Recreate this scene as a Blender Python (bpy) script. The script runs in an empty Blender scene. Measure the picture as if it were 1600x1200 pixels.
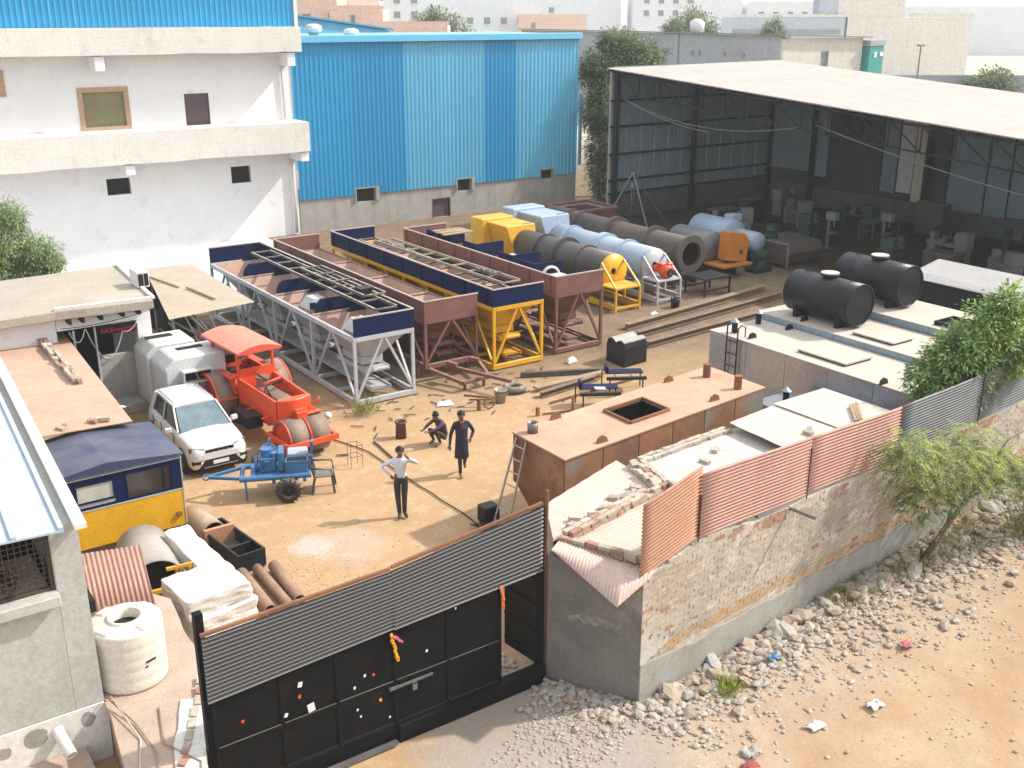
import bpy, math, random
from mathutils import Vector, Matrix, noise
R = random.Random(7)
S = bpy.context.scene
COL = S.collection
PI = math.pi
rad = math.radians

# ------------------------------------------------------------------ camera, light, exposure
cam = bpy.data.cameras.new('camera')
cam.sensor_width = 36
cam.lens = 1656.889/1600*36
cam.clip_start = .1
cam.clip_end = 6000
cam_ob = bpy.data.objects.new('camera', cam)
COL.objects.link(cam_ob)
cam_ob.matrix_world = (Matrix.Translation((0, 0, 11.0)) @ Matrix.Rotation(rad(-35.0024), 4, 'Z')
                       @ Matrix.Rotation(rad(90-19.30), 4, 'X') @ Matrix.Rotation(rad(.13), 4, 'Z'))
S.camera = cam_ob
world = bpy.data.worlds.new('World')
S.world = world
world.use_nodes = True
wn = world.node_tree
SUN_EL, SUN_DIR = rad(42.5), Vector((.94, -.34, 0)).normalized()
sky = wn.nodes.new('ShaderNodeTexSky')
sky.sky_type = 'NISHITA'
sky.sun_disc = False
sky.sun_elevation = SUN_EL
sky.sun_rotation = math.atan2(SUN_DIR.x, SUN_DIR.y)
sky.air_density = 1.0
sky.dust_density = 4.0
sky.ozone_density = 1.0
bg = wn.nodes['Background']
bg.inputs['Strength'].default_value = .13
veil = wn.nodes.new('ShaderNodeMix')      # thin white haze over the whole sky, even all round
veil.data_type = 'RGBA'
veil.inputs[0].default_value = .6
veil.inputs[7].default_value = (8.2, 8.4, 8.6, 1)
wn.links.new(sky.outputs[0], veil.inputs[6])
wn.links.new(veil.outputs[2], bg.inputs[0])
sun = bpy.data.lights.new('sun', 'SUN')
sun.energy = 3.1
sun.angle = rad(1.4)
sun.color = (1.0, .95, .88)
sun_ob = bpy.data.objects.new('sun', sun)
COL.objects.link(sun_ob)
tosun = Vector((SUN_DIR.x*math.cos(SUN_EL), SUN_DIR.y*math.cos(SUN_EL), math.sin(SUN_EL)))
sun_ob.rotation_euler = tosun.to_track_quat('Z', 'Y').to_euler()
sun_ob.location = (60, -20, 60)
vs = S.view_settings
vs.view_transform = 'Standard'
vs.look = 'None'
vs.gamma = 1
vs.use_curve_mapping = False
vs.exposure = .7
HAZE = .0005
S.cycles.use_denoising = True
S.cycles.max_bounces = 6
S.cycles.diffuse_bounces = 3
S.cycles.glossy_bounces = 3
S.cycles.transmission_bounces = 4
S.cycles.volume_bounces = 4
S.cycles.transparent_max_bounces = 8

# ------------------------------------------------------------------ mesh builder
def frame_of(d):
    d = Vector(d).normalized()
    a = Vector((0, 0, 1)) if abs(d.z) < .95 else Vector((0, 1, 0))
    u = a.cross(d).normalized()
    return u, d.cross(u).normalized(), d

class MB:
    def __init__(s):
        s.v, s.f, s.m, s.s = [], [], [], []
    def add(s, vs_, fs, m=0, sm=False):
        o = len(s.v)
        s.v += [tuple(p) for p in vs_]
        for f in fs:
            s.f.append([i+o for i in f]); s.m.append(m); s.s.append(sm)
        return s
    def hexa(s, p, m=0):   # p: 4 bottom, 4 top, same winding (ccw from above)
        return s.add(p, [(3, 2, 1, 0), (4, 5, 6, 7), (0, 1, 5, 4), (1, 2, 6, 5), (2, 3, 7, 6), (3, 0, 4, 7)], m)
    def box(s, x0, x1, y0, y1, z0, z1, m=0):
        return s.hexa([(x0, y0, z0), (x1, y0, z0), (x1, y1, z0), (x0, y1, z0), (x0, y0, z1), (x1, y0, z1), (x1, y1, z1), (x0, y1, z1)], m)
    def cbox(s, c, d, rot=(0, 0, 0), m=0):
        from mathutils import Euler
        q = Euler(rot).to_matrix(); c = Vector(c)
        x, y, z = d[0]/2, d[1]/2, d[2]/2
        return s.hexa([c + q @ Vector(p) for p in [(-x, -y, -z), (x, -y, -z), (x, y, -z), (-x, y, -z), (-x, -y, z), (x, -y, z), (x, y, z), (-x, y, z)]], m)
    def beam(s, a, b, w, h=None, m=0):
        a, b = Vector(a), Vector(b); h = h or w
        u, v, d = frame_of(b-a)
        u, v = u*w/2, v*h/2
        return s.hexa([a-u-v, a+u-v, a+u+v, a-u+v, b-u-v, b+u-v, b+u+v, b-u+v], m)
    def tube(s, a, b, r, r2=None, n=12, m=0, caps=True, sm=True):
        a, b = Vector(a), Vector(b); r2 = r if r2 is None else r2
        u, v, d = frame_of(b-a)
        P = []
        for c, q in ((a, r), (b, r2)):
            for i in range(n):
                t = 2*PI*i/n
                P.append(c+u*(q*math.cos(t))+v*(q*math.sin(t)))
        s.add(P, [(i, (i+1) % n, n+(i+1) % n, n+i) for i in range(n)], m, sm)
        if caps:
            s.add(P[:n], [tuple(range(n-1, -1, -1))], m); s.add(P[n:], [tuple(range(n))], m)
        return s
    def lathe(s, c, axis, prof, n=24, m=0, sm=True, a0=0, a1=2*PI):
        c = Vector(c); u, v, d = frame_of(axis)
        full = abs(a1-a0-2*PI) < 1e-6
        k = n if full else n+1
        P = []
        for r, h in prof:
            for i in range(k):
                t = a0+(a1-a0)*i/n
                P.append(c+d*h+u*(r*math.cos(t))+v*(r*math.sin(t)))
        F = []
        for j in range(len(prof)-1):
            for i in range(n):
                i2 = (i+1) % k
                F.append((j*k+i, j*k+i2, (j+1)*k+i2, (j+1)*k+i))
        return s.add(P, F, m, sm)
    def torus(s, c, axis, r, rt, n=24, k=8, m=0):
        pr = [(r+rt*math.cos(2*PI*j/k), rt*math.sin(2*PI*j/k)) for j in range(k+1)]
        return s.lathe(c, axis, pr, n, m)
    def ring(s, c, axis, r0, r1, w, n=28, m=0):  # flat band r0..r1, width w
        return s.lathe(c, axis, [(r0, -w/2), (r1, -w/2), (r1, w/2), (r0, w/2), (r0, -w/2)], n, m, False)
    def disc(s, c, axis, r, n=24, m=0, r0=0, th=0):
        if r0 or th:
            th = th or .01
            pr = [(r0 or .0005, 0), (r, 0), (r, th), (r0 or .0005, th)]
            if r0: pr.append((r0, 0))
            return s.lathe(c, axis, pr, n, m, False)
        c = Vector(c); u, v, d = frame_of(axis)
        return s.add([c+u*(r*math.cos(2*PI*i/n))+v*(r*math.sin(2*PI*i/n)) for i in range(n)], [tuple(range(n))], m)
    def prism(s, pts, ext, m=0):
        e = Vector(ext); P = [Vector(p) for p in pts]; n = len(P)
        nn = Vector((0, 0, 0))
        for i in range(n):
            nn += P[i].cross(P[(i+1) % n])
        if nn.dot(e) > 0: P = P[::-1]
        return s.add(P+[p+e for p in P], [tuple(range(n)), tuple(range(2*n-1, n-1, -1))]+[(i, n+i, n+(i+1) % n, (i+1) % n) for i in range(n)], m)
    def path(s, pts, r, n=6, m=0):
        pts = [Vector(p) for p in pts]; P = []
        for i, p in enumerate(pts):
            d = pts[min(i+1, len(pts)-1)]-pts[max(i-1, 0)]
            u, v, _ = frame_of(d)
            rr = r[i] if isinstance(r, (list, tuple)) else r
            P += [p+u*(rr*math.cos(2*PI*j/n))+v*(rr*math.sin(2*PI*j/n)) for j in range(n)]
        F = [(i*n+j, i*n+(j+1) % n, (i+1)*n+(j+1) % n, (i+1)*n+j) for i in range(len(pts)-1) for j in range(n)]
        F += [tuple(range(n-1, -1, -1)), tuple(range((len(pts)-1)*n, len(pts)*n))]
        return s.add(P, F, m, True)
    def corr(s, o, u, v, pitch=.076, amp=.012, th=.006, kind='sin', m=0, nv=1, bend=None):
        """corrugated sheet: profile waves along u, ridges run along v; thickness th"""
        o, u, v = Vector(o), Vector(u), Vector(v)
        L = u.length; uu = u/L; nn = uu.cross(v).normalized()
        if nn.z < -.01: nn = -nn
        if kind == 'sin':
            k = 6; st = max(1, round(L/pitch))*k
            pr = [(i*L/st, amp*math.cos(2*PI*i/k)) for i in range(st+1)]
        else:
            c = max(1, round(L/pitch)); p = L/c; pr = []
            for i in range(c):
                pr += [(i*p, 0), (i*p+p*.62, 0), (i*p+p*.72, amp), (i*p+p*.90, amp)]
            pr.append((L, 0))
        P = []
        for sgn in (0, 1):
            for j in range(nv+1):
                for x, h in pr:
                    q = o+uu*x+v*(j/nv)+nn*(h-sgn*th)
                    if bend: q = Vector(bend(q))
                    P.append(q)
        k = len(pr); F = []
        tot = k*(nv+1)
        flip = uu.cross(v).dot(nn) < 0
        for sgn in (0, 1):
            b = sgn*tot
            for j in range(nv):
                for i in range(k-1):
                    f = (b+j*k+i, b+j*k+i+1, b+(j+1)*k+i+1, b+(j+1)*k+i)
                    F.append(f if (sgn == 0) != flip else f[::-1])
        for i in range(k-1):
            F.append((i, tot+i, tot+i+1, i+1)); F.append((nv*k+i+1, tot+nv*k+i+1, tot+nv*k+i, nv*k+i))
        for j in range(nv):
            F.append((j*k, (j+1)*k, tot+(j+1)*k, tot+j*k)); F.append((j*k+k-1, tot+j*k+k-1, tot+(j+1)*k+k-1, (j+1)*k+k-1))
        return s.add(P, F, m, kind == 'sin')
    def merge(s, o):
        n = len(s.v); s.v += o.v
        s.f += [[i+n for i in f] for f in o.f]; s.m += o.m; s.s += o.s
        return s

LOC = {}
def mesh_of(name, mb, mats, off=(0, 0, 0)):
    me = bpy.data.meshes.new(name)
    ox, oy, oz = off
    me.from_pydata([(x-ox, y-oy, z-oz) for x, y, z in mb.v], [], mb.f)
    for m in (mats if isinstance(mats, (list, tuple)) else [mats]):
        me.materials.append(m)
    me.polygons.foreach_set('material_index', mb.m)
    me.polygons.foreach_set('use_smooth', mb.s)
    me.update()
    return me

def props(o, label=None, cat=None, group=None, kind=None):
    if label: o['label'] = label
    if cat: o['category'] = cat
    if group: o['group'] = group
    if kind: o['kind'] = kind
    return o

def thing(name, loc, label, cat, group=None, rz=0, local=False):
    o = bpy.data.objects.new(name, None)
    COL.objects.link(o)
    o.location = loc
    o.rotation_euler = (0, 0, rz)
    o.empty_display_size = .2
    LOC[o.name] = Vector((0, 0, 0)) if local else Vector(loc)
    return props(o, label, cat, group)

def mods(o, bev=0, sub=0, sol=0):
    if sol:
        m = o.modifiers.new('solid', 'SOLIDIFY'); m.thickness = sol; m.offset = 0
    if bev:
        m = o.modifiers.new('bevel', 'BEVEL'); m.width = bev; m.segments = 1; m.limit_method = 'ANGLE'; m.angle_limit = rad(40)
    if sub:
        m = o.modifiers.new('sub', 'SUBSURF'); m.levels = sub; m.render_levels = sub

def islands(mb):
    p = list(range(len(mb.v)))
    def find(i):
        while p[i] != i: p[i] = p[p[i]]; i = p[i]
        return i
    for f in mb.f:
        a = find(f[0])
        for i in f[1:]: p[find(i)] = a
    out = {}
    for k, f in enumerate(mb.f): out.setdefault(find(f[0]), []).append(k)
    res = []
    for ks in out.values():
        m = MB(); ix = {}
        for k in ks:
            for i in mb.f[k]:
                if i not in ix: ix[i] = len(m.v); m.v.append(mb.v[i])
            m.f.append([ix[i] for i in mb.f[k]]); m.m.append(mb.m[k]); m.s.append(mb.s[k])
        res.append(m)
    return res

def pieces(name, mb, mats, parent, **k):   # each separate piece becomes a part of its own
    return [obj(name, m, mats, parent, **k) for m in islands(mb)]

def obj(name, mb, mats, parent=None, label=None, cat=None, group=None, kind=None, bev=0, sub=0, sol=0):
    if parent is not None:
        off = LOC[parent.name]
        o = bpy.data.objects.new(name, mesh_of(name, mb, mats, off))
        COL.objects.link(o)
        o.parent = parent
        LOC[o.name] = off
    else:
        xs, ys, zs = zip(*mb.v)
        off = ((min(xs)+max(xs))/2, (min(ys)+max(ys))/2, min(zs))
        o = bpy.data.objects.new(name, mesh_of(name, mb, mats, off))
        COL.objects.link(o)
        o.location = off
        LOC[o.name] = Vector(off)
    mods(o, bev, sub, sol)
    return props(o, label, cat, group, kind)

def kids(o):
    return [c for c in bpy.data.objects if c.parent == o]

def copy_tree(o, loc=None, rz=None, label=None, parent=None):
    c = o.copy()
    COL.objects.link(c)
    if parent is not None: c.parent = parent
    if loc is not None: c.location = loc
    if rz is not None: c.rotation_euler = (0, 0, rz)
    if label: c['label'] = label
    LOC[c.name] = LOC.get(o.name, Vector((0, 0, 0)))
    for k in kids(o):
        copy_tree(k, parent=c)
    return c

def inst(name, me, parent, loc, rot=(0, 0, 0), scale=(1, 1, 1)):
    o = bpy.data.objects.new(name, me)
    COL.objects.link(o)
    if parent is not None:
        o.parent = parent
        o.location = Vector(loc)-LOC[parent.name]
    else:
        o.location = loc
    o.rotation_euler = rot
    o.scale = scale
    return o

# ------------------------------------------------------------------ materials
MATS = {}
def mat(name, c1, c2=None, sc=2.0, rough=.75, metal=0, bump=.15, bsc=30, dust=0, dustc=(.50, .42, .31), rust=0, rustc=(.22, .09, .035),
        rnd=0, streak=0, streakc=(.10, .09, .08), c3=None, spec=.5, lo=.35, hi=.65, coat=0, dn=(.25, .6), stain=0, stainc=(.22, .21, .18), smear=0, smearc=(.56, .51, .43), fine_=.22):
    if name in MATS: return MATS[name]
    m = bpy.data.materials.new(name)
    m.use_nodes = True
    nt = m.node_tree; N = nt.nodes; L = nt.links
    b = N['Principled BSDF']
    geo = N.new('ShaderNodeNewGeometry')
    tc = N.new('ShaderNodeTexCoord')
    oi = N.new('ShaderNodeObjectInfo')
    add = N.new('ShaderNodeVectorMath'); add.operation = 'MULTIPLY_ADD'
    L.new(oi.outputs['Random'], add.inputs[0]); add.inputs[1].default_value = (37, 53, 71)
    L.new(tc.outputs['Object'], add.inputs[2])
    vec = add.outputs[0]
    def noi(scale, detail=5, v=vec, rgh=.6):
        n = N.new('ShaderNodeTexNoise'); n.inputs['Scale'].default_value = scale
        n.inputs['Detail'].default_value = detail; n.inputs['Roughness'].default_value = rgh
        L.new(v, n.inputs['Vector']); return n.outputs['Fac']
    def ramp(f, a, z):
        r = N.new('ShaderNodeMapRange'); r.inputs[1].default_value = a; r.inputs[2].default_value = z
        L.new(f, r.inputs[0]); return r.outputs[0]
    def mix(f, a, z, mode='MIX'):
        x = N.new('ShaderNodeMix'); x.data_type = 'RGBA'; x.blend_type = mode
        if isinstance(f, (int, float)): x.inputs[0].default_value = f
        else: L.new(f, x.inputs[0])
        for q, i in ((a, 6), (z, 7)):
            if isinstance(q, tuple): x.inputs[i].default_value = (*q, 1)
            else: L.new(q, x.inputs[i])
        return x.outputs[2]
    def math_(op, a, z):
        x = N.new('ShaderNodeMath'); x.operation = op
        for q, i in ((a, 0), (z, 1)):
            if isinstance(q, (int, float)): x.inputs[i].default_value = q
            else: L.new(q, x.inputs[i])
        return x.outputs[0]
    c2 = c2 or tuple(x*.82 for x in c1)
    col = mix(ramp(noi(sc), lo, hi), c1, c2)
    if c3: col = mix(ramp(noi(sc*.45, 6), .56, .66), col, c3)
    fine = noi(sc*14, 3)
    col = mix(ramp(fine, .3, .7), col, mix(fine_, col, (0, 0, 0)))
    if streak:
        mp = N.new('ShaderNodeMapping'); mp.inputs['Scale'].default_value = (3.0, 3.0, .22)
        L.new(vec, mp.inputs[0])
        col = mix(math_('MULTIPLY', ramp(noi(1.0, 6, mp.outputs[0], .7), .5, .72), streak), col, streakc)
    if rust:
        col = mix(math_('MULTIPLY', ramp(noi(sc*1.7, 8, vec, .72), .56, .64), rust), col, rustc)
    if dust:
        sx = N.new('ShaderNodeSeparateXYZ'); L.new(geo.outputs['Normal'], sx.inputs[0])
        up = ramp(sx.outputs[2], .25, .85)
        f = math_('MULTIPLY', math_('ADD', math_('MULTIPLY', up, dust), dust*.12), ramp(noi(sc*2.3, 6), *dn))
        col = mix(f, col, dustc)
    if stain:   # weathering that runs over the whole wall, not brick by brick
        col = mix(math_('MULTIPLY', ramp(noi(.8, 7, geo.outputs['Position'], .7), .5, .66), stain), col, stainc)
        col = mix(math_('MULTIPLY', ramp(noi(1.9, 8, geo.outputs['Position'], .75), .53, .62), smear), col, smearc)
    if rnd:
        hv = N.new('ShaderNodeHueSaturation')
        L.new(math_('ADD', math_('MULTIPLY', oi.outputs['Random'], rnd), 1-rnd/2), hv.inputs['Value'])
        L.new(col, hv.inputs['Color']); col = hv.outputs[0]
    L.new(col, b.inputs['Base Color'])
    rv = N.new('ShaderNodeMapRange'); L.new(noi(sc*3), rv.inputs[0])
    rv.inputs[3].default_value = max(.03, rough-.12); rv.inputs[4].default_value = min(1, rough+.12)
    L.new(rv.outputs[0], b.inputs['Roughness'])
    b.inputs['Metallic'].default_value = metal
    b.inputs['Specular IOR Level'].default_value = spec
    if coat:
        b.inputs['Coat Weight'].default_value = coat
    if bump:
        bp = N.new('ShaderNodeBump'); bp.inputs['Strength'].default_value = bump; bp.inputs['Distance'].default_value = .03
        L.new(noi(bsc, 4), bp.inputs['Height']); L.new(bp.outputs[0], b.inputs['Normal'])
    MATS[name] = m
    return m

navy = mat('navy_paint', (.005, .014, .062), (.007, .017, .068), rough=.6, spec=.08, dust=.03, bump=.05)
wgrey = mat('light_grey_paint', (.50, .54, .56), (.42, .46, .49), rough=.5, dust=.2, rust=.25, bump=.05)
yel = mat('yellow_paint', (.80, .44, .015), (.72, .37, .01), rough=.45, dust=.15, bump=.05)
oxide = mat('red_oxide_primer', (.21, .085, .07), (.17, .07, .06), rough=.75, dust=.45, dustc=(.42, .27, .2), rust=.3, bump=.08)
rustm = mat('rusty_steel', (.28, .12, .055), (.18, .08, .045), sc=1.2, rough=.8, c3=(.36, .18, .09), rust=.5, dust=.0)
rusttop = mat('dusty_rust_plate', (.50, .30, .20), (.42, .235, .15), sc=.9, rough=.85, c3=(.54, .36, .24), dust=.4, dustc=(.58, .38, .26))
black = mat('black_paint', (.010, .011, .012), (.015, .016, .017), rough=.5, spec=.12, dust=.05, bump=.08)
blackm = mat('black_satin_steel', (.014, .016, .02), (.02, .022, .027), rough=.36, spec=.18, dust=.04, bump=.04)
conc = mat('concrete', (.42, .40, .36), (.35, .335, .30), rough=.9, streak=.35, bump=.3, c3=(.42, .39, .34))
plaster = mat('white_plaster', (.78, .78, .78), (.74, .74, .745), sc=.6, rough=.9, streak=.05, bump=.01, fine_=.03, rust=.3, rustc=(.45, .45, .45))
paleband = mat('cream_plaster', (.75, .72, .66), (.70, .66, .60), sc=.8, rough=.9, streak=.22, streakc=(.38, .36, .33), bump=.12, rust=.25, rustc=(.36, .34, .31))
bluesh = mat('blue_sheet', (.018, .31, .60), (.020, .33, .62), rough=.42, bump=.02, rnd=.08, dust=.05)
bluelt = mat('light_blue_sheet', (.13, .48, .70), (.14, .50, .72), rough=.42, bump=.02, rnd=.08, dust=.05)
steel = mat('bare_steel', (.26, .25, .24), (.20, .19, .18), rough=.55, metal=.7, rust=.4, bump=.05)
dark = mat('dark_void', (.008, .008, .009), rough=.9, bump=0)
rubber = mat('rubber', (.018, .017, .016), (.03, .028, .025), rough=.85, dust=.35, bump=.2)
wood = mat('wood', (.34, .22, .12), (.26, .16, .09), sc=3, rough=.85, dust=.3)
brickmats = [mat('brick_%s' % n, c, None, sc=4, rough=.92, bump=.4, bsc=60, stain=.55, smear=.75) for n, c in
             (('red', (.40, .21, .15)), ('pale', (.48, .38, .29)), ('grey', (.43, .38, .31)), ('dusty', (.52, .45, .36)))]
mortar = mat('mortar', (.47, .42, .34), (.40, .36, .29), sc=2, rough=.95, bump=.5, c3=(.40, .30, .2), stain=.55, smear=.75)
tinpink = mat('pink_primer_sheet', (.44, .24, .19), (.38, .20, .16), sc=1.0, rough=.7, dust=.35, dustc=(.55, .36, .29), rust=.35, rustc=(.34, .16, .08), bump=.05)
tindust = mat('dusty_tin', (.62, .54, .46), (.56, .49, .41), sc=.8, rough=.85, dust=.45, dustc=(.66, .57, .48), rust=.1, bump=.05)
palepink = mat('pale_pink_sheet', (.60, .44, .37), (.55, .40, .33), sc=.8, rough=.8, dust=.3, dustc=(.66, .52, .44), rust=.15, rustc=(.42, .24, .17), bump=.03)
tinbeige = mat('beige_roof_sheet', (.38, .35, .315), (.35, .325, .295), sc=.5, rough=.85, dust=.35, dustc=(.48, .44, .39), bump=.03, rnd=.07, c3=(.38, .345, .30))
shedsheet = mat('grey_blue_sheet', (.23, .31, .345), (.20, .275, .31), sc=.7, rough=.6, bump=.03)
galv = mat('galvanised_sheet', (.36, .38, .40), (.28, .30, .32), sc=1.2, rough=.4, metal=.55, bump=.04, rust=.25)
red = mat('roller_red', (.80, .085, .022), (.72, .07, .02), rough=.42, dust=.15, dustc=(.55, .30, .2), bump=.04)
tblue = mat('machine_blue', (.015, .14, .34), (.02, .16, .38), rough=.45, dust=.12, bump=.05)
white = mat('white_paint', (.78, .78, .78), (.74, .74, .74), rough=.35, bump=0)
# ------------------------------------------------------------------ ground
def ground_mat():
    m = bpy.data.materials.new('sandy_earth'); m.use_nodes = True
    nt = m.node_tree; N = nt.nodes; L = nt.links; b = N['Principled BSDF']
    tc = N.new('ShaderNodeNewGeometry'); pos = tc.outputs['Position']
    def noi(scale, det=6, rgh=.6, v=pos):
        n = N.new('ShaderNodeTexNoise'); n.inputs['Scale'].default_value = scale; n.inputs['Detail'].default_value = det
        n.inputs['Roughness'].default_value = rgh; L.new(v, n.inputs['Vector']); return n.outputs['Fac']
    def ramp(f, a, z, lo=0, hi=1):
        r = N.new('ShaderNodeMapRange'); r.inputs[1].default_value = a; r.inputs[2].default_value = z
        r.inputs[3].default_value = lo; r.inputs[4].default_value = hi; L.new(f, r.inputs[0]); return r.outputs[0]
    def mix(f, a, z):
        x = N.new('ShaderNodeMix'); x.data_type = 'RGBA'
        if isinstance(f, (int, float)): x.inputs[0].default_value = f
        else: L.new(f, x.inputs[0])
        for q, i in ((a, 6), (z, 7)):
            if isinstance(q, tuple): x.inputs[i].default_value = (*q, 1)
            else: L.new(q, x.inputs[i])
        return x.outputs[2]
    def ma(op, a, z):
        x = N.new('ShaderNodeMath'); x.operation = op
        for q, i in ((a, 0), (z, 1)):
            if isinstance(q, (int, float)): x.inputs[i].default_value = q
            else: L.new(q, x.inputs[i])
        return x.outputs[0]
    sx = N.new('ShaderNodeSeparateXYZ'); L.new(pos, sx.inputs[0]); X, Y = sx.outputs[0], sx.outputs[1]
    wob = ma('MULTIPLY', ma('SUBTRACT', noi(.35, 5), .5), 7)
    col = mix(ramp(noi(.5), .35, .65), (.47, .31, .175), (.41, .27, .15))
    col = mix(ramp(noi(2.2, 8, .7), .5, .68), col, (.50, .37, .24))
    # road side outside the wall: redder earth
    out = ramp(ma('ADD', Y, ma('MULTIPLY', wob, .15)), 11.9, 11.2)
    redm = mix(ramp(noi(.7, 7, .65), .4, .62), (.38, .25, .155), (.43, .32, .215))
    col = mix(out, col, redm)
    # paler stony strip along the foot of the wall
    strip = ramp(ma('ADD', ma('SUBTRACT', Y, ma('MULTIPLY', X, .1)), ma('MULTIPLY', wob, .16)), 7.2, 9.2)
    col = mix(ma('MULTIPLY', ma('MULTIPLY', strip, out), .85), col, mix(ramp(noi(5, 8, .75), .4, .6), (.37, .305, .235), (.46, .39, .305)))
    # grey crushed stone dust by the gate
    def blob(cx, cy, r, soft):
        dx = ma('SUBTRACT', X, cx); dy = ma('SUBTRACT', Y, cy)
        d = ma('SQRT', ma('ADD', ma('MULTIPLY', dx, dx), ma('MULTIPLY', dy, dy)), 0)
        return ramp(ma('ADD', d, ma('MULTIPLY', ma('SUBTRACT', noi(3.5, 6, .7), .5), r*1.5)), r+soft, r)
    col = mix(ma('MULTIPLY', blob(8.5, 11.2, 1.6, .8), .8), col, (.33, .30, .27))
    col = mix(ma('MULTIPLY', blob(8.28, 19.45, .28, .3), .6), col, (.50, .49, .48))
    col = mix(ma('MULTIPLY', blob(9.0, 19.0, .5, .6), .3), col, (.50, .47, .44))
    # oily working yard near the sheds, shed shade darkened in
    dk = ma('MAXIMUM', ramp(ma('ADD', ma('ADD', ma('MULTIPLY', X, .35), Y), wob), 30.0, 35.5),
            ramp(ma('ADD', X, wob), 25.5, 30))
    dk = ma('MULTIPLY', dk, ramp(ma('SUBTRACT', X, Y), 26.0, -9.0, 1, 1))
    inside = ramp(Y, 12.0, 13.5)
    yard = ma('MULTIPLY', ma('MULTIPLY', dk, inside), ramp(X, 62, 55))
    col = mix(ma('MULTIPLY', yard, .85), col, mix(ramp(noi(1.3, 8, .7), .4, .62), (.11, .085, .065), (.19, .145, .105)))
    col = mix(ma('MULTIPLY', ma('MULTIPLY', ramp(X, 35, 39), ramp(X, 53, 52)), ramp(Y, 47, 46)), col, (.030, .027, .026))  # near black floor puts the open shed's shade into the colour
    # far away: fields, paled to put haze into the colour
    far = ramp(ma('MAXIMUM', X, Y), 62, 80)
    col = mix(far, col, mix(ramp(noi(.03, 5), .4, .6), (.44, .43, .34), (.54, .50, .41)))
    # small pale chips and dark specks
    vo = N.new('ShaderNodeTexVoronoi'); vo.inputs['Scale'].default_value = 9; L.new(pos, vo.inputs['Vector'])
    chip = ma('MULTIPLY', ramp(vo.outputs['Distance'], .16, .11), ramp(noi(1.1, 4), .5, .62))
    col = mix(ma('MULTIPLY', chip, .6), col, (.60, .50, .38))
    vo2 = N.new('ShaderNodeTexVoronoi'); vo2.inputs['Scale'].default_value = 6.3; L.new(pos, vo2.inputs['Vector'])
    spk = ma('MULTIPLY', ramp(vo2.outputs['Distance'], .13, .08), ramp(noi(.8, 4), .52, .6))
    col = mix(ma('MULTIPLY', spk, .6), col, (.16, .10, .06))
    col = mix(ramp(noi(18, 5, .7), .35, .65, 0, .25), col, (.22, .13, .06))
    L.new(col, b.inputs['Base Color']); b.inputs['Roughness'].default_value = .95
    b.inputs['Specular IOR Level'].default_value = .15
    bp = N.new('ShaderNodeBump'); bp.inputs['Strength'].default_value = .6; bp.inputs['Distance'].default_value = .05
    h = ma('ADD', ma('MULTIPLY', noi(1.5, 8, .65), 1.0), ma('MULTIPLY', noi(14, 6, .7), .35))
    L.new(h, bp.inputs['Height']); L.new(bp.outputs[0], b.inputs['Normal'])
    return m

def gh(x, y):
    n = noise.noise(Vector((x*.35, y*.35, 0)))*.03+noise.noise(Vector((x*1.3, y*1.3, 3)))*.018
    w = max(0, min(1, (11.0-y)/1.5))
    lump = (noise.noise(Vector((x*.9, y*.9, 9)))*.07+noise.noise(Vector((x*2.6, y*2.6, 5)))*.035)*w
    return n*(.5+w)+lump-.012
def axis(lo, hi, far_lo, far_hi, d):
    a = []; t = lo; s = d
    while t > far_lo: a.insert(0, t); t -= s; s *= 1.35
    a.insert(0, far_lo)
    t = lo+d
    while t < hi: a.append(t); t += d
    s = d
    while t < far_hi: a.append(t); t += s; s *= 1.35
    a.append(far_hi)
    return a
xs, ys = axis(-2, 46, -900, 1300, .3), axis(4, 36, -300, 1300, .3)
g = MB(); nx = len(xs)
for y in ys:
    for x in xs:
        inner = -3 < x < 47 and 3 < y < 37
        g.v.append((x, y, gh(x, y) if inner else -.012))
for j in range(len(ys)-1):
    for i in range(nx-1):
        g.f.append((j*nx+i, j*nx+i+1, (j+1)*nx+i+1, (j+1)*nx+i)); g.m.append(0); g.s.append(True)
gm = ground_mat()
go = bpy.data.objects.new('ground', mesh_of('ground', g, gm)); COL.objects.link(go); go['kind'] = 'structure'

# haze: one closed box of even air round everything
hz = MB().box(-950, 1350, -350, 1350, -1.2, 18.6)
hm = bpy.data.materials.new('haze'); hm.use_nodes = True
hn = hm.node_tree; hn.nodes.remove(hn.nodes['Principled BSDF'])
pv = hn.nodes.new('ShaderNodeVolumePrincipled')
pv.inputs['Color'].default_value = (.94, .98, 1, 1); pv.inputs['Density'].default_value = HAZE
hn.links.new(pv.outputs[0], hn.nodes['Material Output'].inputs['Volume'])
ho = obj('haze', hz, hm, kind='stuff')
ho.display_type = 'WIRE'

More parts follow.
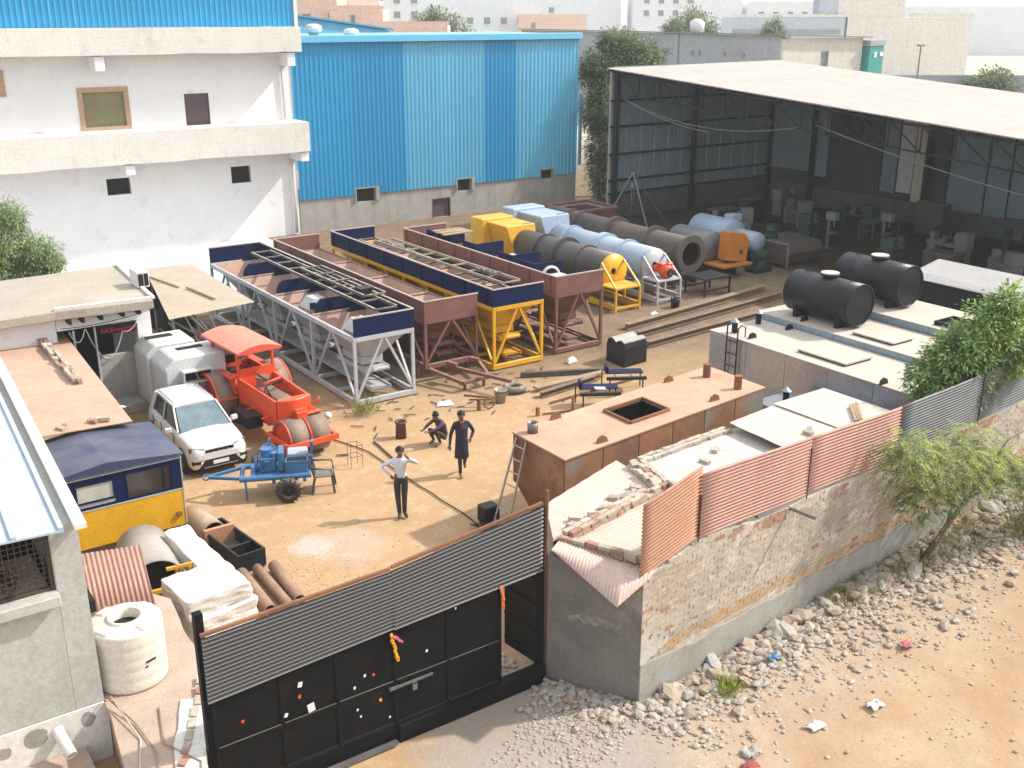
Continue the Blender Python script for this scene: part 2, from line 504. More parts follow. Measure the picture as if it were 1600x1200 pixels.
def wall_holes(mb, x0, x1, z0, z1, y0, y1, holes, m=0):
    """wall slab between y0 and y1 with rectangular holes (x0,x1,z0,z1)"""
    X = sorted({x0, x1, *[h[0] for h in holes], *[h[1] for h in holes]})
    Z = sorted({z0, z1, *[h[2] for h in holes], *[h[3] for h in holes]})
    X = [x for x in X if x0 <= x <= x1]; Z = [z for z in Z if z0 <= z <= z1]
    solid = lambda a, b: not any(h[0]-1e-6 <= a <= h[1]+1e-6 and h[2]-1e-6 <= b <= h[3]+1e-6 for h in holes)
    C = {}
    for i in range(len(X)-1):
        for j in range(len(Z)-1):
            C[i, j] = solid((X[i]+X[i+1])/2, (Z[j]+Z[j+1])/2)
    for (i, j), s in C.items():
        if not s: continue
        a, b, c, d = X[i], X[i+1], Z[j], Z[j+1]
        mb.add([(a, y0, c), (b, y0, c), (b, y0, d), (a, y0, d)], [(0, 1, 2, 3)], m)
        mb.add([(a, y1, c), (b, y1, c), (b, y1, d), (a, y1, d)], [(3, 2, 1, 0)], m)
        if not C.get((i-1, j)): mb.add([(a, y0, c), (a, y0, d), (a, y1, d), (a, y1, c)], [(0, 1, 2, 3)], m)
        if not C.get((i+1, j)): mb.add([(b, y0, c), (b, y1, c), (b, y1, d), (b, y0, d)], [(0, 1, 2, 3)], m)
        if not C.get((i, j-1)): mb.add([(a, y0, c), (a, y1, c), (b, y1, c), (b, y0, c)], [(0, 1, 2, 3)], m)
        if not C.get((i, j+1)): mb.add([(a, y0, d), (b, y0, d), (b, y1, d), (a, y1, d)], [(0, 1, 2, 3)], m)
    return mb

# ------------------------------------------------------------------ white two-storey building (back left)
frame_w = mat('window_wood', (.42, .26, .15), (.50, .36, .24), sc=6, rough=.7)
pane_o = mat('olive_pane', (.24, .22, .12), (.20, .19, .10), sc=1.5, rough=.3, bump=0)
door_m = mat('maroon_door', (.11, .065, .075), (.09, .055, .065), rough=.6, bump=.05)
WY = 51.7
wb = thing('white_building', (12, 53, 0), 'tall white plastered building with a projecting ledge, at the back left of the yard', 'building')
holes = [(12.3, 14.45, 5.85, 7.7), (17.1, 18.3, 5.62, 7.32), (13.05, 14.15, 2.85, 3.62), (19.1, 20.12, 2.9, 3.73), (7.6, 9.3, 7.5, 8.6)]
obj('wall', wall_holes(MB(), -4, 22.6, -.2, 10.3, WY, WY+.35, holes).box(22.25, 22.6, WY+.35, 62, -.2, 10.3).box(-4, 22.25, 61.6, 61.95, -.2, 10.3), plaster, wb)
led = MB()
def ledge(z0, z1, d, x1):
    pr = []
    n = 24
    for i in range(n+1):   # wavy hand-plastered lower lip
        x = -4+(x1+4)*i/n
        w = .05*noise.noise(Vector((x*.6, z0, 1)))
        pr.append((x, w))
    for (xa, wa), (xb, wb_) in zip(pr[:-1], pr[1:]):
        led.hexa([(xa, WY-d, z0+wa), (xb, WY-d, z0+wb_), (xb, WY-.002, z0+wb_+.02), (xa, WY-.002, z0+wa+.02),
                  (xa, WY-d, z1), (xb, WY-d, z1), (xb, WY-.002, z1), (xa, WY-.002, z1)])
ledge(4.42, 5.85, 1.6, 22.72)
obj('lower_ledge', led, paleband, wb)
led = MB(); ledge(9.18, 10.32, 1.2, 22.75)
obj('upper_ledge', led, paleband, wb)
for i, (x, z, d) in enumerate([(13.6, 3.92, 1.5), (22.25, 3.92, 1.5), (12.9, 8.5, 1.1), (22.0, 8.5, 1.1)]):
    obj('beam', MB().box(x, x+.42, WY-d, WY-.003, z, [4.37, 4.37, 9.13, 9.13][i]), plaster, wb, bev=.02)
fr = MB(); x0, x1, z0, z1 = holes[0]
for a in ((x0-.06, x1+.06, z1-.16, z1+.06), (x0-.06, x1+.06, z0-.06, z0+.16), (x0-.06, x0+.16, z0+.16, z1-.16), (x1-.16, x1+.06, z0+.16, z1-.16)):
    fr.box(a[0], a[1], WY-.05, WY+.12, a[2], a[3])
w = obj('window', fr, frame_w, wb, bev=.01)
obj('pane', MB().box(x0+.1, x1-.1, WY+.08, WY+.1, z0+.1, z1-.1), pane_o, w)
d = obj('door', MB().box(17.1, 18.3, WY+.08, WY+.13, 5.62, 7.32), door_m, wb)
dm = MB()
for zz in (5.9, 6.5, 7.0): dm.box(17.15, 18.25, WY+.05, WY+.079, zz, zz+.08)
dm.box(17.1, 17.16, WY+.04, WY+.079, 5.62, 7.32).box(18.24, 18.3, WY+.04, WY+.079, 5.62, 7.32)
obj('ledges', dm, door_m, d)
for h in holes[2:4]:
    v = MB()
    v.box(h[0], h[1], WY+.3, WY+.34, h[2], h[3])
    o = obj('vent_window', v, dark, wb)
    gr = MB()
    for k in range(7):
        x = h[0]+(h[1]-h[0])*(k+.5)/7; gr.box(x-.02, x+.02, WY+.12, WY+.16, h[2], h[3])
    gr.box(h[0], h[1], WY+.1, WY+.13, (h[2]+h[3])/2-.02, (h[2]+h[3])/2+.02)
    obj('grille', gr, blackm, o)
h = holes[4]
obj('window', MB().box(h[0], h[1], WY+.1, WY+.15, h[2], h[3]).box(9.05, 9.3, WY-.06, WY+.099, 7.5, 8.6), frame_w, wb)
obj('drain_pipe', MB().path([(22.1, WY-.1, 9.1), (22.12, WY-.1, 5.9)], .06, 8).path([(22.35, WY-.12, 4.4), (22.35, WY-.12, .1)], .09, 8), paleband, wb)
px = -4.0
while px < 22.9:   # blue cladding sheets of the top storey, cut off by the picture's edge
    obj('cladding_sheet', MB().corr((px, WY-.12, 10.34), (1.03, 0, 0), (0, 0, 1.7), pitch=.257, amp=.04, kind='trap'), bluesh, wb)
    px += 1.035
obj('corner_trim', MB().box(22.9, 23.08, WY-.2, WY+.2, 10.2, 12.04), white, wb)
obj('roof', MB().box(-4, 23.1, WY-.2, 62, 12.05, 12.2), bluesh, wb)

obj('paved_apron', MB().box(-3, 20.6, 41.5, WY-.01, -.05, .05), mat('whitewashed_paving', (.66, .65, .63), (.58, .57, .55), sc=.6, rough=.9, bump=.1), kind='structure')
# ------------------------------------------------------------------ blue shed (middle back)
BY = 51.7
bs = thing('blue_shed', (32, 56, 0), 'long blue corrugated warehouse on a bare concrete base wall, behind the drying drums', 'warehouse')
bh = [(25.85, 27.3, 1.32, 2.1), (32.25, 33.5, 1.35, 2.08), (38.15, 39.35, 1.55, 2.15), (30.75, 31.8, .0, 1.0)]
BX0, BX1 = 22.64, 40.95
obj('base_wall', wall_holes(MB(), BX0, BX1, -.2, 2.25, BY, BY+.3, bh).box(BX1-.3, BX1, BY+.3, 66, -.2, 2.25), conc, bs)
edge = [22.66, 29.05, 34.2, 36.4, 40.9]
for k in range(4):
    m_ = (bluesh, bluelt, bluesh, bluelt)[k]
    n = max(1, round((edge[k+1]-edge[k])/1.05)); wd = (edge[k+1]-edge[k])/n
    for i in range(n):
        x = edge[k]+i*wd; zb = 1.72
        cuts = [h for h in bh[:3] if h[0] < x+wd-.01 and h[1] > x+.01]
        mb = MB()
        if not cuts: mb.corr((x, BY-.06, zb), (wd, 0, 0), (0, 0, 8.0), pitch=wd/4, amp=.045, kind='trap')
        else:
            h = cuts[0]
            mb.corr((x, BY-.06, h[3]), (wd, 0, 0), (0, 0, 9.72-h[3]), pitch=wd/4, amp=.045, kind='trap')
            if h[0] > x+.05: mb.corr((x, BY-.06, zb), (h[0]-x, 0, 0), (0, 0, h[3]-zb), pitch=wd/4, amp=.045, kind='trap')
            if h[1] < x+wd-.05: mb.corr((h[1], BY-.06, zb), (x+wd-h[1], 0, 0), (0, 0, h[3]-zb), pitch=wd/4, amp=.045, kind='trap')
        obj('cladding_sheet', mb, m_, bs)
obj('side_cladding', MB().corr((BX1+.03, 66, 1.72), (0, -14.3, 0), (0, 0, 8.0), pitch=.26, amp=.045, kind='trap'), bluelt, bs)
obj('roof', MB().hexa([(22.75, BY-.2, 9.72), (41.05, BY-.2, 9.72), (41.05, 60, 9.74), (22.75, 60, 9.74), (22.75, BY-.2, 9.8), (41.05, BY-.2, 9.8), (41.05, 60, 9.84), (22.75, 60, 9.84)]), bluelt, bs)
obj('gutter', MB().box(22.8, 41.0, BY-.34, BY-.07, 9.55, 9.9), bluelt, bs, bev=.02)
obj('downpipe', MB().box(41.0, 41.15, BY-.25, BY-.08, 2.2, 6.4), bluelt, bs)
for h in bh[:3]:
    o = obj('window', MB().box(h[0], h[1], BY+.2, BY+.24, h[2], h[3]), dark, bs)
    obj('frame', MB().box(h[0], h[0]+.07, BY-.1, BY+.19, h[2], h[3]).box(h[1]-.2, h[1], BY-.1, BY+.19, h[2], h[3])
        .box(h[0]+.07, h[1]-.2, BY-.1, BY+.19, h[3]-.06, h[3]), conc, o)
d = obj('door', MB().box(30.75, 31.8, BY+.1, BY+.15, .0, 1.0), door_m, bs)
obj('door_frame', MB().box(30.68, 30.75, BY-.02, BY+.1, 0, 1.07).box(31.8, 31.87, BY-.02, BY+.1, 0, 1.07).box(30.75, 31.8, BY-.02, BY+.1, 1.0, 1.07), door_m, d)
def ventilator(x, y, z):
    t = thing('roof_ventilator', (x, y, z), 'white turbine ventilator on the blue shed roof, %s' % ('beside the white building' if x < 26 else 'the smaller one further along'), 'ventilator', 'ventilators on the blue shed roof')
    obj('neck', MB().tube((x, y, z), (x, y, z+.25), .26, n=16), galv, t)
    fins = MB()
    prof = [(.22, .2), (.40, .28), (.45, .42), (.38, .58), (.15, .66)]
    fins.lathe((x, y, z), (0, 0, 1), prof, 20, sm=False)
    obj('turbine_head', fins, white, t)
ventilator(24.6, 53.0, 9.78); ventilator(28.5, 56.5, 9.5)
b2 = thing('blue_shed', (33, 75, 0), 'second blue metal shed with a sloping roof line, behind the first blue shed', 'warehouse')
obj('wall', MB().prism([(22, 74, 0), (40.5, 74, 0), (40.5, 74, 9.7), (31.5, 74, 10.9), (22, 74, 12.1)], (0, 12, 0)), bluelt, b2)
obj('roof', MB().prism([(22, 73.8, 12.12), (40.8, 73.8, 9.72), (40.8, 73.8, 9.85), (22, 73.8, 12.25)], (0, 12.4, 0)), bluesh, b2)

# ------------------------------------------------------------------ open fabrication shed (right)
SX0, SX1, SYN, SYF = 39.0, 51.7, 14.0, 46.05
def rz(y): return 8.13-(SYF-y)*.0645
dimc = mat('shaded_block', (.13, .13, .13), (.10, .10, .10), rough=.9, bump=.1)  # concrete darkened to hold the shed's shade in its colour
sh = thing('open_shed', (45, 30, 0), 'large open sided workshop shed with a pale sheet roof, on the right of the yard', 'shed')
nsh = 16; dy = (SYF-SYN)/nsh
for k in range(nsh):
    y0 = SYF-k*dy; y1 = y0-dy
    mb = MB(); n = 4
    P = []
    mb.hexa([(SX0-.5, y1, rz(y1)), (SX1+.4, y1, rz(y1)+.12), (SX1+.4, y0+.04, rz(y0)+.12), (SX0-.5, y0+.04, rz(y0)),
             (SX0-.5, y1, rz(y1)+.045), (SX1+.4, y1, rz(y1)+.165), (SX1+.4, y0+.04, rz(y0)+.175), (SX0-.5, y0+.04, rz(y0)+.055)])
    obj('roof_sheet', mb, tinbeige, sh)
    obj('purlin', MB().box(SX0-.42, SX1+.3, y0-.08, y0+.0, rz(y0)-.13, rz(y0)-.012), blackm, sh)
# gable side wall (runs away from the camera) with girts
for k in range(12):
    x = SX0+.02+k*(SX1-SX0)/12
    obj('wall_sheet', MB().corr((x, SYF, 1.3), ((SX1-SX0)/12-.01, 0, 0), (0, 0, 6.95), pitch=.26, amp=.012, kind='trap'), shedsheet, sh)
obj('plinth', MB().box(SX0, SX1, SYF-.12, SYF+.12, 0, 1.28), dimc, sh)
for z in (.72+.6, 2.05, 3.5, 5.0, 6.4):
    obj('girt', MB().box(SX0-.25, SX1, SYF-.2, SYF-.05, z, z+.11), blackm, sh)
for x in (SX0, 45.0, SX1-.1):
    obj('post', MB().box(x-.13, x+.13, SYF-.42, SYF-.21, -.05, rz(SYF)-.15), blackm, sh)
obj('corner_trim', MB().box(SX0-.2, SX0-.02, SYF-.04, SYF+.1, .2, rz(SYF)-.02), tinbeige, sh)
# back wall: strips of sheet with dark gaps
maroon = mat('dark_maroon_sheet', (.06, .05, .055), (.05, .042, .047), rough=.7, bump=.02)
palep = mat('pale_skylight_sheet', (.66, .65, .64), (.6, .59, .58), rough=.6, bump=.02)
yelp = mat('cream_sheet', (.72, .66, .50), (.66, .6, .46), rough=.6, bump=.02)
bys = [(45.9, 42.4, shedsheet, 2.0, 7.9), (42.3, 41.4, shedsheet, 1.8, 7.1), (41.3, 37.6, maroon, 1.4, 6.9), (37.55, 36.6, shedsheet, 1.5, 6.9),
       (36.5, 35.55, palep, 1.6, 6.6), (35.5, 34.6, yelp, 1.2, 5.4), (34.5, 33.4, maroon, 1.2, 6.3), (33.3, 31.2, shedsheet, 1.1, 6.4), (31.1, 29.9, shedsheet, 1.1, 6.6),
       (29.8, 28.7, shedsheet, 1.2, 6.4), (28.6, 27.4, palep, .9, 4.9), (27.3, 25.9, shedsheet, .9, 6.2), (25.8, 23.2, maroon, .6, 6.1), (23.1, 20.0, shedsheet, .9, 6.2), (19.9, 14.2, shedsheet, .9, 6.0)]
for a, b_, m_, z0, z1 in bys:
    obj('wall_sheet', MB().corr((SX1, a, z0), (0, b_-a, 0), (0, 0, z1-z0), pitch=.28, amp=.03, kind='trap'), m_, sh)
obj('back_fascia', MB().hexa([(SX1+.08, 14, 5.7), (SX1+.14, 14, 5.7), (SX1+.14, 42.4, 7.25), (SX1+.08, 42.4, 7.25), (SX1+.08, 14, 6.12), (SX1+.14, 14, 6.12), (SX1+.14, 42.4, 7.9), (SX1+.08, 42.4, 7.9)]), shedsheet, sh)
obj('back_wall', MB().box(SX1+.32, SX1+.5, 14, 46.3, -.1, 6.0).hexa([(SX1+.32, 14, 6.0), (SX1+.5, 14, 6.0), (SX1+.5, 46.3, 6.0), (SX1+.32, 46.3, 6.0), (SX1+.32, 14, 6.1), (SX1+.5, 14, 6.1), (SX1+.5, 46.3, 7.55), (SX1+.32, 46.3, 7.55)]), maroon, sh)  # dark slab added to keep bright ground light out of the shed
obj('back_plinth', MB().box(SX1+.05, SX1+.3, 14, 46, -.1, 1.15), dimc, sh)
for y in (42.35, 34.55, 26.6, 18.5):
    obj('post', MB().box(SX1-.32, SX1-.1, y-.12, y+.12, -.05, rz(y)), blackm, sh)
for y in (30.3, SYN+.3):
    pass
# front truss along the open side and ties across
tr = MB()
tr.beam((SX0, SYN, rz(SYN)-.22), (SX0, SYF-.3, rz(SYF)-.22), .1, .1)
obj('top_chord', tr, blackm, sh)
n = 20
for k in range(n):
    y0 = SYF-.5-k*(SYF-SYN-.5)/n; y1 = SYF-.5-(k+1)*(SYF-SYN-.5)/n
    obj('truss_member', MB().beam((SX0, y0, rz(y0)-.2), (SX0, y1, rz(y1)-1.25), .05), blackm, sh)
    obj('truss_member', MB().beam((SX0, y1, rz(y1)-1.25), (SX0, y1, rz(y1)-.2), .05), blackm, sh)
obj('bottom_chord', MB().beam((SX0, SYN, rz(SYN)-1.27), (SX0, SYF-.3, rz(SYF)-1.27), .07), blackm, sh)
for y in (38, 30, 22):
    obj('rafter', MB().beam((SX0+.1, y, rz(y)-.28), (SX1-.2, y, rz(y)-.1), .14, .2), blackm, sh)
obj('post', MB().box(SX0-.1, SX0+.1, 15.0, 15.2, 0, rz(15)-.2), blackm, sh)

# ------------------------------------------------------------------ far buildings, renders paled to stand in for distance haze
gwall = mat('grey_block_wall', (.36, .375, .40), (.32, .335, .36), sc=.3, rough=.9, streak=.2, bump=.1)
beigew = mat('beige_render', (.58, .54, .48), (.54, .50, .45), sc=.3, rough=.9, streak=.2, bump=.1)
palew = mat('pale_render', (.80, .74, .67), (.76, .70, .63), sc=.2, rough=.9, streak=.15, bump=.1)
peach = mat('peach_render', (.76, .52, .41), (.72, .49, .39), sc=.2, rough=.9, streak=.15, bump=.05)
bgrey = mat('blue_grey_render', (.52, .57, .64), (.49, .54, .60), sc=.2, rough=.9, bump=.05)
winm = mat('far_window', (.22, .24, .26), rough=.3, bump=0)
gb = thing('grey_workshop_building', (90, 85, 0), 'long low grey building with a thin overhanging sheet roof, behind the open shed', 'building')
obj('long_wall', MB().box(79.7, 80.0, 70.4, 112, 0, 9.0), gwall, gb)
obj('end_wall', wall_holes(MB(), 79.7, 91.2, 0, 8.75, 70.1, 70.4, [(85.1, 86.25, 5.4, 7.55)]), beigew, gb)
obj('door', MB().box(85.1, 86.25, 70.3, 70.35, 5.4, 7.55), winm, gb)
obj('roof', MB().hexa([(79.3, 69.6, 9.05), (92, 69.6, 8.75), (92, 112, 8.75), (79.3, 112, 9.05), (79.3, 69.6, 9.17), (92, 69.6, 8.85), (92, 112, 8.85), (79.3, 112, 9.17)]), steel, gb)
for y in (102, 93, 84): obj('pilaster', MB().box(79.5, 79.69, y, y+.5, 0, 8.9), gwall, gb)
for y in (90, 86, 82.0, 81.0, 77.5, 75): obj('vent_hole', MB().tube((79.6, y, 7.2), (79.72, y, 7.2), .22, n=8), winm, gb)
teal = mat('teal_cabinet', (.03, .30, .27), (.03, .27, .25), rough=.5, bump=0)
tk = thing('teal_kiosk', (92.7, 70.2, 0), 'tall teal green cabin standing against the end of the long grey building', 'kiosk')
obj('body', MB().box(91.6, 93.8, 69.5, 71.2, 0, 8.0), teal, tk)
obj('roof', MB().box(91.5, 93.9, 69.4, 71.3, 8.0, 8.5), gwall, tk)
obj('panel', MB().box(92.3, 92.7, 69.44, 69.5, 6.9, 7.4).box(93.2, 93.7, 69.44, 69.5, 7.0, 7.4), white, tk)
pb = thing('pale_building', (148, 118, 0), 'big pale plastered building with a stair tower, far behind the open shed roof', 'building')
def quadwall(mb, a, b, z0, z1, th=.4):
    a, b = Vector(a), Vector(b); d = (b-a).normalized(); n = Vector((-d.y, d.x, 0))*th
    return mb.hexa([(a.x, a.y, z0), (b.x, b.y, z0), (b.x+n.x, b.y+n.y, z0), (a.x+n.x, a.y+n.y, z0), (a.x, a.y, z1), (b.x, b.y, z1), (b.x+n.x, b.y+n.y, z1), (a.x+n.x, a.y+n.y, z1)])
obj('front_wall', quadwall(MB(), (147.3, 116.6), (163.6, 105.1), 0, 10.4, 12), palew, pb)
obj('side_wall', quadwall(MB(), (132.1, 127.2), (147.0, 116.8), 0, 10.4, 9), bgrey, pb)
obj('stair_tower', quadwall(MB(), (146.3, 117.9), (154.9, 111.6), 10.4, 15.5, 5), palew, pb)
obj('tower_recess', quadwall(MB(), (143.8, 119.6), (146.25, 117.9), 10.45, 14.2, 4), bgrey, pb)
obj('tower_slab', quadwall(MB(), (141, 121.5), (150, 115.1), 14.25, 14.7, 6), palew, pb)
obj('parapet', quadwall(MB(), (155.2, 111.0), (163.7, 104.9), 10.42, 11.1, .4).merge(quadwall(MB(), (132.0, 127.2), (146.9, 116.7), 10.42, 10.9, .4)), palew, pb)
obj('band', quadwall(MB(), (132.0, 127.05), (146.2, 117.1), 7.9, 8.5, .3), gwall, pb)
hazyw = mat('hazed_white_render', (.74, .76, .79), (.70, .72, .75), sc=.2, rough=.9, bump=0)  # bluish pale tone carries the distance haze in the colour
def far_block(name, a, b, z1, dep, m_, label, wins=(), z0=0):
    t = thing(name, ((a[0]+b[0])/2, (a[1]+b[1])/2, 0), label, 'building')
    obj('wall', quadwall(MB(), a, b, z0, z1, dep), m_, t)
    obj('parapet', quadwall(MB(), (a[0]-.2, a[1]), (b[0]+.2, b[1]), z1+.02, z1+.5, .5), m_, t)
    A, B = Vector((*a, 0)), Vector((*b, 0)); d = (B-A).normalized(); nrm = Vector((d.y, -d.x, 0))
    for u, z, w_, h_ in wins:
        p = A+d*u; q = p+d*w_
        o = obj('window', quadwall(MB(), (p+nrm*.06).to_2d(), (q+nrm*.06).to_2d(), z, z+h_, .05), winm, t)
        obj('sill', quadwall(MB(), (p+nrm*.3).to_2d(), (q+nrm*.3).to_2d(), z-.22, z-.05, .23), palew, o)
    return t
far_block('peach_building', (54, 131), (61.5, 125.4), 14.5, 9, peach, 'tall peach rendered block with small windows, beside the white building far back', [(5.0, 9.7, 1.0, 1.1), (8.2, 9.6, .8, 1.3)])
far_block('peach_building', (60.0, 124.6), (65.4, 121.0), 11.3, 9, peach, 'lower peach block with a narrow window, right of the tall peach block', [(2.6, 9.4, .5, 1.3)])
far_block('peach_building', (62.0, 119.6), (70.3, 114.0), 9.5, 9, peach, 'low flat peach wall just above the blue shed gutter', [(1.5, 8.2, .8, .7)])
far_block('cream_building', (59.5, 135), (69, 128.6), 12.4, 6, palew, 'cream storey set back on top of the peach blocks', [(1.0, 11, 1, 1)])
far_block('brown_building', (150, 212), (163, 203), 10.2, 10, peach, 'low brown block half hidden by the far bushy tree', [(3, 7.6, 1, 1.2)])
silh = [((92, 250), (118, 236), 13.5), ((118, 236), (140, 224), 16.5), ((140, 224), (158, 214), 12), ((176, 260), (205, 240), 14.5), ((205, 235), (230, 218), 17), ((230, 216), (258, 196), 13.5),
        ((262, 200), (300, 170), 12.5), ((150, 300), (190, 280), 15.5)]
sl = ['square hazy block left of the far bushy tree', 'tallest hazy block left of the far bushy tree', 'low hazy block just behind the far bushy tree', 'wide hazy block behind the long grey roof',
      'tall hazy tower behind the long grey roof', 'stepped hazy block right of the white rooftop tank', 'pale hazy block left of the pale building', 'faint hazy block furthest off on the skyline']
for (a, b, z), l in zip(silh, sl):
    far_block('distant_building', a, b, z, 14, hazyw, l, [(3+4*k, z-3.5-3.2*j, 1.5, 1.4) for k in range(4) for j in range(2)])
t = thing('rooftop_water_tank', (88, 90, 9.2), 'small white water tank standing on the long grey roof', 'water tank')
obj('tank', MB().lathe((88, 90, 9.0), (0, 0, 1), [(.01, 0), (.8, 0), (.8, 1.1), (.3, 1.4), (.01, 1.42)], 14), white, t)
lp = thing('lamp_post', (96, 66, 0), 'thin lamp post standing beyond the open shed roof', 'lamp post')
obj('pole', MB().tube((95.5, 66.5, 0), (95.5, 66.5, 8.0), .1, .07, 8), steel, lp)
obj('lamp_head', MB().cbox((95.5, 66.5, 8.05), (.9, .35, .15)), steel, lp)
lw = thing('boundary_wall', (105, 66, 0), 'low grey boundary wall beyond the open shed roof', 'wall')
obj('wall', quadwall(MB(), (93.9, 69), (112, 56), 0, 5.2, .3), gwall, lw)
# ------------------------------------------------------------------ boundary brick wall (right front)
WP, WU = Vector((10.43, 11.17, 0)), Vector((.995, .1, 0)).normalized()
WN = Vector((-WU.y, WU.x, 0))
def wp(u, n, z): return tuple(WP+WU*u+WN*n+Vector((0, 0, z)))
def wquad(mb, u0, u1, n0, n1, z0, z1, m=0, z1b=None, z0b=None):
    z1b = z1 if z1b is None else z1b; z0b = z0 if z0b is None else z0b
    return mb.hexa([wp(u0, n0, z0), wp(u1, n0, z0b), wp(u1, n1, z0b), wp(u0, n1, z0), wp(u0, n0, z1), wp(u1, n0, z1b), wp(u1, n1, z1b), wp(u0, n1, z1)], m)
WL = 17.0
def wtop(u):   # height of the wall's uneven top
    return 2.34+.30*max(0, 1-abs(u-1.6)/1.6)+.12*max(0, 1-abs(u-4.2)/3.2)-.012*u*.4
bw = thing('brick_wall', wp(6, .12, 0), 'long weathered brick boundary wall with a grey cement foot, rubble heaped along it', 'wall')
core = MB(); n = 40
for i in range(n):
    u0, u1 = WL*i/n, WL*(i+1)/n
    wquad(core, u0, u1, .0165, .24, -.1, wtop(u0)-.03, z1b=wtop(u1)-.03)
obj('core', core, mortar, bw)
foot = MB(); n = 60
cement = mat('grey_cement', (.37, .35, .31), (.30, .285, .255), sc=1.3, rough=.92, bump=.3, c3=(.42, .39, .34), streak=.2)
for i in range(n):
    u0, u1 = WL*i/n, WL*(i+1)/n
    f = lambda u: .62+.10*noise.noise(Vector((u*1.7, 0, 2)))+.12*max(0, 1-u/1.4)
    wquad(foot, u0, u1, -.025, .019, -.1, f(u0), z1b=f(u1))
obj('cement_foot', foot, cement, bw)
mudb = mat('orange_mud_brick', (.47, .31, .16), (.42, .29, .17), sc=4, rough=.95, bump=.4, bsc=60, stain=.35, smear=.45)
whitew = mat('peeling_whitewash', (.58, .54, .48), (.44, .39, .33), sc=3, rough=.95, bump=.4, c3=(.30, .28, .25))
pw = MB()
for i in range(70):
    u0, u1 = .0+i*.012, .012+i*.012
    h = max(.02, .62+.22*noise.noise(Vector((i*.09, 1, 0)))+.08*noise.noise(Vector((i*.5, 4, 0)))-i*.0095); b0 = .70+.004*i+.05*noise.noise(Vector((i*.12, 8, 0)))
    wquad(pw, u0, u1, -.012, .018, b0, b0+h)
obj('whitewash_patch', pw, whitew, bw)
# brick meshes, a handful of chipped variants shared by every brick
BRK = {}
def brick_mesh(m_, k):
    key = (m_.name, k)
    if key not in BRK:
        rr = random.Random(k*31+5)
        mb = MB(); l, w_, h = .232+rr.uniform(-.010, .004), .105, .072
        j = lambda: rr.uniform(-.005, .004)
        mb.hexa([(-l/2+j(), -w_/2+j(), -h/2+j()), (l/2+j(), -w_/2+j(), -h/2+j()), (l/2+j(), w_/2, -h/2+j()), (-l/2+j(), w_/2, -h/2+j()),
                 (-l/2+j(), -w_/2+j(), h/2+j()), (l/2+j(), -w_/2+j(), h/2+j()), (l/2+j(), w_/2, h/2+j()), (-l/2+j(), w_/2, h/2+j())])
        BRK[key] = mesh_of('brick', mb, m_)
    return BRK[key]
wang = math.atan2(WU.y, WU.x)
allb = []
nc = 0; z = .60
while z < 2.68:
    u = -.11+(.12 if nc % 2 else 0)
    while u < WL:
        u += .241
        if z+.04 > wtop(u)+.02: continue
        if z < .66+.10*noise.noise(Vector((u*1.7, 0, 2)))+.12*max(0, 1-u/1.4)-.06: continue
        t = noise.noise(Vector((u*.6, z*2.2, 4)))
        band = .78+.06*math.sin(u*.7)
        if abs(z-band) < .13 and u > .7: m_ = mudb
        elif z > wtop(u)-.28 and noise.noise(Vector((u*.5, 3, 7))) > .02: m_ = brickmats[0]
        elif t > .3: m_ = brickmats[1]
        elif t < -.2: m_ = brickmats[2]
        else: m_ = brickmats[3]
        if R.random() < .015: m_ = brickmats[0]
        if R.random() < .012: continue
        allb.append((u, z, m_))
    z += .0805; nc += 1
allb.sort(key=lambda q: q[0]+abs(q[1]-1.8)*.4)
rest = MB()
for i, (u, z, m_) in enumerate(allb):
    pr = R.uniform(-.004, .006)
    if i < 290:
        inst('brick', brick_mesh(m_, R.randrange(5)), bw, wp(u, .062+pr, z), (R.gauss(0, .015), R.gauss(0, .02), wang+R.gauss(0, .015)))
    else:
        k = ([mudb]+brickmats).index(m_)
        j = lambda: R.uniform(-.007, .005)
        u0, u1, z0, z1, nn = u-.115+j(), u+.115+j(), z-.036+j(), z+.036+j(), pr+.010
        rest.add([wp(u0, nn+j(), z0), wp(u1, nn+j(), z0), wp(u1, nn+j(), z1), wp(u0, nn+j(), z1), wp(u0, .022, z0), wp(u1, .022, z0), wp(u1, .022, z1), wp(u0, .022, z1)],
                 [(0, 1, 2, 3), (0, 4, 5, 1), (1, 5, 6, 2), (2, 6, 7, 3), (3, 7, 4, 0)], k)
obj('bricks', rest, [mudb]+brickmats, bw, kind='stuff')
# plastered end wall by the gate
GE = Vector((9.58, 12.62, 0)); EN = (WP-GE).normalized()
cem2 = mat('dark_cement_plaster', (.20, .185, .16), (.155, .145, .13), sc=1.1, rough=.93, bump=.3, c3=(.31, .29, .26), lo=.4, hi=.6)
ew = MB(); pn = Vector((EN.y, -EN.x, 0))*.0; inw = Vector((-EN.y, EN.x, 0))*.24
a, b = GE, WP+WU*.0
ew.hexa([tuple(a+Vector((0, 0, -.1))), tuple(b+Vector((0, 0, -.1))), tuple(b+inw+Vector((0, 0, -.1))), tuple(a+inw+Vector((0, 0, -.1))),
         tuple(a+Vector((0, 0, 2.42))), tuple(b+Vector((0, 0, 2.34))), tuple(b+inw+Vector((0, 0, 2.34))), tuple(a+inw+Vector((0, 0, 2.42)))])
obj('end_face', ew, cem2, bw)
pe = MB(); ou = Vector((EN.y, -EN.x, 0))*-.004
if ou.dot(Vector((-1, -1, 0))) < 0: ou = -ou
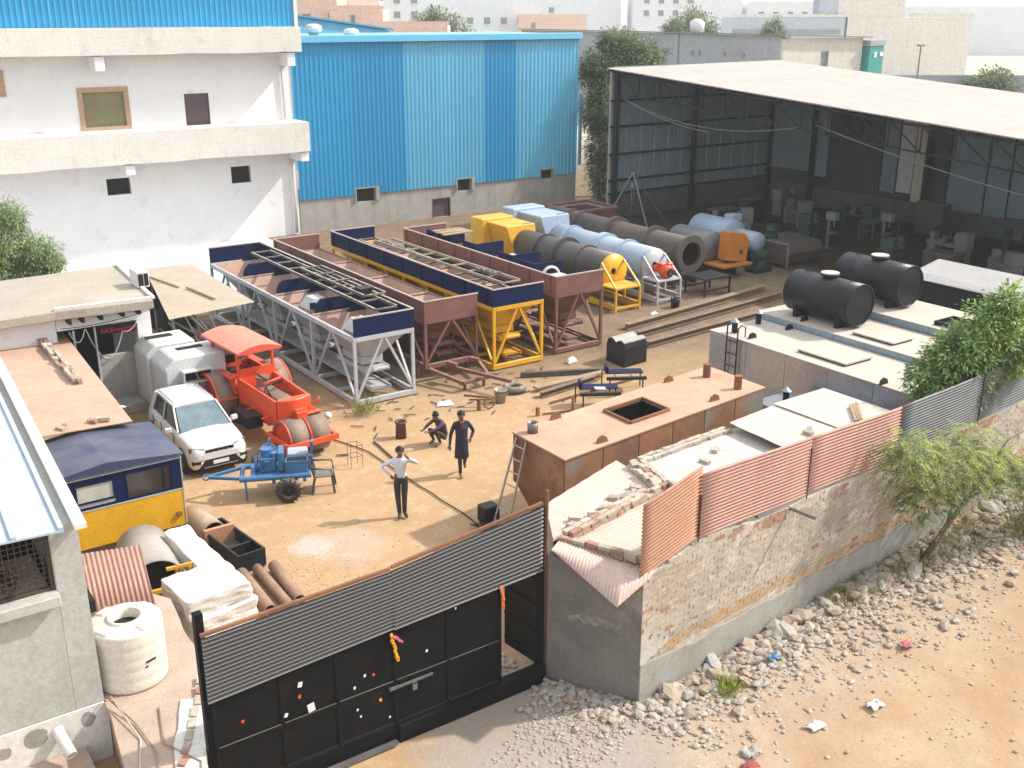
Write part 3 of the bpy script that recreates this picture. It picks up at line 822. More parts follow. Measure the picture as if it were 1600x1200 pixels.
for i in range(60):
    u0, u1 = .35+i*.018, .368+i*.018
    f_ = max(0, math.sin(PI*(i+.5)/60))**.5
    hh = f_*(.16+.16*noise.noise(Vector((i*.13, 2, 3)))+.08*noise.noise(Vector((i*.6, 5, 3)))); c0 = 1.38+.10*noise.noise(Vector((i*.1, 9, 1)))
    if hh < .02: continue
    A0_, A1_ = GE+EN*u0+ou, GE+EN*u1+ou
    pe.add([(A0_.x, A0_.y, c0-hh*.6), (A1_.x, A1_.y, c0-hh*.6), (A1_.x, A1_.y, c0+hh*.5), (A0_.x, A0_.y, c0+hh*.5)], [(0, 1, 2, 3)])
obj('peeling_patch', pe, mat('thin_whitewash', (.27, .255, .23), (.19, .18, .16), sc=9, rough=.95, bump=.3, lo=.42, hi=.55), bw)
obj('spout', MB().tube(wp(3.95, .05, 2.38), wp(4.05, -.5, 2.33), .035, n=8), steel, bw)

# ------------------------------------------------------------------ corrugated sheets standing on the wall
cf = thing('corrugated_fence', wp(7, .1, 2.4), 'row of rusty pink and grey corrugated sheets standing along the top of the brick wall', 'fence')
tinor = mat('rusty_orange_sheet', (.47, .23, .13), (.40, .19, .11), sc=1.0, rough=.7, dust=.2, rust=.45, rustc=(.34, .15, .06), bump=.05)
tingr = mat('old_grey_sheet', (.14, .155, .16), (.11, .12, .125), sc=1.0, rough=.6, metal=.3, dust=.05, rust=.35, rustc=(.25, .13, .08), bump=.05)  # grey darkened to take in the shade of the trees
segs = [(-.06, 1.36, 2.36, 2.66, 3.68, 3.78, tinor, .03), (1.32, 4.48, 2.62, 2.47, 3.82, 3.62, tinpink, .015), (4.46, 7.75, 2.47, 2.30, 3.63, 3.47, tinpink, .045),
        (7.7, 11.1, 2.3, 2.25, 3.47, 3.42, tingr, .03), (11.06, 16.8, 2.25, 2.2, 3.4, 3.36, tingr, .05)]
for u0, u1, b0, b1, t0, t1, m_, off in segs:
    o = Vector(wp(u0, off, b0))
    v = Vector(wp(u1, off, b1))-o
    mb = MB().corr(o, (0, 0, t0-b0), v, pitch=.0665, amp=.014, th=.004, nv=6, bend=lambda q: (q.x, q.y+.012*math.sin(q.x*2.1), q.z))
    obj('sheet', mb, m_, cf)
for u in (.0, 3.0, 6.2, 9.4, 12.6):
    obj('post', MB().box(-.03, .03, -.03, .03, 2.0, 3.35) if False else MB().tube(wp(u+.15, .16, 1.8), wp(u+.15, .16, 3.4), .03, n=6), rustm, cf)
for u in (1.33, 4.47, 11.08):
    obj('edge_strip', MB().tube(wp(u, .0, wtop(u)-.02), wp(u, -.005, 3.45), .012, n=5), dark, cf)

# ------------------------------------------------------------------ low outbuilding behind the wall, its roof strewn with bricks
lt = thing('outbuilding', (14, 13.3, 0), 'low outbuilding behind the brick wall, its flat sheet roof weighed down with rows of bricks', 'building')
obj('yard_wall', MB().hexa([(10.75, 14.0, 0), (13.2, 14.85, 0), (13.2, 15.0, 0), (10.75, 14.15, 0), (10.75, 14.0, 2.3), (13.2, 14.85, 2.3), (13.2, 15.0, 2.3), (10.75, 14.15, 2.3)]).box(13.2, 19.3, 14.55, 14.75, 0, 2.3), conc, lt)
roofA = MB()
# two panels of fine corrugated sheet, either side of the brick row
def slab(mb, pts, zs, th=.02, m=0):
    n = len(pts); up = [(p[0], p[1], z) for p, z in zip(pts, zs)]; dn = [(x, y, z-th) for x, y, z in up]
    return mb.add(up+dn, [tuple(range(n)), tuple(range(2*n-1, n-1, -1))]+[(i, n+i, n+(i+1) % n, (i+1) % n) for i in range(n)], m)
def corr_poly(pts, z, m_, name, parent, pitch=.11, amp=.011, ang=0.0):
    """corrugated sheet cut to a convex polygon: strips along the ridge direction"""
    c, s = math.cos(ang), math.sin(ang)
    P = [(x*c+y*s, -x*s+y*c) for x, y in pts]      # ridge direction = first axis
    v0, v1 = min(p[1] for p in P), max(p[1] for p in P)
    mb = MB(); n = max(2, int((v1-v0)/pitch*4)); rows = []
    for i in range(n+1):
        v = v0+(v1-v0)*min(max(i/n, .0005), .9995); hit = []
        for k in range(len(P)):
            a, b = P[k], P[(k+1) % len(P)]
            if (a[1]-v)*(b[1]-v) <= 0 and a[1] != b[1]:
                hit.append(a[0]+(b[0]-a[0])*(v-a[1])/(b[1]-a[1]))
        rows.append((min(hit), max(hit), v, amp*math.cos(PI*i/2)))
    V = []; F = []
    zf = z if callable(z) else (lambda x, y: z)
    for sg in (0, .006):
        for u0, u1, v, h in rows:
            for u in (u0, u1):
                x, y = u*c-v*s, u*s+v*c
                V.append((x, y, zf(x, y)+h-sg))
    k = len(rows)*2
    for i in range(len(rows)-1):
        q = (2*i, 2*i+1, 2*i+3, 2*i+2); F.append(q); F.append(tuple(k+j for j in q[::-1]))
        F.append((2*i, 2*i+2, k+2*i+2, k+2*i)); F.append((2*i+1, k+2*i+1, k+2*i+3, 2*i+3))
    mb.add(V, F, 0, False)
    return obj(name, mb, m_, parent)
zr = lambda x, y: 2.47-.05*(y-12)
corr_poly([(9.98, 12.86), (10.62, 11.45), (13.2, 11.75), (13.0, 13.45)], zr, palepink, 'roof_sheet', lt, ang=.12, amp=.006)
corr_poly([(9.95, 12.95), (13.0, 13.52), (13.28, 15.22), (10.80, 14.32)], zr, palepink, 'roof_sheet', lt, ang=.12, amp=.006)
slab(MB(), [(0, 0)]*3, [0]*3)
wc = mat('whitish_concrete', (.56, .53, .48), (.50, .47, .42), sc=1.0, rough=.9, bump=.25, streak=.2)
obj('roof_slab', slab(MB(), [(13.08, 11.8), (16.6, 12.1), (16.5, 14.9), (13.25, 14.75)], [2.42]*4, .14), wc, lt)
corr_poly([(16.0, 12.2), (17.9, 12.35), (17.85, 15.05), (16.15, 14.85)], lambda x, y: 2.62, tindust, 'roof_sheet', lt, ang=1.62, pitch=.09, amp=.006)
corr_poly([(17.8, 12.35), (19.6, 12.55), (19.55, 15.1), (17.75, 15.05)], lambda x, y: 2.66, tindust, 'roof_sheet', lt, ang=1.62, pitch=.09, amp=.006)
# sheet drooping off the corner
dp = MB(); A, B, T = Vector((9.62, 12.58, 2.5)), Vector((10.52, 11.08, 2.40)), Vector((9.78, 11.06, 2.10))
A2, B2 = A+Vector((.35, .2, .02)), B+Vector((.35, .2, .02))
V = []; F = []; n = 120
for i in range(n+1):
    t = i/n; e = A.lerp(B, t)
    w_ = max(0, 1-abs(t-.72)/(.72 if t < .72 else .28))
    tip = e+(T-A.lerp(B, .72))*w_
    h = .007*math.cos(i*PI/2)
    ein = A2.lerp(B2, t)
    for p in (ein, e, tip): V.append((p.x, p.y, p.z+h+.02))
for i in range(n):
    for k in (0, 1): F.append((3*i+k, 3*i+k+1, 3*i+k+4, 3*i+k+3))
dp.add(V, F, 0, True)
obj('drooping_sheet', dp, palepink, lt, sol=.006)
def lay(p, q, rows, courses, z0, jitter=.02, mixm=None, tilt=.03, par=None):
    p, q = Vector((*p, 0)), Vector((*q, 0)); d = (q-p); L = d.length; d.normalize(); nn = Vector((-d.y, d.x, 0)); a = math.atan2(d.y, d.x)
    for c in range(courses):
        for r in range(rows):
            u = R.uniform(0, .12)
            while u < L:
                if R.random() > .08 or c == 0:
                    pos = p+d*(u+.115)+nn*((r-(rows-1)/2)*.118+R.uniform(-jitter, jitter))
                    inst('brick', brick_mesh((mixm or brickmats)[R.randrange(len(mixm or brickmats))], R.randrange(5)), par or lt, (pos.x, pos.y, z0(pos.x, pos.y)+.045+c*.073),
                         (R.gauss(0, tilt), R.gauss(0, tilt), a+R.gauss(0, .07)))
                u += .243
top = lambda x, y: zr(x, y)
dustb = [brickmats[3], brickmats[1], brickmats[3], brickmats[3], brickmats[1], brickmats[0]]
lay((10.15, 12.85), (12.95, 13.5), 2, 2, top, mixm=dustb)
lay((9.98, 12.80), (10.60, 11.38), 1, 2, top, mixm=[brickmats[0], brickmats[1], brickmats[3]])
lay((13.35, 14.75), (12.98, 13.6), 3, 2, top, jitter=.03, mixm=dustb, tilt=.06)
lay((13.4, 14.66), (16.1, 14.88), 2, 1, lambda x, y: 2.42, mixm=[brickmats[2], brickmats[3]])
lay((13.08, 13.45), (13.0, 12.75), 1, 2, lambda x, y: 2.44, mixm=[brickmats[0], brickmats[2]])
for k in range(9):
    t = R.random(); x, y = 10.4+2.6*t+R.uniform(-.1, .1), 13.05+.62*t+R.uniform(.06, .3)
    inst('brick', brick_mesh(dustb[k % 4], k % 5), lt, (x, y, zr(x, y)+.05), (R.uniform(-.3, .3), R.uniform(-.4, .4), R.uniform(0, 3)))
for x, y in ((17.0, 13.4), (17.15, 13.5), (17.5, 12.95), (17.65, 13.0), (17.6, 13.08), (15.1, 14.2), (14.5, 13.9)):
    inst('brick', brick_mesh(brickmats[R.randrange(4)], R.randrange(5)), lt, (x, y, (2.68 if x > 16 else 2.46)), (R.uniform(-.2, .2), 0, R.uniform(0, 3)))
for k in range(3):
    obj('batten', MB().beam((18.3+.08*k, 13.2, 2.72), (19.0+.1*k, 13.9, 2.72), .07, .03), wood, lt)
obj('post', MB().tube((9.62, 12.72, 0), (9.64, 12.74, 3.55), .03, n=6), rustm, lt)

# ------------------------------------------------------------------ gate
GY = 12.65
gt = thing('yard_gate', (6.6, GY, 0), 'big black sheet metal gate with corrugated black sheets along its top', 'gate')
gX = [3.75, 4.75, 5.64, 6.62, 7.6, 8.62]
gblack = mat('gate_black', (.008, .009, .010), (.011, .012, .013), rough=.5, spec=.08, bump=.03, rust=.04)
greyed = mat('worn_steel_edge', (.20, .20, .20), (.13, .13, .13), rough=.5, metal=.4, bump=.05)
for i in range(5):
    for z0, z1 in ((.36, 1.06), (1.12, 2.12)):
        obj('panel', MB().box(gX[i]+.02, gX[i+1]-.02, GY-.004, GY+.004, z0, z1), gblack, gt)
for i, x in enumerate(gX):
    obj('stile', MB().box(x-.025, x+.025, GY-.022, GY+.03, .33, 2.14), gblack, gt, bev=.004)
for i in range(5):
    obj('mid_rail', MB().box(gX[i]+.026, gX[i+1]-.026, GY-.026, GY-.005, 1.06, 1.12).box(gX[i]+.03, gX[i+1]-.03, GY-.03, GY-.02, 1.118, 1.128, 1), [gblack, greyed], gt)
obj('top_rail', MB().box(3.72, 9.45, GY-.03, GY+.03, 2.145, 2.2), gblack, gt)
obj('bottom_rail', MB().box(3.74, 6.6, GY-.03, GY+.03, .27, .33).box(6.64, 8.64, GY-.03, GY+.03, .27, .33), gblack, gt)
obj('threshold', MB().box(6.63, 9.5, GY-.10, GY+.09, -.08, .30), gblack, gt, bev=.01)
obj('track', MB().box(3.6, 6.55, GY-.16, GY-.10, .02, .10), greyed, gt)
obj('kick_plate', MB().box(3.74, 6.61, GY-.02, GY+.02, .0, .262), gblack, gt)
for x in (3.70, 9.49):
    obj('post', MB().box(x-.06, x+.06, GY+.02, GY+.14, -.05, 3.3), gblack, gt)
dl = obj('wicket_door', MB().hexa([(9.40, GY+.03, .34), (9.42, GY+.03, .34), (9.33, GY+.86, .34), (9.31, GY+.86, .34), (9.40, GY+.03, 2.08), (9.42, GY+.03, 2.08), (9.33, GY+.86, 2.08), (9.31, GY+.86, 2.08)]), gblack, gt)
rb = MB()
for z in (.5, 1.0, 1.5, 1.95): rb.beam((9.385, GY+.05, z), (9.30, GY+.84, z), .03)
obj('ribs', rb, gblack, dl)
cblack = mat('black_corrugated', (.016, .016, .017), (.012, .012, .013), rough=.4, spec=.3, dust=.6, dustc=(.24, .235, .225), dn=(-.6, .35), bump=.02)  # dust terms here paint the sky's sheen on upward ridge faces
for (x0, x1, b0, b1, t0, t1) in ((3.68, 6.63, 1.93, 2.08, 2.98, 3.08), (6.62, 9.46, 2.06, 2.18, 3.09, 3.38)):
    mb = MB(); o = Vector((x0, GY-.05, b0))
    k = 16; st = k*6; V = []; nv = 4
    for sg in (0, .005):
        for j in range(nv+1):
            f = j/nv
            for i in range(st+1):
                s_ = i/st; zb = b0+(b1-b0)*f; zt = t0+(t1-t0)*f
                V.append((x0+(x1-x0)*f, GY-.05-.026*math.cos(2*PI*i/6)+sg, zb+(zt-zb)*s_))
    w_ = st+1; T_ = w_*(nv+1); F = []
    for sgi in (0, 1):
        for j in range(nv):
            for i in range(st):
                q = (sgi*T_+j*w_+i, sgi*T_+(j+1)*w_+i, sgi*T_+(j+1)*w_+i+1, sgi*T_+j*w_+i+1)
                F.append(q if sgi == 0 else q[::-1])
    mb.add(V, F, 0, True)
    obj('corrugated_sheet', mb, cblack, gt)
obj('top_angle', MB().beam((3.68, GY-.02, 3.0), (6.61, GY-.02, 3.1), .05, .05).beam((6.63, GY-.02, 3.12), (9.46, GY-.02, 3.41), .05, .05), rustm, gt)
lat = obj('latch_bar', MB().box(6.62, 7.28, GY-.075, GY-.045, 1.0, 1.035).box(6.5, 6.66, GY-.07, GY-.04, .99, 1.04), greyed, gt)
obj('padlock', MB().box(6.90, 6.98, GY-.09, GY-.055, .86, .96).torus((6.94, GY-.07, .97), (0, 1, 0), .03, .008, 12, 6), steel, lat)
for x, z, s_, m_ in ((4.15, 1.42, .05, red), (5.05, 1.68, .09, white), (5.03, 1.48, .06, red), (5.2, 1.22, .15, white), (4.8, 1.25, .07, white), (6.1, 1.42, .05, white),
                     (6.25, 1.38, .05, red), (5.92, 1.27, .05, white), (7.2, 1.45, .05, white), (6.0, .72, .04, white), (6.35, .88, .06, yel), (7.75, 2.03, .04, white), (5.95, .86, .04, white), (6.5, .5, .04, white)):
    obj('paper_scrap', MB().cbox((x, GY-.030, z), (s_*.75, .004, s_), (.05, R.uniform(-.4, .4), 0)), m_, gt)
marig = mat('marigold', (.75, .42, .01), (.70, .30, .01), sc=30, rough=.9, bump=.5)
orang = mat('orange_flower', (.80, .22, .02), (.75, .15, .03), sc=30, rough=.9, bump=.5)
pinkf = mat('pink_flower', (.75, .10, .12), (.70, .12, .2), sc=30, rough=.9, bump=.5)
def blossoms(pts, r, m_, name, parent):
    mb = MB()
    pts = [Vector(p) for p in pts]; n = 0
    for a, b in zip(pts[:-1], pts[1:]):
        k = max(1, int((b-a).length/(r*1.1)))
        for i in range(k):
            c = a.lerp(b, i/k)+Vector((R.uniform(-.01, .01), R.uniform(-.01, .004), 0)); q = r*R.uniform(.8, 1.15)
            mb.lathe(c, (R.uniform(-.5, .5), -1, R.uniform(-.5, .5)), [(.001, -q*.7), (q*.8, -q*.4), (q, 0), (q*.75, q*.45), (q*.5, q*.35), (.001, q*.6)], 8, sm=False)
    return obj(name, mb, m_, parent)
t = thing('flower_garland', (6.55, GY-.07, 2.0), 'yellow marigold garland with a short pink tail hanging on the middle of the black gate', 'garland', 'garlands on the gate')
blossoms([(6.55, GY-.08, 2.0), (6.6, GY-.085, 1.75), (6.67, GY-.08, 1.48)], .032, marig, 'yellow_strand', t)
blossoms([(6.57, GY-.09, 1.97), (6.66, GY-.09, 1.9), (6.74, GY-.085, 1.80)], .028, pinkf, 'pink_strand', t)
t = thing('flower_garland', (8.6, GY-.07, 2.1), 'orange marigold garland hanging beside the open wicket of the black gate', 'garland', 'garlands on the gate')
blossoms([(8.58, GY-.08, 2.16), (8.63, GY-.085, 1.98), (8.64, GY-.08, 1.72)], .026, orang, 'orange_strand', t)

# ------------------------------------------------------------------ near building on the left edge
nbm = mat('near_grey_render', (.50, .49, .45), (.46, .45, .41), sc=.8, rough=.9, bump=.2, streak=.22, streakc=(.22, .21, .19))
nb = thing('corner_building', (0, 16.5, 0), 'grey rendered building with a pale blue sheet roof and a barred window', 'building')
NY = 14.9
nm = wall_holes(MB(), -4, 2.37, .95, 4.02, NY, NY+.22, [(-3, 2.36, 3.05, 4.02)])
obj('wall', nm, nbm, nb)
obj('corner_column', MB().hexa([(2.372, NY-.003, .95), (2.78, NY-.003, .95), (3.35, 24, .95), (2.97, 24, .95), (2.372, NY-.003, 4.04), (2.76, NY-.003, 4.04), (3.33, 24, 4.0), (2.97, 24, 4.0)]), nbm, nb)
obj('back_wall', MB().box(-4, 3, 24.1, 24.3, .9, 4.0).box(-4, -3.8, 15.2, 24, .9, 4), nbm, nb)
obj('sill', MB().box(-3.9, 2.372, NY-.16, NY+.2, 2.86, 3.04), nbm, nb, bev=.015)
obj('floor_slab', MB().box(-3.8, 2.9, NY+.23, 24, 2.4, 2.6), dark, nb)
gr = MB(); barm = mat('rusty_bar', (.10, .06, .04), (.07, .045, .03), rough=.8)
x = -1.5
gfr = obj('window_frame', MB().box(2.30, 2.37, NY+.05, NY+.12, 3.05, 4.0).box(-3, 2.29, NY+.05, NY+.12, 3.05, 3.10), barm, nb)
while x < 2.3: gr.box(x-.006, x+.006, NY+.08, NY+.092, 3.1, 4.0); x += .085
z = 3.17
while z < 4: gr.box(-1.6, 2.3, NY+.078, NY+.090, z-.006, z+.006); z += .085
obj('grille', gr, barm, gfr)
bluep = mat('pale_blue_roof', (.42, .52, .62), (.38, .48, .58), sc=.6, rough=.55, dust=.25, dustc=(.55, .50, .44), bump=.03)
rf = MB()
def rz2(x, y): return 4.10+.045*(2.8-x)
P0 = [(2.44, NY-.32), (3.42, 24.2)]
nrib = 9
for i in range(nrib):   # sheet strips run up the slope, parallel to the eave edge
    a0, a1 = -i*.62, -(i+1)*.62
    q = [(2.52+a1, NY-.30), (2.52+a0, NY-.30), (3.10+a0, 24.2), (3.10+a1, 24.2)]
    zz = [rz2(x, y) for x, y in q]
    m2 = slab(MB(), q, zz, .03)
    m2.beam((2.52+a0-.03, NY-.30, rz2(2.52+a0, 0)+.02), (3.10+a0-.03, 24.2, rz2(3.10+a0, 0)+.02), .07, .05)
    obj('roof_sheet', m2, bluep, nb)
obj('verge_board', slab(MB(), [(2.66, NY-.34), (2.83, NY-.34), (3.40, 24.2), (3.23, 24.2)], [4.15]*4, .07), paleband, nb)
# things on the floor behind the bars
t = thing('wire_coil', (1.65, 15.6, 2.6), 'coil of wire lying behind the barred window of the corner building', 'wire coil')
cm = MB()
for k in range(9): cm.torus((1.55+R.uniform(-.05, .05), 15.55+R.uniform(-.05, .05), 3.02+k*.018), (R.gauss(0, .08), R.gauss(0, .08), 1), .30+R.uniform(-.09, .1), .010, 24, 5)
obj('coil', cm, barm, t)
obj('base_board', MB().box(.6, 2.3, 15.2, 16.4, 2.62, 3.0), tindust, t)
# peeling plaster band, slab and pipe below
low = thing('water_tank_slab', (3, 14.5, 0), 'cracked pinkish masonry platform beside the gate, carrying the cream water tank', 'platform')
pinkm = mat('pink_dusty_masonry', (.52, .40, .31), (.44, .33, .26), sc=1.5, rough=.95, bump=.35, c3=(.56, .46, .38))
def rough_edge(pts, n, amp):
    out = []
    for i in range(len(pts)):
        a, b = Vector(pts[i]), Vector(pts[(i+1) % len(pts)])
        for k in range(n):
            p = a.lerp(b, k/n); out.append((p.x+amp*noise.noise(Vector((p.x*3, p.y*3, 1))), p.y+amp*noise.noise(Vector((p.x*3, p.y*3, 8)))))
    return out
obj('top', slab(MB(), rough_edge([(2.40, 11.4), (3.42, 11.4), (3.62, 13.1), (4.38, 14.6), (4.55, 17.3), (3.9, 18.5), (2.9, 18.7), (2.80, 14.95)], 7, .06), [1.0]*56, .16), pinkm, low)
obj('body', MB().prism([(2.5, 11.3, -.1), (3.36, 11.3, -.1), (3.50, 13.1, -.1), (4.2, 14.7, -.1), (4.4, 17.2, -.1), (3.8, 18.3, -.1), (2.9, 18.4, -.1), (2.83, 15.0, -.1)], (0, 0, .935)), pinkm, low)
obj('old_plaster', slab(MB(), rough_edge([(2.85, 11.4), (3.5, 11.8), (3.55, 12.55), (4.1, 14.0), (3.75, 14.2), (3.3, 13.2)], 6, .05), [1.035]*36, .06), paleband, low)
for bx, by, ba in ((3.55, 13.25, 1.1), (3.68, 13.5, 1.15), (3.8, 13.75, 1.1), (3.95, 14.0, 1.2), (4.05, 14.25, 1.3), (4.15, 14.5, 1.25), (3.3, 12.75, .9), (3.42, 13.0, 1.0), (3.0, 12.3, .9), (3.14, 12.5, 1.0)): inst('brick', brick_mesh(brickmats[(0, 1, 3)[int(bx*100) % 3]], int(by*10) % 5), low, (bx, by, 1.03), (R.gauss(0, .1), R.gauss(0, .08), ba))
obj('band', wall_holes(MB(), -4, 2.80, .0, 1.0, NY-.06, NY-.02, []), paleband, low)
obj('lower_wall', MB().box(-4, 2.4, 11, NY-.07, -.1, .35), pinkm, low)
for px0, pz0, pw0, ph0 in ((1.75, .78, .34, .16), (2.5, .80, .22, .14), (1.3, .7, .2, .1)):
    pts = [(px0+pw0/2*math.cos(k*PI/7)*(1+.35*noise.noise(Vector((k, px0, 1)))), NY-.063, pz0+ph0*math.sin(k*PI/7)*(1+.35*noise.noise(Vector((k, px0, 5))))) for k in range(14)]
    obj('bare_patch', MB().add(pts, [tuple(range(14))]), cement, low)
pp = thing('drain_pipe', (2.1, 14.7, .7), 'short pale drain pipe sticking out of the peeling wall under the corner building', 'pipe')
pv_ = MB().lathe((2.05, 14.86, .80), (.12, -.6, -.32), [(.085, 0), (.085, .5), (.066, .5), (.066, .02)], 20)
obj('pipe', pv_, paleband, pp)
obj('bore', MB().disc((2.05+.12*.30, 14.86-.6*.30, .80-.32*.30), (.12, -.6, -.32), .067, 20), dark, pp)
for i, pts in enumerate(([(2.8, 14.8, 1.1), (3.0, 14.0, 1.03), (3.05, 13.2, 1.03), (2.9, 12.4, 1.03), (3.0, 11.6, 1.03)], [(2.85, 14.75, 1.12), (2.95, 13.6, 1.02), (2.7, 12.8, 1.03), (2.75, 11.8, 1.03)],
                         [(3.4, 14.2, 1.02), (3.2, 13.3, 1.03), (3.5, 12.6, 1.05), (3.3, 12.0, 1.05)])):
    o = obj('cable', MB().path(pts, .012, 5), [wood, tindust, wood][i], label=['long loose cable trailing from the corner building over the platform', 'thin cable nearest the drain pipe on the platform', 'bent cable crossing the crack in the platform'][i], cat='cable', group='cables on the platform')
wt = thing('water_tank', (3.33, 15.3, 1.0), 'cream plastic water tank with its lid off, on the platform beside the gate', 'water tank')
cream = mat('cream_plastic', (.76, .71, .61), (.73, .68, .58), sc=1.5, rough=.5, bump=.03, dust=.1, streak=.12, streakc=(.45, .38, .28))
pr = [(.50, 0), (.55, .02)]
h = .06
for k in range(5): pr += [(.555, h), (.555, h+.12), (.552, h+.13), (.552, h+.15)]; h += .185
pr += [(.553, 1.0), (.53, 1.02), (.33, 1.06), (.27, 1.065), (.27, 1.10), (.235, 1.10), (.235, .95), (.18, .7)]
obj('barrel', MB().lathe((3.33, 15.3, 1.0), (0, 0, 1), pr, 40), cream, wt)
obj('opening', MB().disc((3.33, 15.3, 1.93), (0, 0, 1), .236, 24), dark, wt)
for k in range(4):
    a = k*PI/2+.5
    obj('shoulder_lug', MB().cbox((3.33+.42*math.cos(a), 15.3+.42*math.sin(a), 2.035), (.19, .26, .07), (0, .15, a)), cream, wt, bev=.02)
obj('print', MB().cbox((3.33+.555*math.sin(.35), 15.3-.556*math.cos(.35), 1.5), (.17, .012, .03), (0, 0, .35)).cbox((3.33+.555*math.sin(.20), 15.3-.556*math.cos(.2), 1.42), (.04, .012, .025), (0, 0, .2)), blackm, wt)

# ------------------------------------------------------------------ brown roofed store, flat concrete block, sheet lean-to
brs = mat('brown_dusty_roof', (.47, .31, .22), (.42, .27, .19), sc=.5, rough=.85, dust=.4, dustc=(.52, .36, .265), bump=.05)
br = thing('open_store', (5, 28, 0), 'open fronted store under a big dusty brown sheet roof, on the left', 'building')
for k in range(6):
    y0, y1 = 23.2+k*1.52, 23.2+(k+1)*1.52+.08
    xr = lambda y: 5.78+(y-23.2)*.058
    obj('roof_sheet', MB().hexa([(3.4, y0, 2.34-.012*k), (xr(y0), y0, 2.26-.012*k), (xr(y1), y1, 2.26-.012*k), (3.4, y1, 2.34-.012*k), (3.4, y0, 2.36-.012*k), (xr(y0), y0, 2.28-.012*k), (xr(y1), y1, 2.265-.012*k), (3.4, y1, 2.345-.012*k)]), brs, br)
for y in (23.5, 26, 28.5, 31, 32.3): obj('post', MB().box(5.5+(y-23.5)*.05, 5.6+(y-23.5)*.05, y-.05, y+.05, 0, 2.2), steel, br)
obj('back_wall', MB().box(3.3, 3.4, 23.3, 32.3, 0, 2.2), conc, br)
lay((5.52, 31.9), (5.42, 26.6), 2, 2, lambda x, y: 2.275, jitter=.012, mixm=[brickmats[1], brickmats[0], brickmats[3]], tilt=.015, par=br)
for x, y in ((5.0, 23.5), (5.1, 23.55), (5.25, 23.45), (4.3, 23.4), (4.38, 23.5)):
    inst('brick', brick_mesh(brickmats[R.randrange(4)], R.randrange(5)), br, (x, y, 2.36), (R.uniform(-.2, .2), 0, R.uniform(0, 3)))
cb = thing('concrete_office', (6.5, 32.5, 0), 'single storey white block with a flat concrete roof and an open dark front', 'building')
obj('roof_slab', slab(MB(), [(2.0, 30.05), (5.85, 30.25), (8.46, 30.0), (8.84, 35.1), (4.8, 34.9), (2.0, 34.8)], [3.22]*6, .26), mat('dusty_slab', (.44, .38, .30), (.37, .33, .27), sc=.8, rough=.92, bump=.25, c3=(.48, .43, .35)), cb, bev=.02)
obj('slab_kerb', MB().beam((5.85, 30.33, 3.26), (8.42, 30.1, 3.26), .14, .08).beam((8.5, 30.1, 3.26), (8.84, 35.0, 3.26), .1, .08), paleband, cb)
obj('front_beam', MB().box(5.9, 8.5, 30.6, 30.8, 2.55, 2.955), plaster, cb)
obj('right_pier', MB().box(8.1, 8.5, 30.6, 30.9, 0, 2.545), plaster, cb)
obj('side_wall', MB().box(8.3, 8.5, 30.91, 34.9, 0, 2.95), plaster, cb)
obj('left_part', MB().box(2.0, 5.89, 30.65, 30.85, 0, 2.95), plaster, cb)
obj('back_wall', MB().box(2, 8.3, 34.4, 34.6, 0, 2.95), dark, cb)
obj('front_low_wall', MB().box(6.92, 8.09, 30.62, 30.82, .0, 1.6), conc, cb)
for x in (6.15, 6.5, 7.0, 7.6, 8.05): obj('bracket', MB().box(x, x+.09, 30.2, 30.59, 2.80, 2.955), dark, cb)
for x in (6.3, 6.88): obj('pole', MB().tube((x, 30.5, 0), (x, 30.5, 2.54), .03, n=8), wgrey, cb)
obj('step', MB().box(6.6, 9.0, 29.9, 30.6, 0, .28), conc, cb)
obj('sign_board', MB().box(7.05, 8.07, 30.63, 30.65, 2.24, 2.50), dark, cb)
def text_obj(body, loc, size, m_, parent, name, rx=PI/2, rzz=0, ext=.004):
    cu = bpy.data.curves.new(name, 'FONT'); cu.body = body; cu.size = size; cu.extrude = ext
    ob = bpy.data.objects.new('tmp', cu); COL.objects.link(ob)
    bpy.context.view_layer.update()
    me = bpy.data.meshes.new_from_object(ob.evaluated_get(bpy.context.evaluated_depsgraph_get()))
    bpy.data.objects.remove(ob); me.materials.clear(); me.materials.append(m_)
    o = bpy.data.objects.new(name, me); COL.objects.link(o); o.parent = parent
    o.location = Vector(loc)-LOC[parent.name]; o.rotation_euler = (rx, 0, rzz)
    return o
signred = mat('sign_red', (.75, .02, .06), rough=.4, bump=0)
text_obj('S.K.Enterprises', (7.07, 30.62, 2.30), .165, signred, cb, 'lettering')
ribbon = mat('pale_ribbon', (.60, .62, .62), rough=.6, bump=0)
def sag(a, b, d, n=12):
    a, b = Vector(a), Vector(b)
    return [a.lerp(b, i/n)-Vector((0, 0, d*4*(i/n)*(1-i/n))) for i in range(n+1)]
o = obj('garland', MB().path(sag((6.65, 30.55, 2.52), (7.65, 30.55, 2.3), .85), .018, 5).path(sag((7.65, 30.55, 2.3), (8.08, 30.55, 2.52), .12), .018, 5).path(sag((6.2, 30.55, 2.5), (6.63, 30.55, 2.52), .35), .018, 5), ribbon,
        label='pale tinsel garland looped across the open front of the white office', cat='garland')
o = obj('cable', MB().path(sag((5.9, 30.1, 2.75), (8.45, 30.0, 2.98), .10), .012, 5), blackm, label='black cable sagging under the flat concrete roof', cat='cable')
ac = thing('air_conditioner', (8.67, 31.9, 3.24), 'boxy white air conditioner standing on the edge of the flat concrete roof', 'air conditioner')
obj('casing', MB().box(8.48, 8.84, 31.5, 32.25, 3.24, 3.72), paleband, ac, bev=.015)
obj('fan_grille', MB().box(8.52, 8.66, 31.48, 31.495, 3.3, 3.66).box(8.69, 8.81, 31.48, 31.495, 3.3, 3.66), dark, ac)
ll = thing('sheet_lean_to', (10.5, 33.5, 0), 'low lean-to with a beige corrugated sheet roof against the white building', 'shelter')
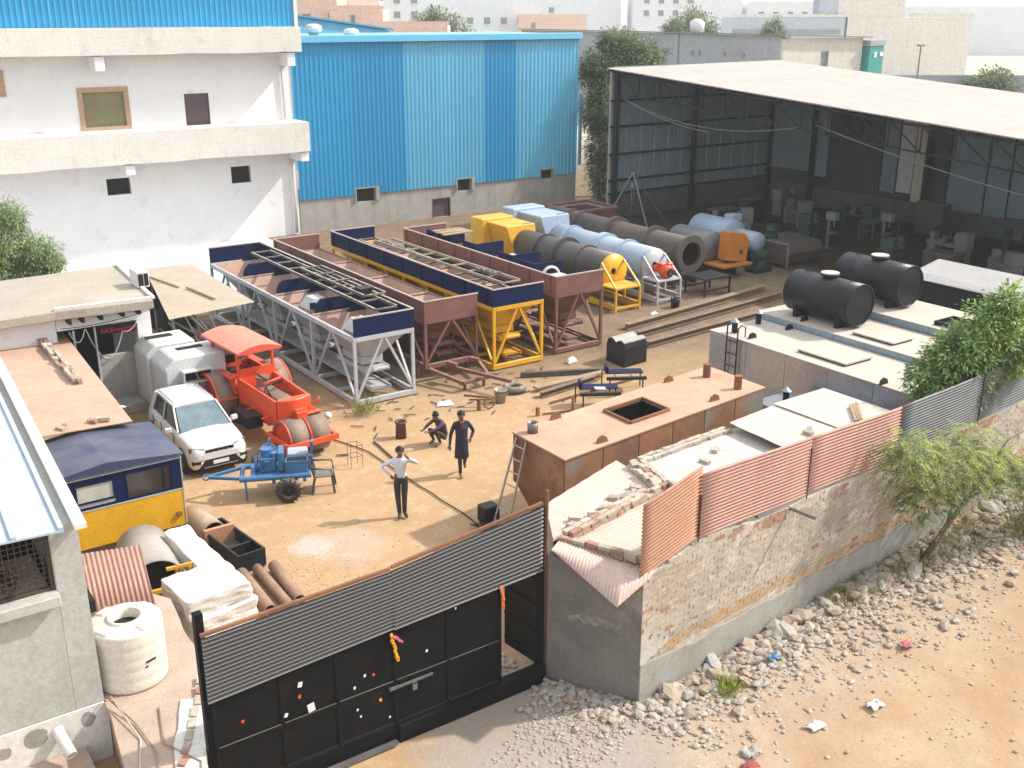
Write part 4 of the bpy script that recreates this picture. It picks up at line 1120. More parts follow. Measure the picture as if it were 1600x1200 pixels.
corr_poly([(9.05, 30.65), (11.9, 31.1), (11.78, 36.6), (10.2, 36.8)], lambda x, y: 2.40+.035*(y-31), mat('lean_to_sheet', (.47, .38, .29), (.41, .33, .26), sc=.8, rough=.85, dust=.4, dustc=(.53, .44, .34), bump=.05), 'roof_sheet', ll, pitch=.085, amp=.008, ang=1.5)
obj('batten', MB().beam((10.6, 33.6, 2.55), (10.9, 31.9, 2.48), .07, .05).beam((10.0, 35.5, 2.6), (10.4, 33.8, 2.54), .05, .04), wood, ll)
for x, y in ((9.2, 30.8), (11.7, 31.2), (11.6, 36.2), (10.3, 36.5)): obj('post', MB().tube((x, y, 0), (x, y, 2.38), .04, n=6), steel, ll)
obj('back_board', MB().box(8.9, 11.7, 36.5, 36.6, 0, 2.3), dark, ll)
pl_ = MB()
for k in range(26):
    x = 9.4+R.uniform(0, 2.2); y = 31.3+R.uniform(0, .4)
    pl_.beam((x, y, .1+R.uniform(0, .8)), (x+R.uniform(-.6, .6), y+4+R.uniform(-.5, .5), .15+R.uniform(0, .9)), .05)
obj('steel_stock', pl_, steel, label='jumble of steel bars stored under the beige lean-to', cat='steel stock', kind='stuff')
# ------------------------------------------------------------------ aggregate bin feeders
ironin = mat('dusty_primer_inside', (.42, .26, .19), (.34, .21, .16), sc=1.2, rough=.85, dust=.3, dustc=(.5, .35, .26), rust=.3)
def bin_feeder(X, Y, Z, L, W, fm, bm, im, om, open_side, label, H=2.1, bh=.56, feet=False):
    t = thing('aggregate_feeder', (X+W/2, Y+L/2, Z), label, 'aggregate feeder', 'four bin aggregate feeders standing side by side')
    zt = Z+H
    def part(n, mb, m_, p=t, **k): return obj(n, mb, m_, p, **k)
    for x in (X, X+W-.1):
        part('bottom_rail', MB().box(x, x+.1, Y, Y+L, Z, Z+.16), fm, bev=.01)
        part('top_rail', MB().box(x, x+.1, Y, Y+L, zt-.15, zt), fm, bev=.01)
    for y in (Y, Y+L-.1):
        part('end_rail', MB().box(X+.102, X+W-.102, y, y+.1, Z, Z+.16), fm, bev=.01)
        part('end_rail', MB().box(X+.102, X+W-.102, y, y+.1, zt-.15, zt), fm, bev=.01)
    nb = 4; bl = L/nb
    for k in range(nb+1):
        y = min(max(Y+k*bl, Y+.05), Y+L-.05)
        for x in (X+.05, X+W-.05):
            part('post', MB().beam((x, y, Z+.16), (x, y, zt-.15), .09), fm)
        if 0 < k < nb:
            part('cross_rail', MB().box(X+.1, X+W-.1, y-.05, y+.05, Z+.02, Z+.13), fm)
    for k in range(nb):
        y0, y1 = Y+k*bl, Y+(k+1)*bl; ym = (y0+y1)/2
        for x in (X+.05, X+W-.05):
            part('brace', MB().beam((x, y0+.1, Z+.16), (x, ym-.05, zt-.15), .065), fm)
            part('brace', MB().beam((x, y1-.1, Z+.16), (x, ym+.05, zt-.15), .065), fm)
        part('cross_rail', MB().box(X+.1, X+W-.1, ym-.04, ym+.04, Z+.02, Z+.12), fm)
        a = .1; c = (X+W/2, ym)
        zb = Z+1.15*H/2.1+.03
        tp = [(X+a, y0+.06), (X+W-a, y0+.06), (X+W-a, y1-.06), (X+a, y1-.06)]
        bt = [(c[0]-.33, ym-.62), (c[0]+.33, ym-.62), (c[0]+.33, ym+.62), (c[0]-.33, ym+.62)]
        V = [(*p, zt-.03) for p in tp]+[(*p, zb) for p in bt]
        outer, inner = MB(), MB()
        for i in range(4):
            j = (i+1) % 4
            outer.add([V[i], V[j], V[4+j], V[4+i]], [(3, 2, 1, 0)])
            sh_ = lambda p: (p[0]+(c[0]-p[0])*.03, p[1]+(c[1]-p[1])*.03, p[2])
            inner.add([sh_(q) for q in (V[i], V[j], V[4+j], V[4+i])], [(0, 1, 2, 3)])
        inner.add([(*p, zb+.02) for p in bt], [(0, 1, 2, 3)])
        b = part('bin', outer, om)
        part('lining', inner, im, b)
        gt_ = part('gate_box', MB().box(c[0]-.36, c[0]+.36, ym-.65, ym+.65, zb-.24, zb-.01), fm, bev=.01)
        part('belt_frame', MB().box(c[0]-.42, c[0]-.36, ym-.95, ym+.95, zb-.42, zb-.28).box(c[0]+.36, c[0]+.42, ym-.95, ym+.95, zb-.42, zb-.28)
             .tube((c[0]-.4, ym-.9, zb-.36), (c[0]+.4, ym-.9, zb-.36), .07, n=10).tube((c[0]-.4, ym+.9, zb-.36), (c[0]+.4, ym+.9, zb-.36), .07, n=10).box(c[0]-.35, c[0]+.35, ym-.9, ym+.9, zb-.32, zb-.30), fm, gt_)
        if k < nb-1:
            part('divider', MB().box(X+a, X+W-a, y1-.05, y1+.05, zt-.02, zt+.03), im)
    for y in (Y+.05, Y+L-.05):
        for q in (.05, W-.05):
            part('brace', MB().beam((X+q, y, Z+.16), (X+W/2+(.05 if q > 1 else -.05), y, zt-.15), .07), fm)
    # collecting belt along the bottom
    part('belt_trough', MB().box(X+W/2-.34, X+W/2-.28, Y+.3, Y+L+.0, Z+.26, Z+.36).box(X+W/2+.28, X+W/2+.34, Y+.3, Y+L, Z+.26, Z+.36).box(X+W/2-.27, X+W/2+.27, Y+.3, Y+L, Z+.29, Z+.31), fm)
    for k in range(8):
        y = Y+.5+k*(L-1)/7
        part('roller', MB().tube((X+W/2-.27, y, Z+.24), (X+W/2+.27, y, Z+.24), .045, n=8), steel)
    # extension boards on three sides
    edge_m = mat('bright_edge', (.50, .43, .38), (.44, .38, .34), rough=.6, bump=0)
    if open_side == 'L':
        xs = X+W-.03
    else:
        xs = X
    o = part('side_board', MB().box(xs, xs+.03, Y, Y+L, zt+.002, zt+bh), bm)
    part('edge', MB().box(xs-.015, xs+.045, Y-.01, Y+L+.01, zt+bh+.001, zt+bh+.035), edge_m, o)
    for k in range(9):
        y = Y+.3+k*(L-.6)/8
        part('stiffener', MB().box(xs-.045 if open_side != 'L' else xs+.031, xs-.001 if open_side != 'L' else xs+.075, y, y+.04, zt+.01, zt+bh), bm, o)
    for y in (Y, Y+L-.03):
        o = part('end_board', MB().box(X+.031, X+W-.031, y, y+.03, zt+.002, zt+bh), bm)
        part('edge', MB().box(X, X+W, y-.012, y+.042, zt+bh+.002, zt+bh+.036), edge_m, o)
    if feet:
        for x in (X+.05, X+W-.05):
            for y in (Y+.6, Y+L*.5, Y+L-.6):
                part('foot', MB().box(x-.06, x+.06, y-.06, y+.06, 0, Z-.001), fm)
    return t
F1 = bin_feeder(13.03, 26.6, .03, 11.75, 2.03, wgrey, navy, ironin, wgrey, 'L', 'pale grey framed aggregate feeder with navy boards, nearest the red roller')
F2 = bin_feeder(15.85, 27.35, .42, 11.6, 1.98, oxide, oxide, ironin, oxide, 'R', 'brown primer aggregate feeder raised on feet, between the grey and the yellow framed ones', H=1.62, feet=True)
F3 = bin_feeder(18.24, 27.09, .03, 11.7, 2.0, yel, navy, ironin, yel, 'R', 'yellow framed aggregate feeder with navy boards')
F4 = bin_feeder(20.95, 27.35, .03, 10.3, 2.05, oxide, oxide, ironin, oxide, 'R', 'brown primer aggregate feeder nearest the drying drums, with black dividers across it')
# navy arched dividers in the grey feeder
for k in (1, 2, 3):
    y = 26.6+11.75*k/4; pts = []
    for i in range(13):
        a = PI*i/12; pts.append((14.05-.80*math.cos(a)*(1 if abs(math.cos(a)) < .8 else 1), y+.12, 2.15+.42*min(1, 1.5*math.sin(a))))
    obj('arched_divider', MB().prism(pts, (0, .03, 0)), navy, F1)
for k in range(4):
    y = 26.6+11.75*(k+.5)/4
    obj('arched_divider', MB().prism([(14.2, y+1.35, 1.5), (15.0, y+1.35, 1.5), (15.0, y+1.35, 2.2), (14.5, y+1.35, 2.35), (14.25, y+1.35, 2.1)], (0, .03, 0)), navy, F1)
for k, (y, h) in enumerate(((36.2, .55), (33.4, .55), (31.0, .55), (29.6, .5))):
    obj('divider_box', MB().box(21.7, 22.98, y, y+.06, 2.13, 2.13+h).box(21.7, 21.76, y+.06, y+.9, 2.13, 2.13+h), navy, F4)
def conveyor_frame(name, pts_a, pts_b, zs, m_, label, rungs, w=.06, group='lattice conveyor frames lying on the feeders'):
    (ax, ay), (bx, by) = pts_a, pts_b
    t = thing(name, ((ax+bx)/2, (ay+by)/2, min(zs)), label, 'conveyor frame', group)
    d = Vector((bx-ax, by-ay, 0)).normalized(); nn = Vector((-d.y, d.x, 0))*.36
    A, B = Vector((ax, ay, zs[0])), Vector((bx, by, zs[1]))
    for s_ in (-1, 1): obj('rail', MB().beam(A+nn*s_, B+nn*s_, w, .09), m_, t)
    for k in range(rungs+1):
        p = A.lerp(B, k/rungs); obj('rung', MB().beam(p+nn*.9, p-nn*.9, w*.8, .05), m_, t)
    return t
edgel = mat('dull_black_frame', (.05, .048, .045), (.09, .08, .07), rough=.7, dust=.75, dustc=(.50, .42, .34))
conveyor_frame('conveyor_frame', (14.35, 27.0), (14.55, 37.0), (2.74, 2.62), edgel, 'long black lattice frame lying on the grey aggregate feeder', 9)
c2 = conveyor_frame('conveyor_frame', (14.62, 28.2), (14.72, 33.0), (2.86, 2.78), edgel, 'short black lattice frame stacked on the longer one over the grey feeder', 4)
obj('pulley_box', MB().box(14.35, 14.75, 28.6, 29.0, 2.8, 2.98), blackm, c2)
conveyor_frame('conveyor_frame', (19.1, 27.5), (19.35, 37.8), (2.42, 2.42), edgel, 'lattice frame lying inside the boards of the yellow feeder', 10)
c3 = conveyor_frame('conveyor_frame', (19.85, 28.4), (19.6, 36.8), (2.50, 2.52), mat('pale_worn_frame', (.36, .34, .27), (.28, .26, .2), rough=.7, rust=.3), 'pale greenish lattice frame beside the dark one inside the yellow feeder', 8)
for k in range(4): obj('bracket', MB().cbox((19.8-.05*k, 29.2+.3*k, 2.62), (.3, .12, .12), (0, 0, .5*k)), steel, c3)
for f_, y in ((F1, 27.4), (F1, 30.5), (F4, 29.2), (F4, 31.6)):
    x = 13.6 if f_ is F1 else 22.2
    o = thing('bin_mouth', (x, y, 2.2), {27.4: 'grey metal chute lying in the front bin of the grey feeder', 30.5: 'white metal scoop lying in the second bin of the grey feeder', 29.2: 'cream flanged plate in the front bin of the brown feeder by the drums', 31.6: 'pale round lid in the second bin of the brown feeder by the drums'}[y], 'metal offcut')
    if f_ is F1:
        z0 = 2.12
        obj('plate', MB().hexa([(x-.3, y-.4, z0), (x+.35, y-.4, z0), (x+.35, y+.4, z0), (x-.3, y+.4, z0), (x-.1, y-.3, z0+.32), (x+.3, y-.3, z0+.32), (x+.3, y+.3, z0+.32), (x-.1, y+.3, z0+.32)]), wgrey, o)
        obj('port', MB().cbox((x-.2, y-.42, z0+.15), (.2, .05, .2)), blackm, o)
    else:
        z0 = 2.14
        obj('plate', MB().box(x-.6, x+.4, y-.3, y+.1, z0, z0+.14), mat('cream_paint', (.66, .60, .50), rough=.6), o)
        obj('hoop', MB().lathe((x, y+.1, z0), (0, 1, 0), [(.34, 0), (.42, 0), (.42, .08), (.34, .08)], 18, a0=0, a1=PI), MATS['cream_paint'], o)

# ------------------------------------------------------------------ rotary drying drums
def drum_ring(p, c, m_, r, y, w=.16, name='tyre_ring'):
    return obj(name, MB().ring((c[0], y, c[1]), (0, 1, 0), r-.02, r+.1, w, 32), m_, p)
dgrey = mat('dark_grey_drum', (.060, .060, .060), (.085, .075, .068), sc=1.0, rough=.5, metal=.2, dust=.12, dustc=(.3, .26, .22), rust=.15, bump=.04)
pblue = mat('pale_blue_grey_paint', (.36, .46, .56), (.32, .42, .52), sc=.8, rough=.45, dust=.1, bump=.03)
brownd = mat('brown_steel_drum', (.11, .085, .07), (.085, .07, .06), sc=1.0, rough=.6, metal=.2, rust=.3, rustc=(.16, .08, .04), bump=.05)
def drum(cx, cz, r, y0, y1, shell, ringm, rings, label, head=None, headm=None, plate=None, platem=None, open_=False):
    t = thing('drying_drum', (cx, (y0+y1)/2, 0), label, 'drying drum', 'rotary drying drums in a row')
    pr = [(r, y0), (r, y1)]
    mb = MB().lathe((cx, 0, cz), (0, 1, 0), [(r-.10 if open_ else .01, y0), (r, y0), (r, y1), (.01, y1)], 40)
    if open_: mb.lathe((cx, 0, cz), (0, 1, 0), [(r-.1, y0), (r-.1, y0+3), (.01, y0+3)], 40, m=1)
    obj('shell', mb, [shell, dark], t)
    for y, w_, dr in rings: obj('tyre_ring', MB().ring((cx, y, cz), (0, 1, 0), r-.01, r+dr, w_, 36), ringm, t)
    for s_ in (-1, 1):
        obj('bed_beam', MB().box(cx+s_*.62-.06, cx+s_*.62+.06, y0+.2, y1, .08, .30), platem or shell, t)
    for y in (y0+1.2, (y0+y1)/2, y1-1.0):
        obj('saddle', MB().box(cx-.6, cx+.6, y-.08, y+.08, .3, .5).box(cx-.55, cx-.35, y-.1, y+.1, .5, cz-r*.72).box(cx+.35, cx+.55, y-.1, y+.1, .5, cz-r*.72), platem or shell, t)
    if head:
        hy0, hy1, hw, hz = head   # feed hopper at the far end
        obj('feed_hopper', MB().hexa([(cx-r*.8, hy0, cz-.7), (cx+r*.9, hy0, cz-.7), (cx+r*.9, hy1, cz-.7), (cx-r*.8, hy1, cz-.7),
                                     (cx-hw, hy0+.25, hz), (cx+hw*.55, hy0+.25, hz), (cx+hw*.55, hy1-.1, hz), (cx-hw, hy1-.1, hz)]), headm, t, bev=.03)
        obj('hood', MB().hexa([(cx-hw*1.25, hy1-.6, cz-.3), (cx+hw*.5, hy1-.6, cz-.3), (cx+hw*.5, hy1+.5, cz-.3), (cx-hw*1.25, hy1+.5, cz-.3),
                               (cx-hw*1.25, hy1-.45, hz+.12), (cx+hw*.45, hy1-.45, hz+.12), (cx+hw*.45, hy1+.5, hz+.12), (cx-hw*1.25, hy1+.5, hz+.12)]), headm, t, bev=.03)
        obj('maker_plate', MB().box(cx-.05, cx+.42, hy0+.3, hy0+.42, hz+.002, hz+.02), mat('plate_purple', (.25, .2, .35), rough=.5, bump=0), t)
    if plate:
        py, st = plate       # front plate and burner stand
        pl2 = MB().lathe((cx, 0, cz), (0, 1, 0), [(.13, py-.05), (r+.0, py-.05), (r, py), (.13, py)], 36)
        obj('front_plate', pl2, platem, t)
        obj('burner_port', MB().disc((cx, py-.02, cz), (0, 1, 0), .13, 20), dark, t)
        obj('plate_skirt', MB().hexa([(cx-r*.96, py-.04, .45), (cx+r*.96, py-.04, .45), (cx+r*.96, py, .45), (cx-r*.96, py, .45), (cx-r*.96, py-.04, cz), (cx+r*.96, py-.04, cz), (cx+r*.96, py, cz), (cx-r*.96, py, cz)]), platem, t) if False else None
        fy = py-st
        s2 = obj('burner_stand', MB().box(cx-.68, cx+.60, fy, py-.06, .90, .96), platem, t)
        for x in (cx-.65, cx+.57):
            obj('leg', MB().beam((x, fy+.04, 0), (x, fy+.04, .9), .08), platem, s2)
            obj('leg', MB().beam((x, py-.12, .2), (x, py-.12, .9), .08), platem, s2)
            obj('stay', MB().beam((x, fy+.06, .95), (x*.92+cx*.08, py-.03, cz+.42), .06), platem, s2)
            obj('base_channel', MB().box(x-.05, x+.05, fy+.1, py+1.0, .1, .28), platem, s2)
        obj('tie', MB().box(cx-.6, cx+.52, fy, fy+.07, .12, .20), platem, s2)
    return t
D1 = drum(26.75, 1.38, .70, 31.35, 38.1, dgrey, dgrey, [(32.9, .10, .07), (34.3, .12, .16), (35.7, .10, .07)], 'dark grey drying drum with a yellow front plate and yellow feed hopper', head=(37.0, 39.2, 1.0, 2.3), headm=yel, plate=(31.3, 1.05), platem=yel)
D2 = drum(28.92, 1.36, .68, 31.35, 38.5, pblue, pblue, [(32.9, .10, .10), (34.4, .35, .12), (36.6, .10, .10)], 'pale blue grey drying drum with a red burner on its stand', head=(37.4, 39.8, 1.05, 2.45), headm=pblue, plate=(31.3, 1.05), platem=wgrey)
D3 = drum(31.25, 1.45, .68, 31.6, 41.2, brownd, brownd, [(33.8, .14, .18), (36.4, .12, .2), (38.8, .1, .08), (39.6, .1, .08)], 'long brown steel drying drum with an open black mouth', open_=True)
obj('mouth_lip', MB().ring((31.25, 31.6, 1.45), (0, 1, 0), .52, .80, .16, 36), brownd, D3)
bn = thing('burner', (28.95, 30.75, .96), 'red oil burner with a black fan guard on the pale blue drum stand', 'burner')
obj('casing', MB().lathe((28.95, 30.35, 1.22), (0, 1, 0), [(.01, .0), (.18, 0), (.27, .06), (.28, .3), (.2, .5), (.13, .7), (.13, .95)], 20).box(28.6, 28.95, 30.45, 30.8, 1.2, 1.45), red, bn)
obj('control_box', MB().box(28.62, 28.85, 30.5, 30.85, 1.46, 1.58).box(28.95, 29.2, 30.45, 30.7, 1.46, 1.56), red, bn, bev=.02)
gd = obj('fan_guard', MB().disc((28.95, 30.34, 1.20), (0, -1, 0), .17, 20, th=.03), blackm, bn)
for k in range(4):
    a = k*PI/4; obj('spoke', MB().beam((28.95-.15*math.cos(a), 30.305, 1.2-.15*math.sin(a)), (28.95+.15*math.cos(a), 30.305, 1.2+.15*math.sin(a)), .018), steel, gd)
t = thing('brown_hopper', (34.3, 42.6, 0), 'dark brown steel hopper box at the far end of the brown drum', 'hopper')
hb = MB()
hb.hexa([(33.2, 41.5, .1), (35.4, 41.5, .1), (35.4, 43.6, .1), (33.2, 43.6, .1), (32.8, 41.3, 1.55), (35.5, 41.3, 1.55), (35.5, 43.8, 1.55), (32.8, 43.8, 1.55)])
obj('box', hb, oxide, t)
obj('rim', MB().box(32.75, 35.55, 41.25, 41.4, 1.56, 1.68).box(32.75, 35.55, 43.7, 43.85, 1.56, 1.68).box(32.75, 32.9, 41.41, 43.69, 1.56, 1.68).box(35.4, 35.55, 41.41, 43.69, 1.56, 1.68), oxide, t)
obj('mouth', MB().box(33.5, 34.9, 41.9, 43.2, 1.555, 1.57), dark, t)
# drums standing under the edge of the shed
t = thing('mixing_drum', (34.7, 34.5, 0), 'grey mixing drum with an orange gearbox housing, at the edge of the shed shade', 'mixing drum')
gdrum = mat('mid_grey_drum', (.19, .19, .20), (.16, .16, .17), rough=.5, dust=.1, bump=.03)
obj('shell', MB().lathe((34.1, 0, 1.05), (0, 1, 0), [(.01, 33.0), (.77, 33.0), (.80, 33.2), (.80, 35.3), (.01, 35.4)], 36), gdrum, t)
orange = mat('machine_orange', (.62, .22, .015), (.55, .19, .015), rough=.5, bump=.04, dust=.1)
ob_ = obj('gearbox_housing', MB().prism([(33.9, 32.0, .75), (35.1, 32.0, .55), (35.25, 32.0, 1.5), (34.95, 32.0, 1.85), (34.0, 32.0, 2.0)], (0, .6, 0)), orange, t, bev=.02)
obj('base', MB().box(33.4, 35.2, 31.7, 32.9, .5, .58), orange, t)
obj('port', MB().disc((34.75, 31.99, 1.05), (0, -1, 0), .09, 14, th=.01), dark, ob_)
pieces('stand', MB().box(33.55, 33.7, 32.2, 35.2, 0, .47).box(34.6, 34.75, 32.2, 35.2, 0, .47), blackm, t)
t = thing('mixing_drum', (37.6, 36.5, 0), 'pale blue grey mixing drum deeper in the shed shade, with a small barrel in front', 'mixing drum')
obj('shell', MB().lathe((36.7, 0, 1.1), (0, 1, 0), [(.01, 34.3), (.77, 34.3), (.80, 34.5), (.80, 36.6), (.01, 36.7)], 36), pblue, t)
obj('front_barrel', MB().lathe((36.9, 0, 1.05), (0, 1, 0), [(.01, 32.9), (.42, 32.9), (.46, 33.1), (.46, 34.28)], 28), pblue, t)
obj('top_box', MB().box(37.1, 37.7, 34.8, 35.4, 1.7, 2.0), pblue, t, bev=.02)
pieces('stand', MB().box(36.1, 36.25, 33, 36.6, 0, .5).box(37.2, 37.35, 33, 36.6, 0, .5), blackm, t)
t = thing('steel_tank', (38.4, 32.3, 0), 'dull brown steel trough tank lying in the shed shade', 'tank')
obj('body', MB().prism([(37.3, 31.8, .15), (37.3, 33.0, .15), (37.3, 33.3, .7), (37.3, 33.1, 1.1), (37.3, 31.7, 1.1), (37.3, 31.5, .7)], (2.4, 0, 0)), brownd, t, bev=.03)
obj('end_frame', MB().beam((37.25, 31.5, .1), (37.25, 31.5, 1.15), .08).beam((37.25, 33.3, .1), (37.25, 33.3, 1.15), .08).beam((37.25, 31.5, 1.15), (37.25, 33.3, 1.15), .08), gdrum, t)
t = thing('gear_motor', (35.9, 32.2, 0), 'green geared motor unit beside the orange gearbox housing', 'motor')
grn = mat('machine_green', (.018, .065, .06), (.015, .055, .05), rough=.5, bump=.04)
obj('casing', MB().tube((35.6, 32.0, .75), (36.3, 32.0, .75), .22, n=16).box(35.7, 36.2, 31.8, 32.2, .2, .55), grn, t)
obj('end_cap', MB().disc((36.3, 32.0, .75), (1, 0, 0), .12, 14, th=.06), white, t)
obj('base', MB().box(35.5, 36.5, 31.7, 32.4, 0, .19), blackm, t)
def steel_table(x, y, w_, d_, h, label, m_=steel):
    t = thing('work_stand', (x+w_/2, y+d_/2, 0), label, 'work stand')
    obj('top', MB().box(x, x+w_, y, y+d_, h-.05, h), m_, t)
    for px, py in ((x+.04, y+.04), (x+w_-.04, y+.04), (x+.04, y+d_-.04), (x+w_-.04, y+d_-.04)): obj('leg', MB().beam((px, py, 0), (px, py, h-.05), .06), m_, t)
    obj('lower_rail', MB().beam((x+.04, y+.04, .25), (x+w_-.04, y+.04, .25), .05).beam((x+.04, y+d_-.04, .25), (x+w_-.04, y+d_-.04, .25), .05), m_, t)
    return t
steel_table(30.6, 30.0, 1.5, 1.2, .75, 'dark steel work stand in front of the open mouthed brown drum', blackm)
steel_table(42, 40.5, 1.8, .9, .9, 'steel work bench standing near the far corner inside the shed')
steel_table(46, 33.5, 2.2, .9, .9, 'steel work bench below the pale sheet on the back wall of the shed')
def lathe_machine(x, y, rz_, label, m_):
    t = thing('machine_tool', (x, y, 0), label, 'machine tool', 'workshop machines in the dim shed', rz=0, local=True)
    pieces('pedestal', MB().box(-1.0, -.5, -.3, .3, 0, .7).box(.6, 1.0, -.28, .28, 0, .7), m_, t)
    obj('bed', MB().box(-1.1, 1.1, -.25, .25, .7, .88), m_, t)
    obj('headstock', MB().box(-1.1, -.45, -.3, .3, .88, 1.45), m_, t, bev=.03)
    obj('chuck', MB().tube((-.45, 0, 1.15), (-.28, 0, 1.15), .17, n=16), steel, t)
    obj('carriage', MB().box(0, .35, -.36, .36, .88, 1.02).box(.08, .26, -.2, .2, 1.02, 1.16), steel, t)
    obj('tailstock', MB().box(.75, 1.0, -.16, .16, .88, 1.26), m_, t)
    t.location = (x, y, 0); t.rotation_euler = (0, 0, rz_)
    return t
lathe_machine(43.5, 35.5, .4, 'green lathe in the dim shed behind the brown trough tank', grn)
lathe_machine(46.0, 38.5, 1.2, 'grey lathe near the dark maroon panel on the back wall of the shed', gdrum)
lathe_machine(45.0, 28.5, 1.5, 'grey lathe near the second post of the shed back wall', gdrum)
def drill_press(x, y, label):
    t = thing('machine_tool', (x, y, 0), label, 'machine tool', 'workshop machines in the dim shed')
    obj('base', MB().box(x-.3, x+.3, y-.25, y+.25, 0, .12), grn, t)
    obj('column', MB().tube((x, y+.1, .12), (x, y+.1, 1.7), .07, n=10), steel, t)
    obj('table', MB().box(x-.25, x+.25, y-.3, y+.05, .85, .92), steel, t)
    obj('drill_head', MB().box(x-.16, x+.16, y-.38, y+.22, 1.5, 1.9), gdrum, t, bev=.03)
    obj('spindle', MB().tube((x, y-.2, 1.2), (x, y-.2, 1.5), .035, n=8), steel, t)
drill_press(42.2, 33.2, 'upright drill press with a pale head, left of the black tanks'); drill_press(44.2, 31.5, 'upright drill press just behind the first black tank')
for x, y, r_, h_, m_, l in ((41.5, 36.2, .35, .9, grn, 'dark green oil barrel beside the lathe in the shed'), (47.5, 30.5, .4, 1.0, blackm, 'black oil barrel below the cream sheet of the shed back wall'),
                            (44.8, 25.5, .4, 1.0, brownd, 'brown oil barrel near the right part of the shed')):
    t = thing('oil_barrel', (x, y, 0), l, 'barrel')
    obj('body', MB().lathe((x, y, 0), (0, 0, 1), [(.01, 0), (r_, 0), (r_, h_*.33), (r_+.02, h_*.345), (r_, h_*.36), (r_, h_*.66), (r_+.02, h_*.675), (r_, h_*.69), (r_, h_), (.01, h_-.02)], 20), m_, t)
    obj('bung', MB().tube((x+r_*.6, y, h_-.02), (x+r_*.6, y, h_+.02), .04, n=8), steel, t)
t = thing('drum_shell', (46.5, 22.5, 0), 'large dark curved steel shell lying in the shed, at the right', 'steel shell')
obj('shell', MB().lathe((45.5, 0, 1.3), (.5, 1, 0), [(1.3, 20), (1.3, 24), (1.26, 24), (1.26, 20), (1.3, 20)], 32), brownd, t)
obj('cradle', MB().box(54.3, 57.6, 20.3, 20.6, 0, .3) if False else MB().box(54.6, 57.2, 19.5, 19.8, 0, .3), blackm, t)
for i, (x, y, a, l) in enumerate(((41.8, 29.2, .3, 'grey lathe just past the second black tank in the shed'), (48.5, 41.5, .2, 'lathe in the far corner of the shed under the maroon panel'), (47.8, 35.8, 1.5, 'lathe under the tall pale sheet of the shed back wall'),
                                   (43.2, 24.6, 1.0, 'lathe behind the dark grey lidded tank'), (48.6, 26.9, 1.55, 'lathe under the right hand pale sheet of the shed back wall'), (41.0, 38.6, 2.4, 'lathe beside the hoist tripod inside the shed'))):
    copy_tree(bpy.data.objects['machine_tool.001' if i % 2 else 'machine_tool'], (x, y, 0), a, l)
for i, (x, y, sx, sy, h, m_, l) in enumerate(((44.6, 40.6, 1.2, .8, 1.3, blackm, 'tall black steel cupboard near the shed corner'), (49.6, 32.6, .7, 1.6, 1.7, brownd, 'brown steel cupboard against the shed back wall below the cream sheet'),
                                             (42.6, 27.2, 1.0, 1.4, .9, brownd, 'low brown steel crate behind the black tanks'), (47.0, 24.4, 1.4, 1.8, 1.2, blackm, 'big black steel crate deep in the right part of the shed'), (40.6, 34.3, .8, .8, .8, gdrum, 'small grey crate beside the brown trough tank'))):
    t = thing('steel_cabinet', (x, y, 0), l, 'cabinet')
    obj('carcass', MB().box(x-sx/2, x+sx/2, y-sy/2, y+sy/2, .06, h), m_, t, bev=.02)
    obj('door', MB().box(x-sx/2-.03, x-sx/2-.002, y-sy/2+.05, y+sy/2-.05, .12, h-.08), m_, t)
    obj('lid', MB().box(x-sx/2-.03, x+sx/2+.03, y-sy/2-.03, y+sy/2+.03, h+.002, h+.04), steel, t)
# hoist tripod
t = thing('hoist_tripod', (36.3, 41.0, 0), 'steel tripod with a chain hoist, standing over the far end of the brown drum', 'hoist')
ap = (36.2, 41.0, 3.35)
for p in ((34.9, 42.2, 0), (38.8, 40.6, 0), (36.0, 39.2, 0)): obj('leg', MB().tube(p, ap, .045, n=8), steel, t)
obj('chain_block', MB().tube((36.2, 41, 2.6), (36.2, 41, 2.85), .14, n=12), steel, t)
obj('chain', MB().path([(36.2, 41, 3.3), (36.2, 41, 2.85)], .02, 5).path([(36.15, 41, 2.6), (36.1, 41, .9)], .02, 5).path([(36.28, 41, 2.6), (36.3, 41, 1.2)], .02, 5), steel, t)
for i, (a, b, d_) in enumerate((((39, 45.2, 6.6), (38.95, 33, 6.1), .75), ((39, 45.2, 6.6), (38.95, 38.5, 5.4), .25), ((38.9, 32, 6.3), (38.9, 18, 4.1), .25))):
    obj('cable', MB().path(sag(a, b, d_), .03, 5), steel, label=['long sagging cable hung along the open front of the shed', 'shorter slack cable near the corner post of the shed', 'cable slanting down to the right across the shed front'][i], cat='cable', group='cables across the shed front')

# ------------------------------------------------------------------ big rectangular and cylindrical tanks
def lug(p, x, y, z, m_, a=0, s=1):
    o = MB().prism([(x-.16*s, y, z), (x+.16*s, y, z), (x+.11*s, y, z+.12*s), (x, y, z+.17*s), (x-.11*s, y, z+.12*s)], (0, .05*s, 0))
    return obj('lifting_lug', o, m_, p)
def cap_vent(p, x, y, z, m_, h=.3, r=.085, cap=True):
    o = obj('vent_pipe', MB().tube((x, y, z), (x, y, z+h), r, n=14), m_, p)
    if cap: obj('cowl', MB().tube((x, y, z+h+.03), (x, y, z+h+.13), r*1.6, .01, n=14), galv, o)
    return o
rt = thing('rust_tank', (16, 17.4, 0), 'long rust brown steel tank with a square open hatch, in the middle of the yard', 'tank')
q = [(12.6, 16.06), (19.46, 16.81), (19.5, 18.81), (12.6, 17.96)]
cq = (sum(p[0] for p in q)/4, sum(p[1] for p in q)/4)
inn = lambda f: [(cq[0]+(p[0]-cq[0])*f[0], cq[1]+(p[1]-cq[1])*f[1]) for p in q]
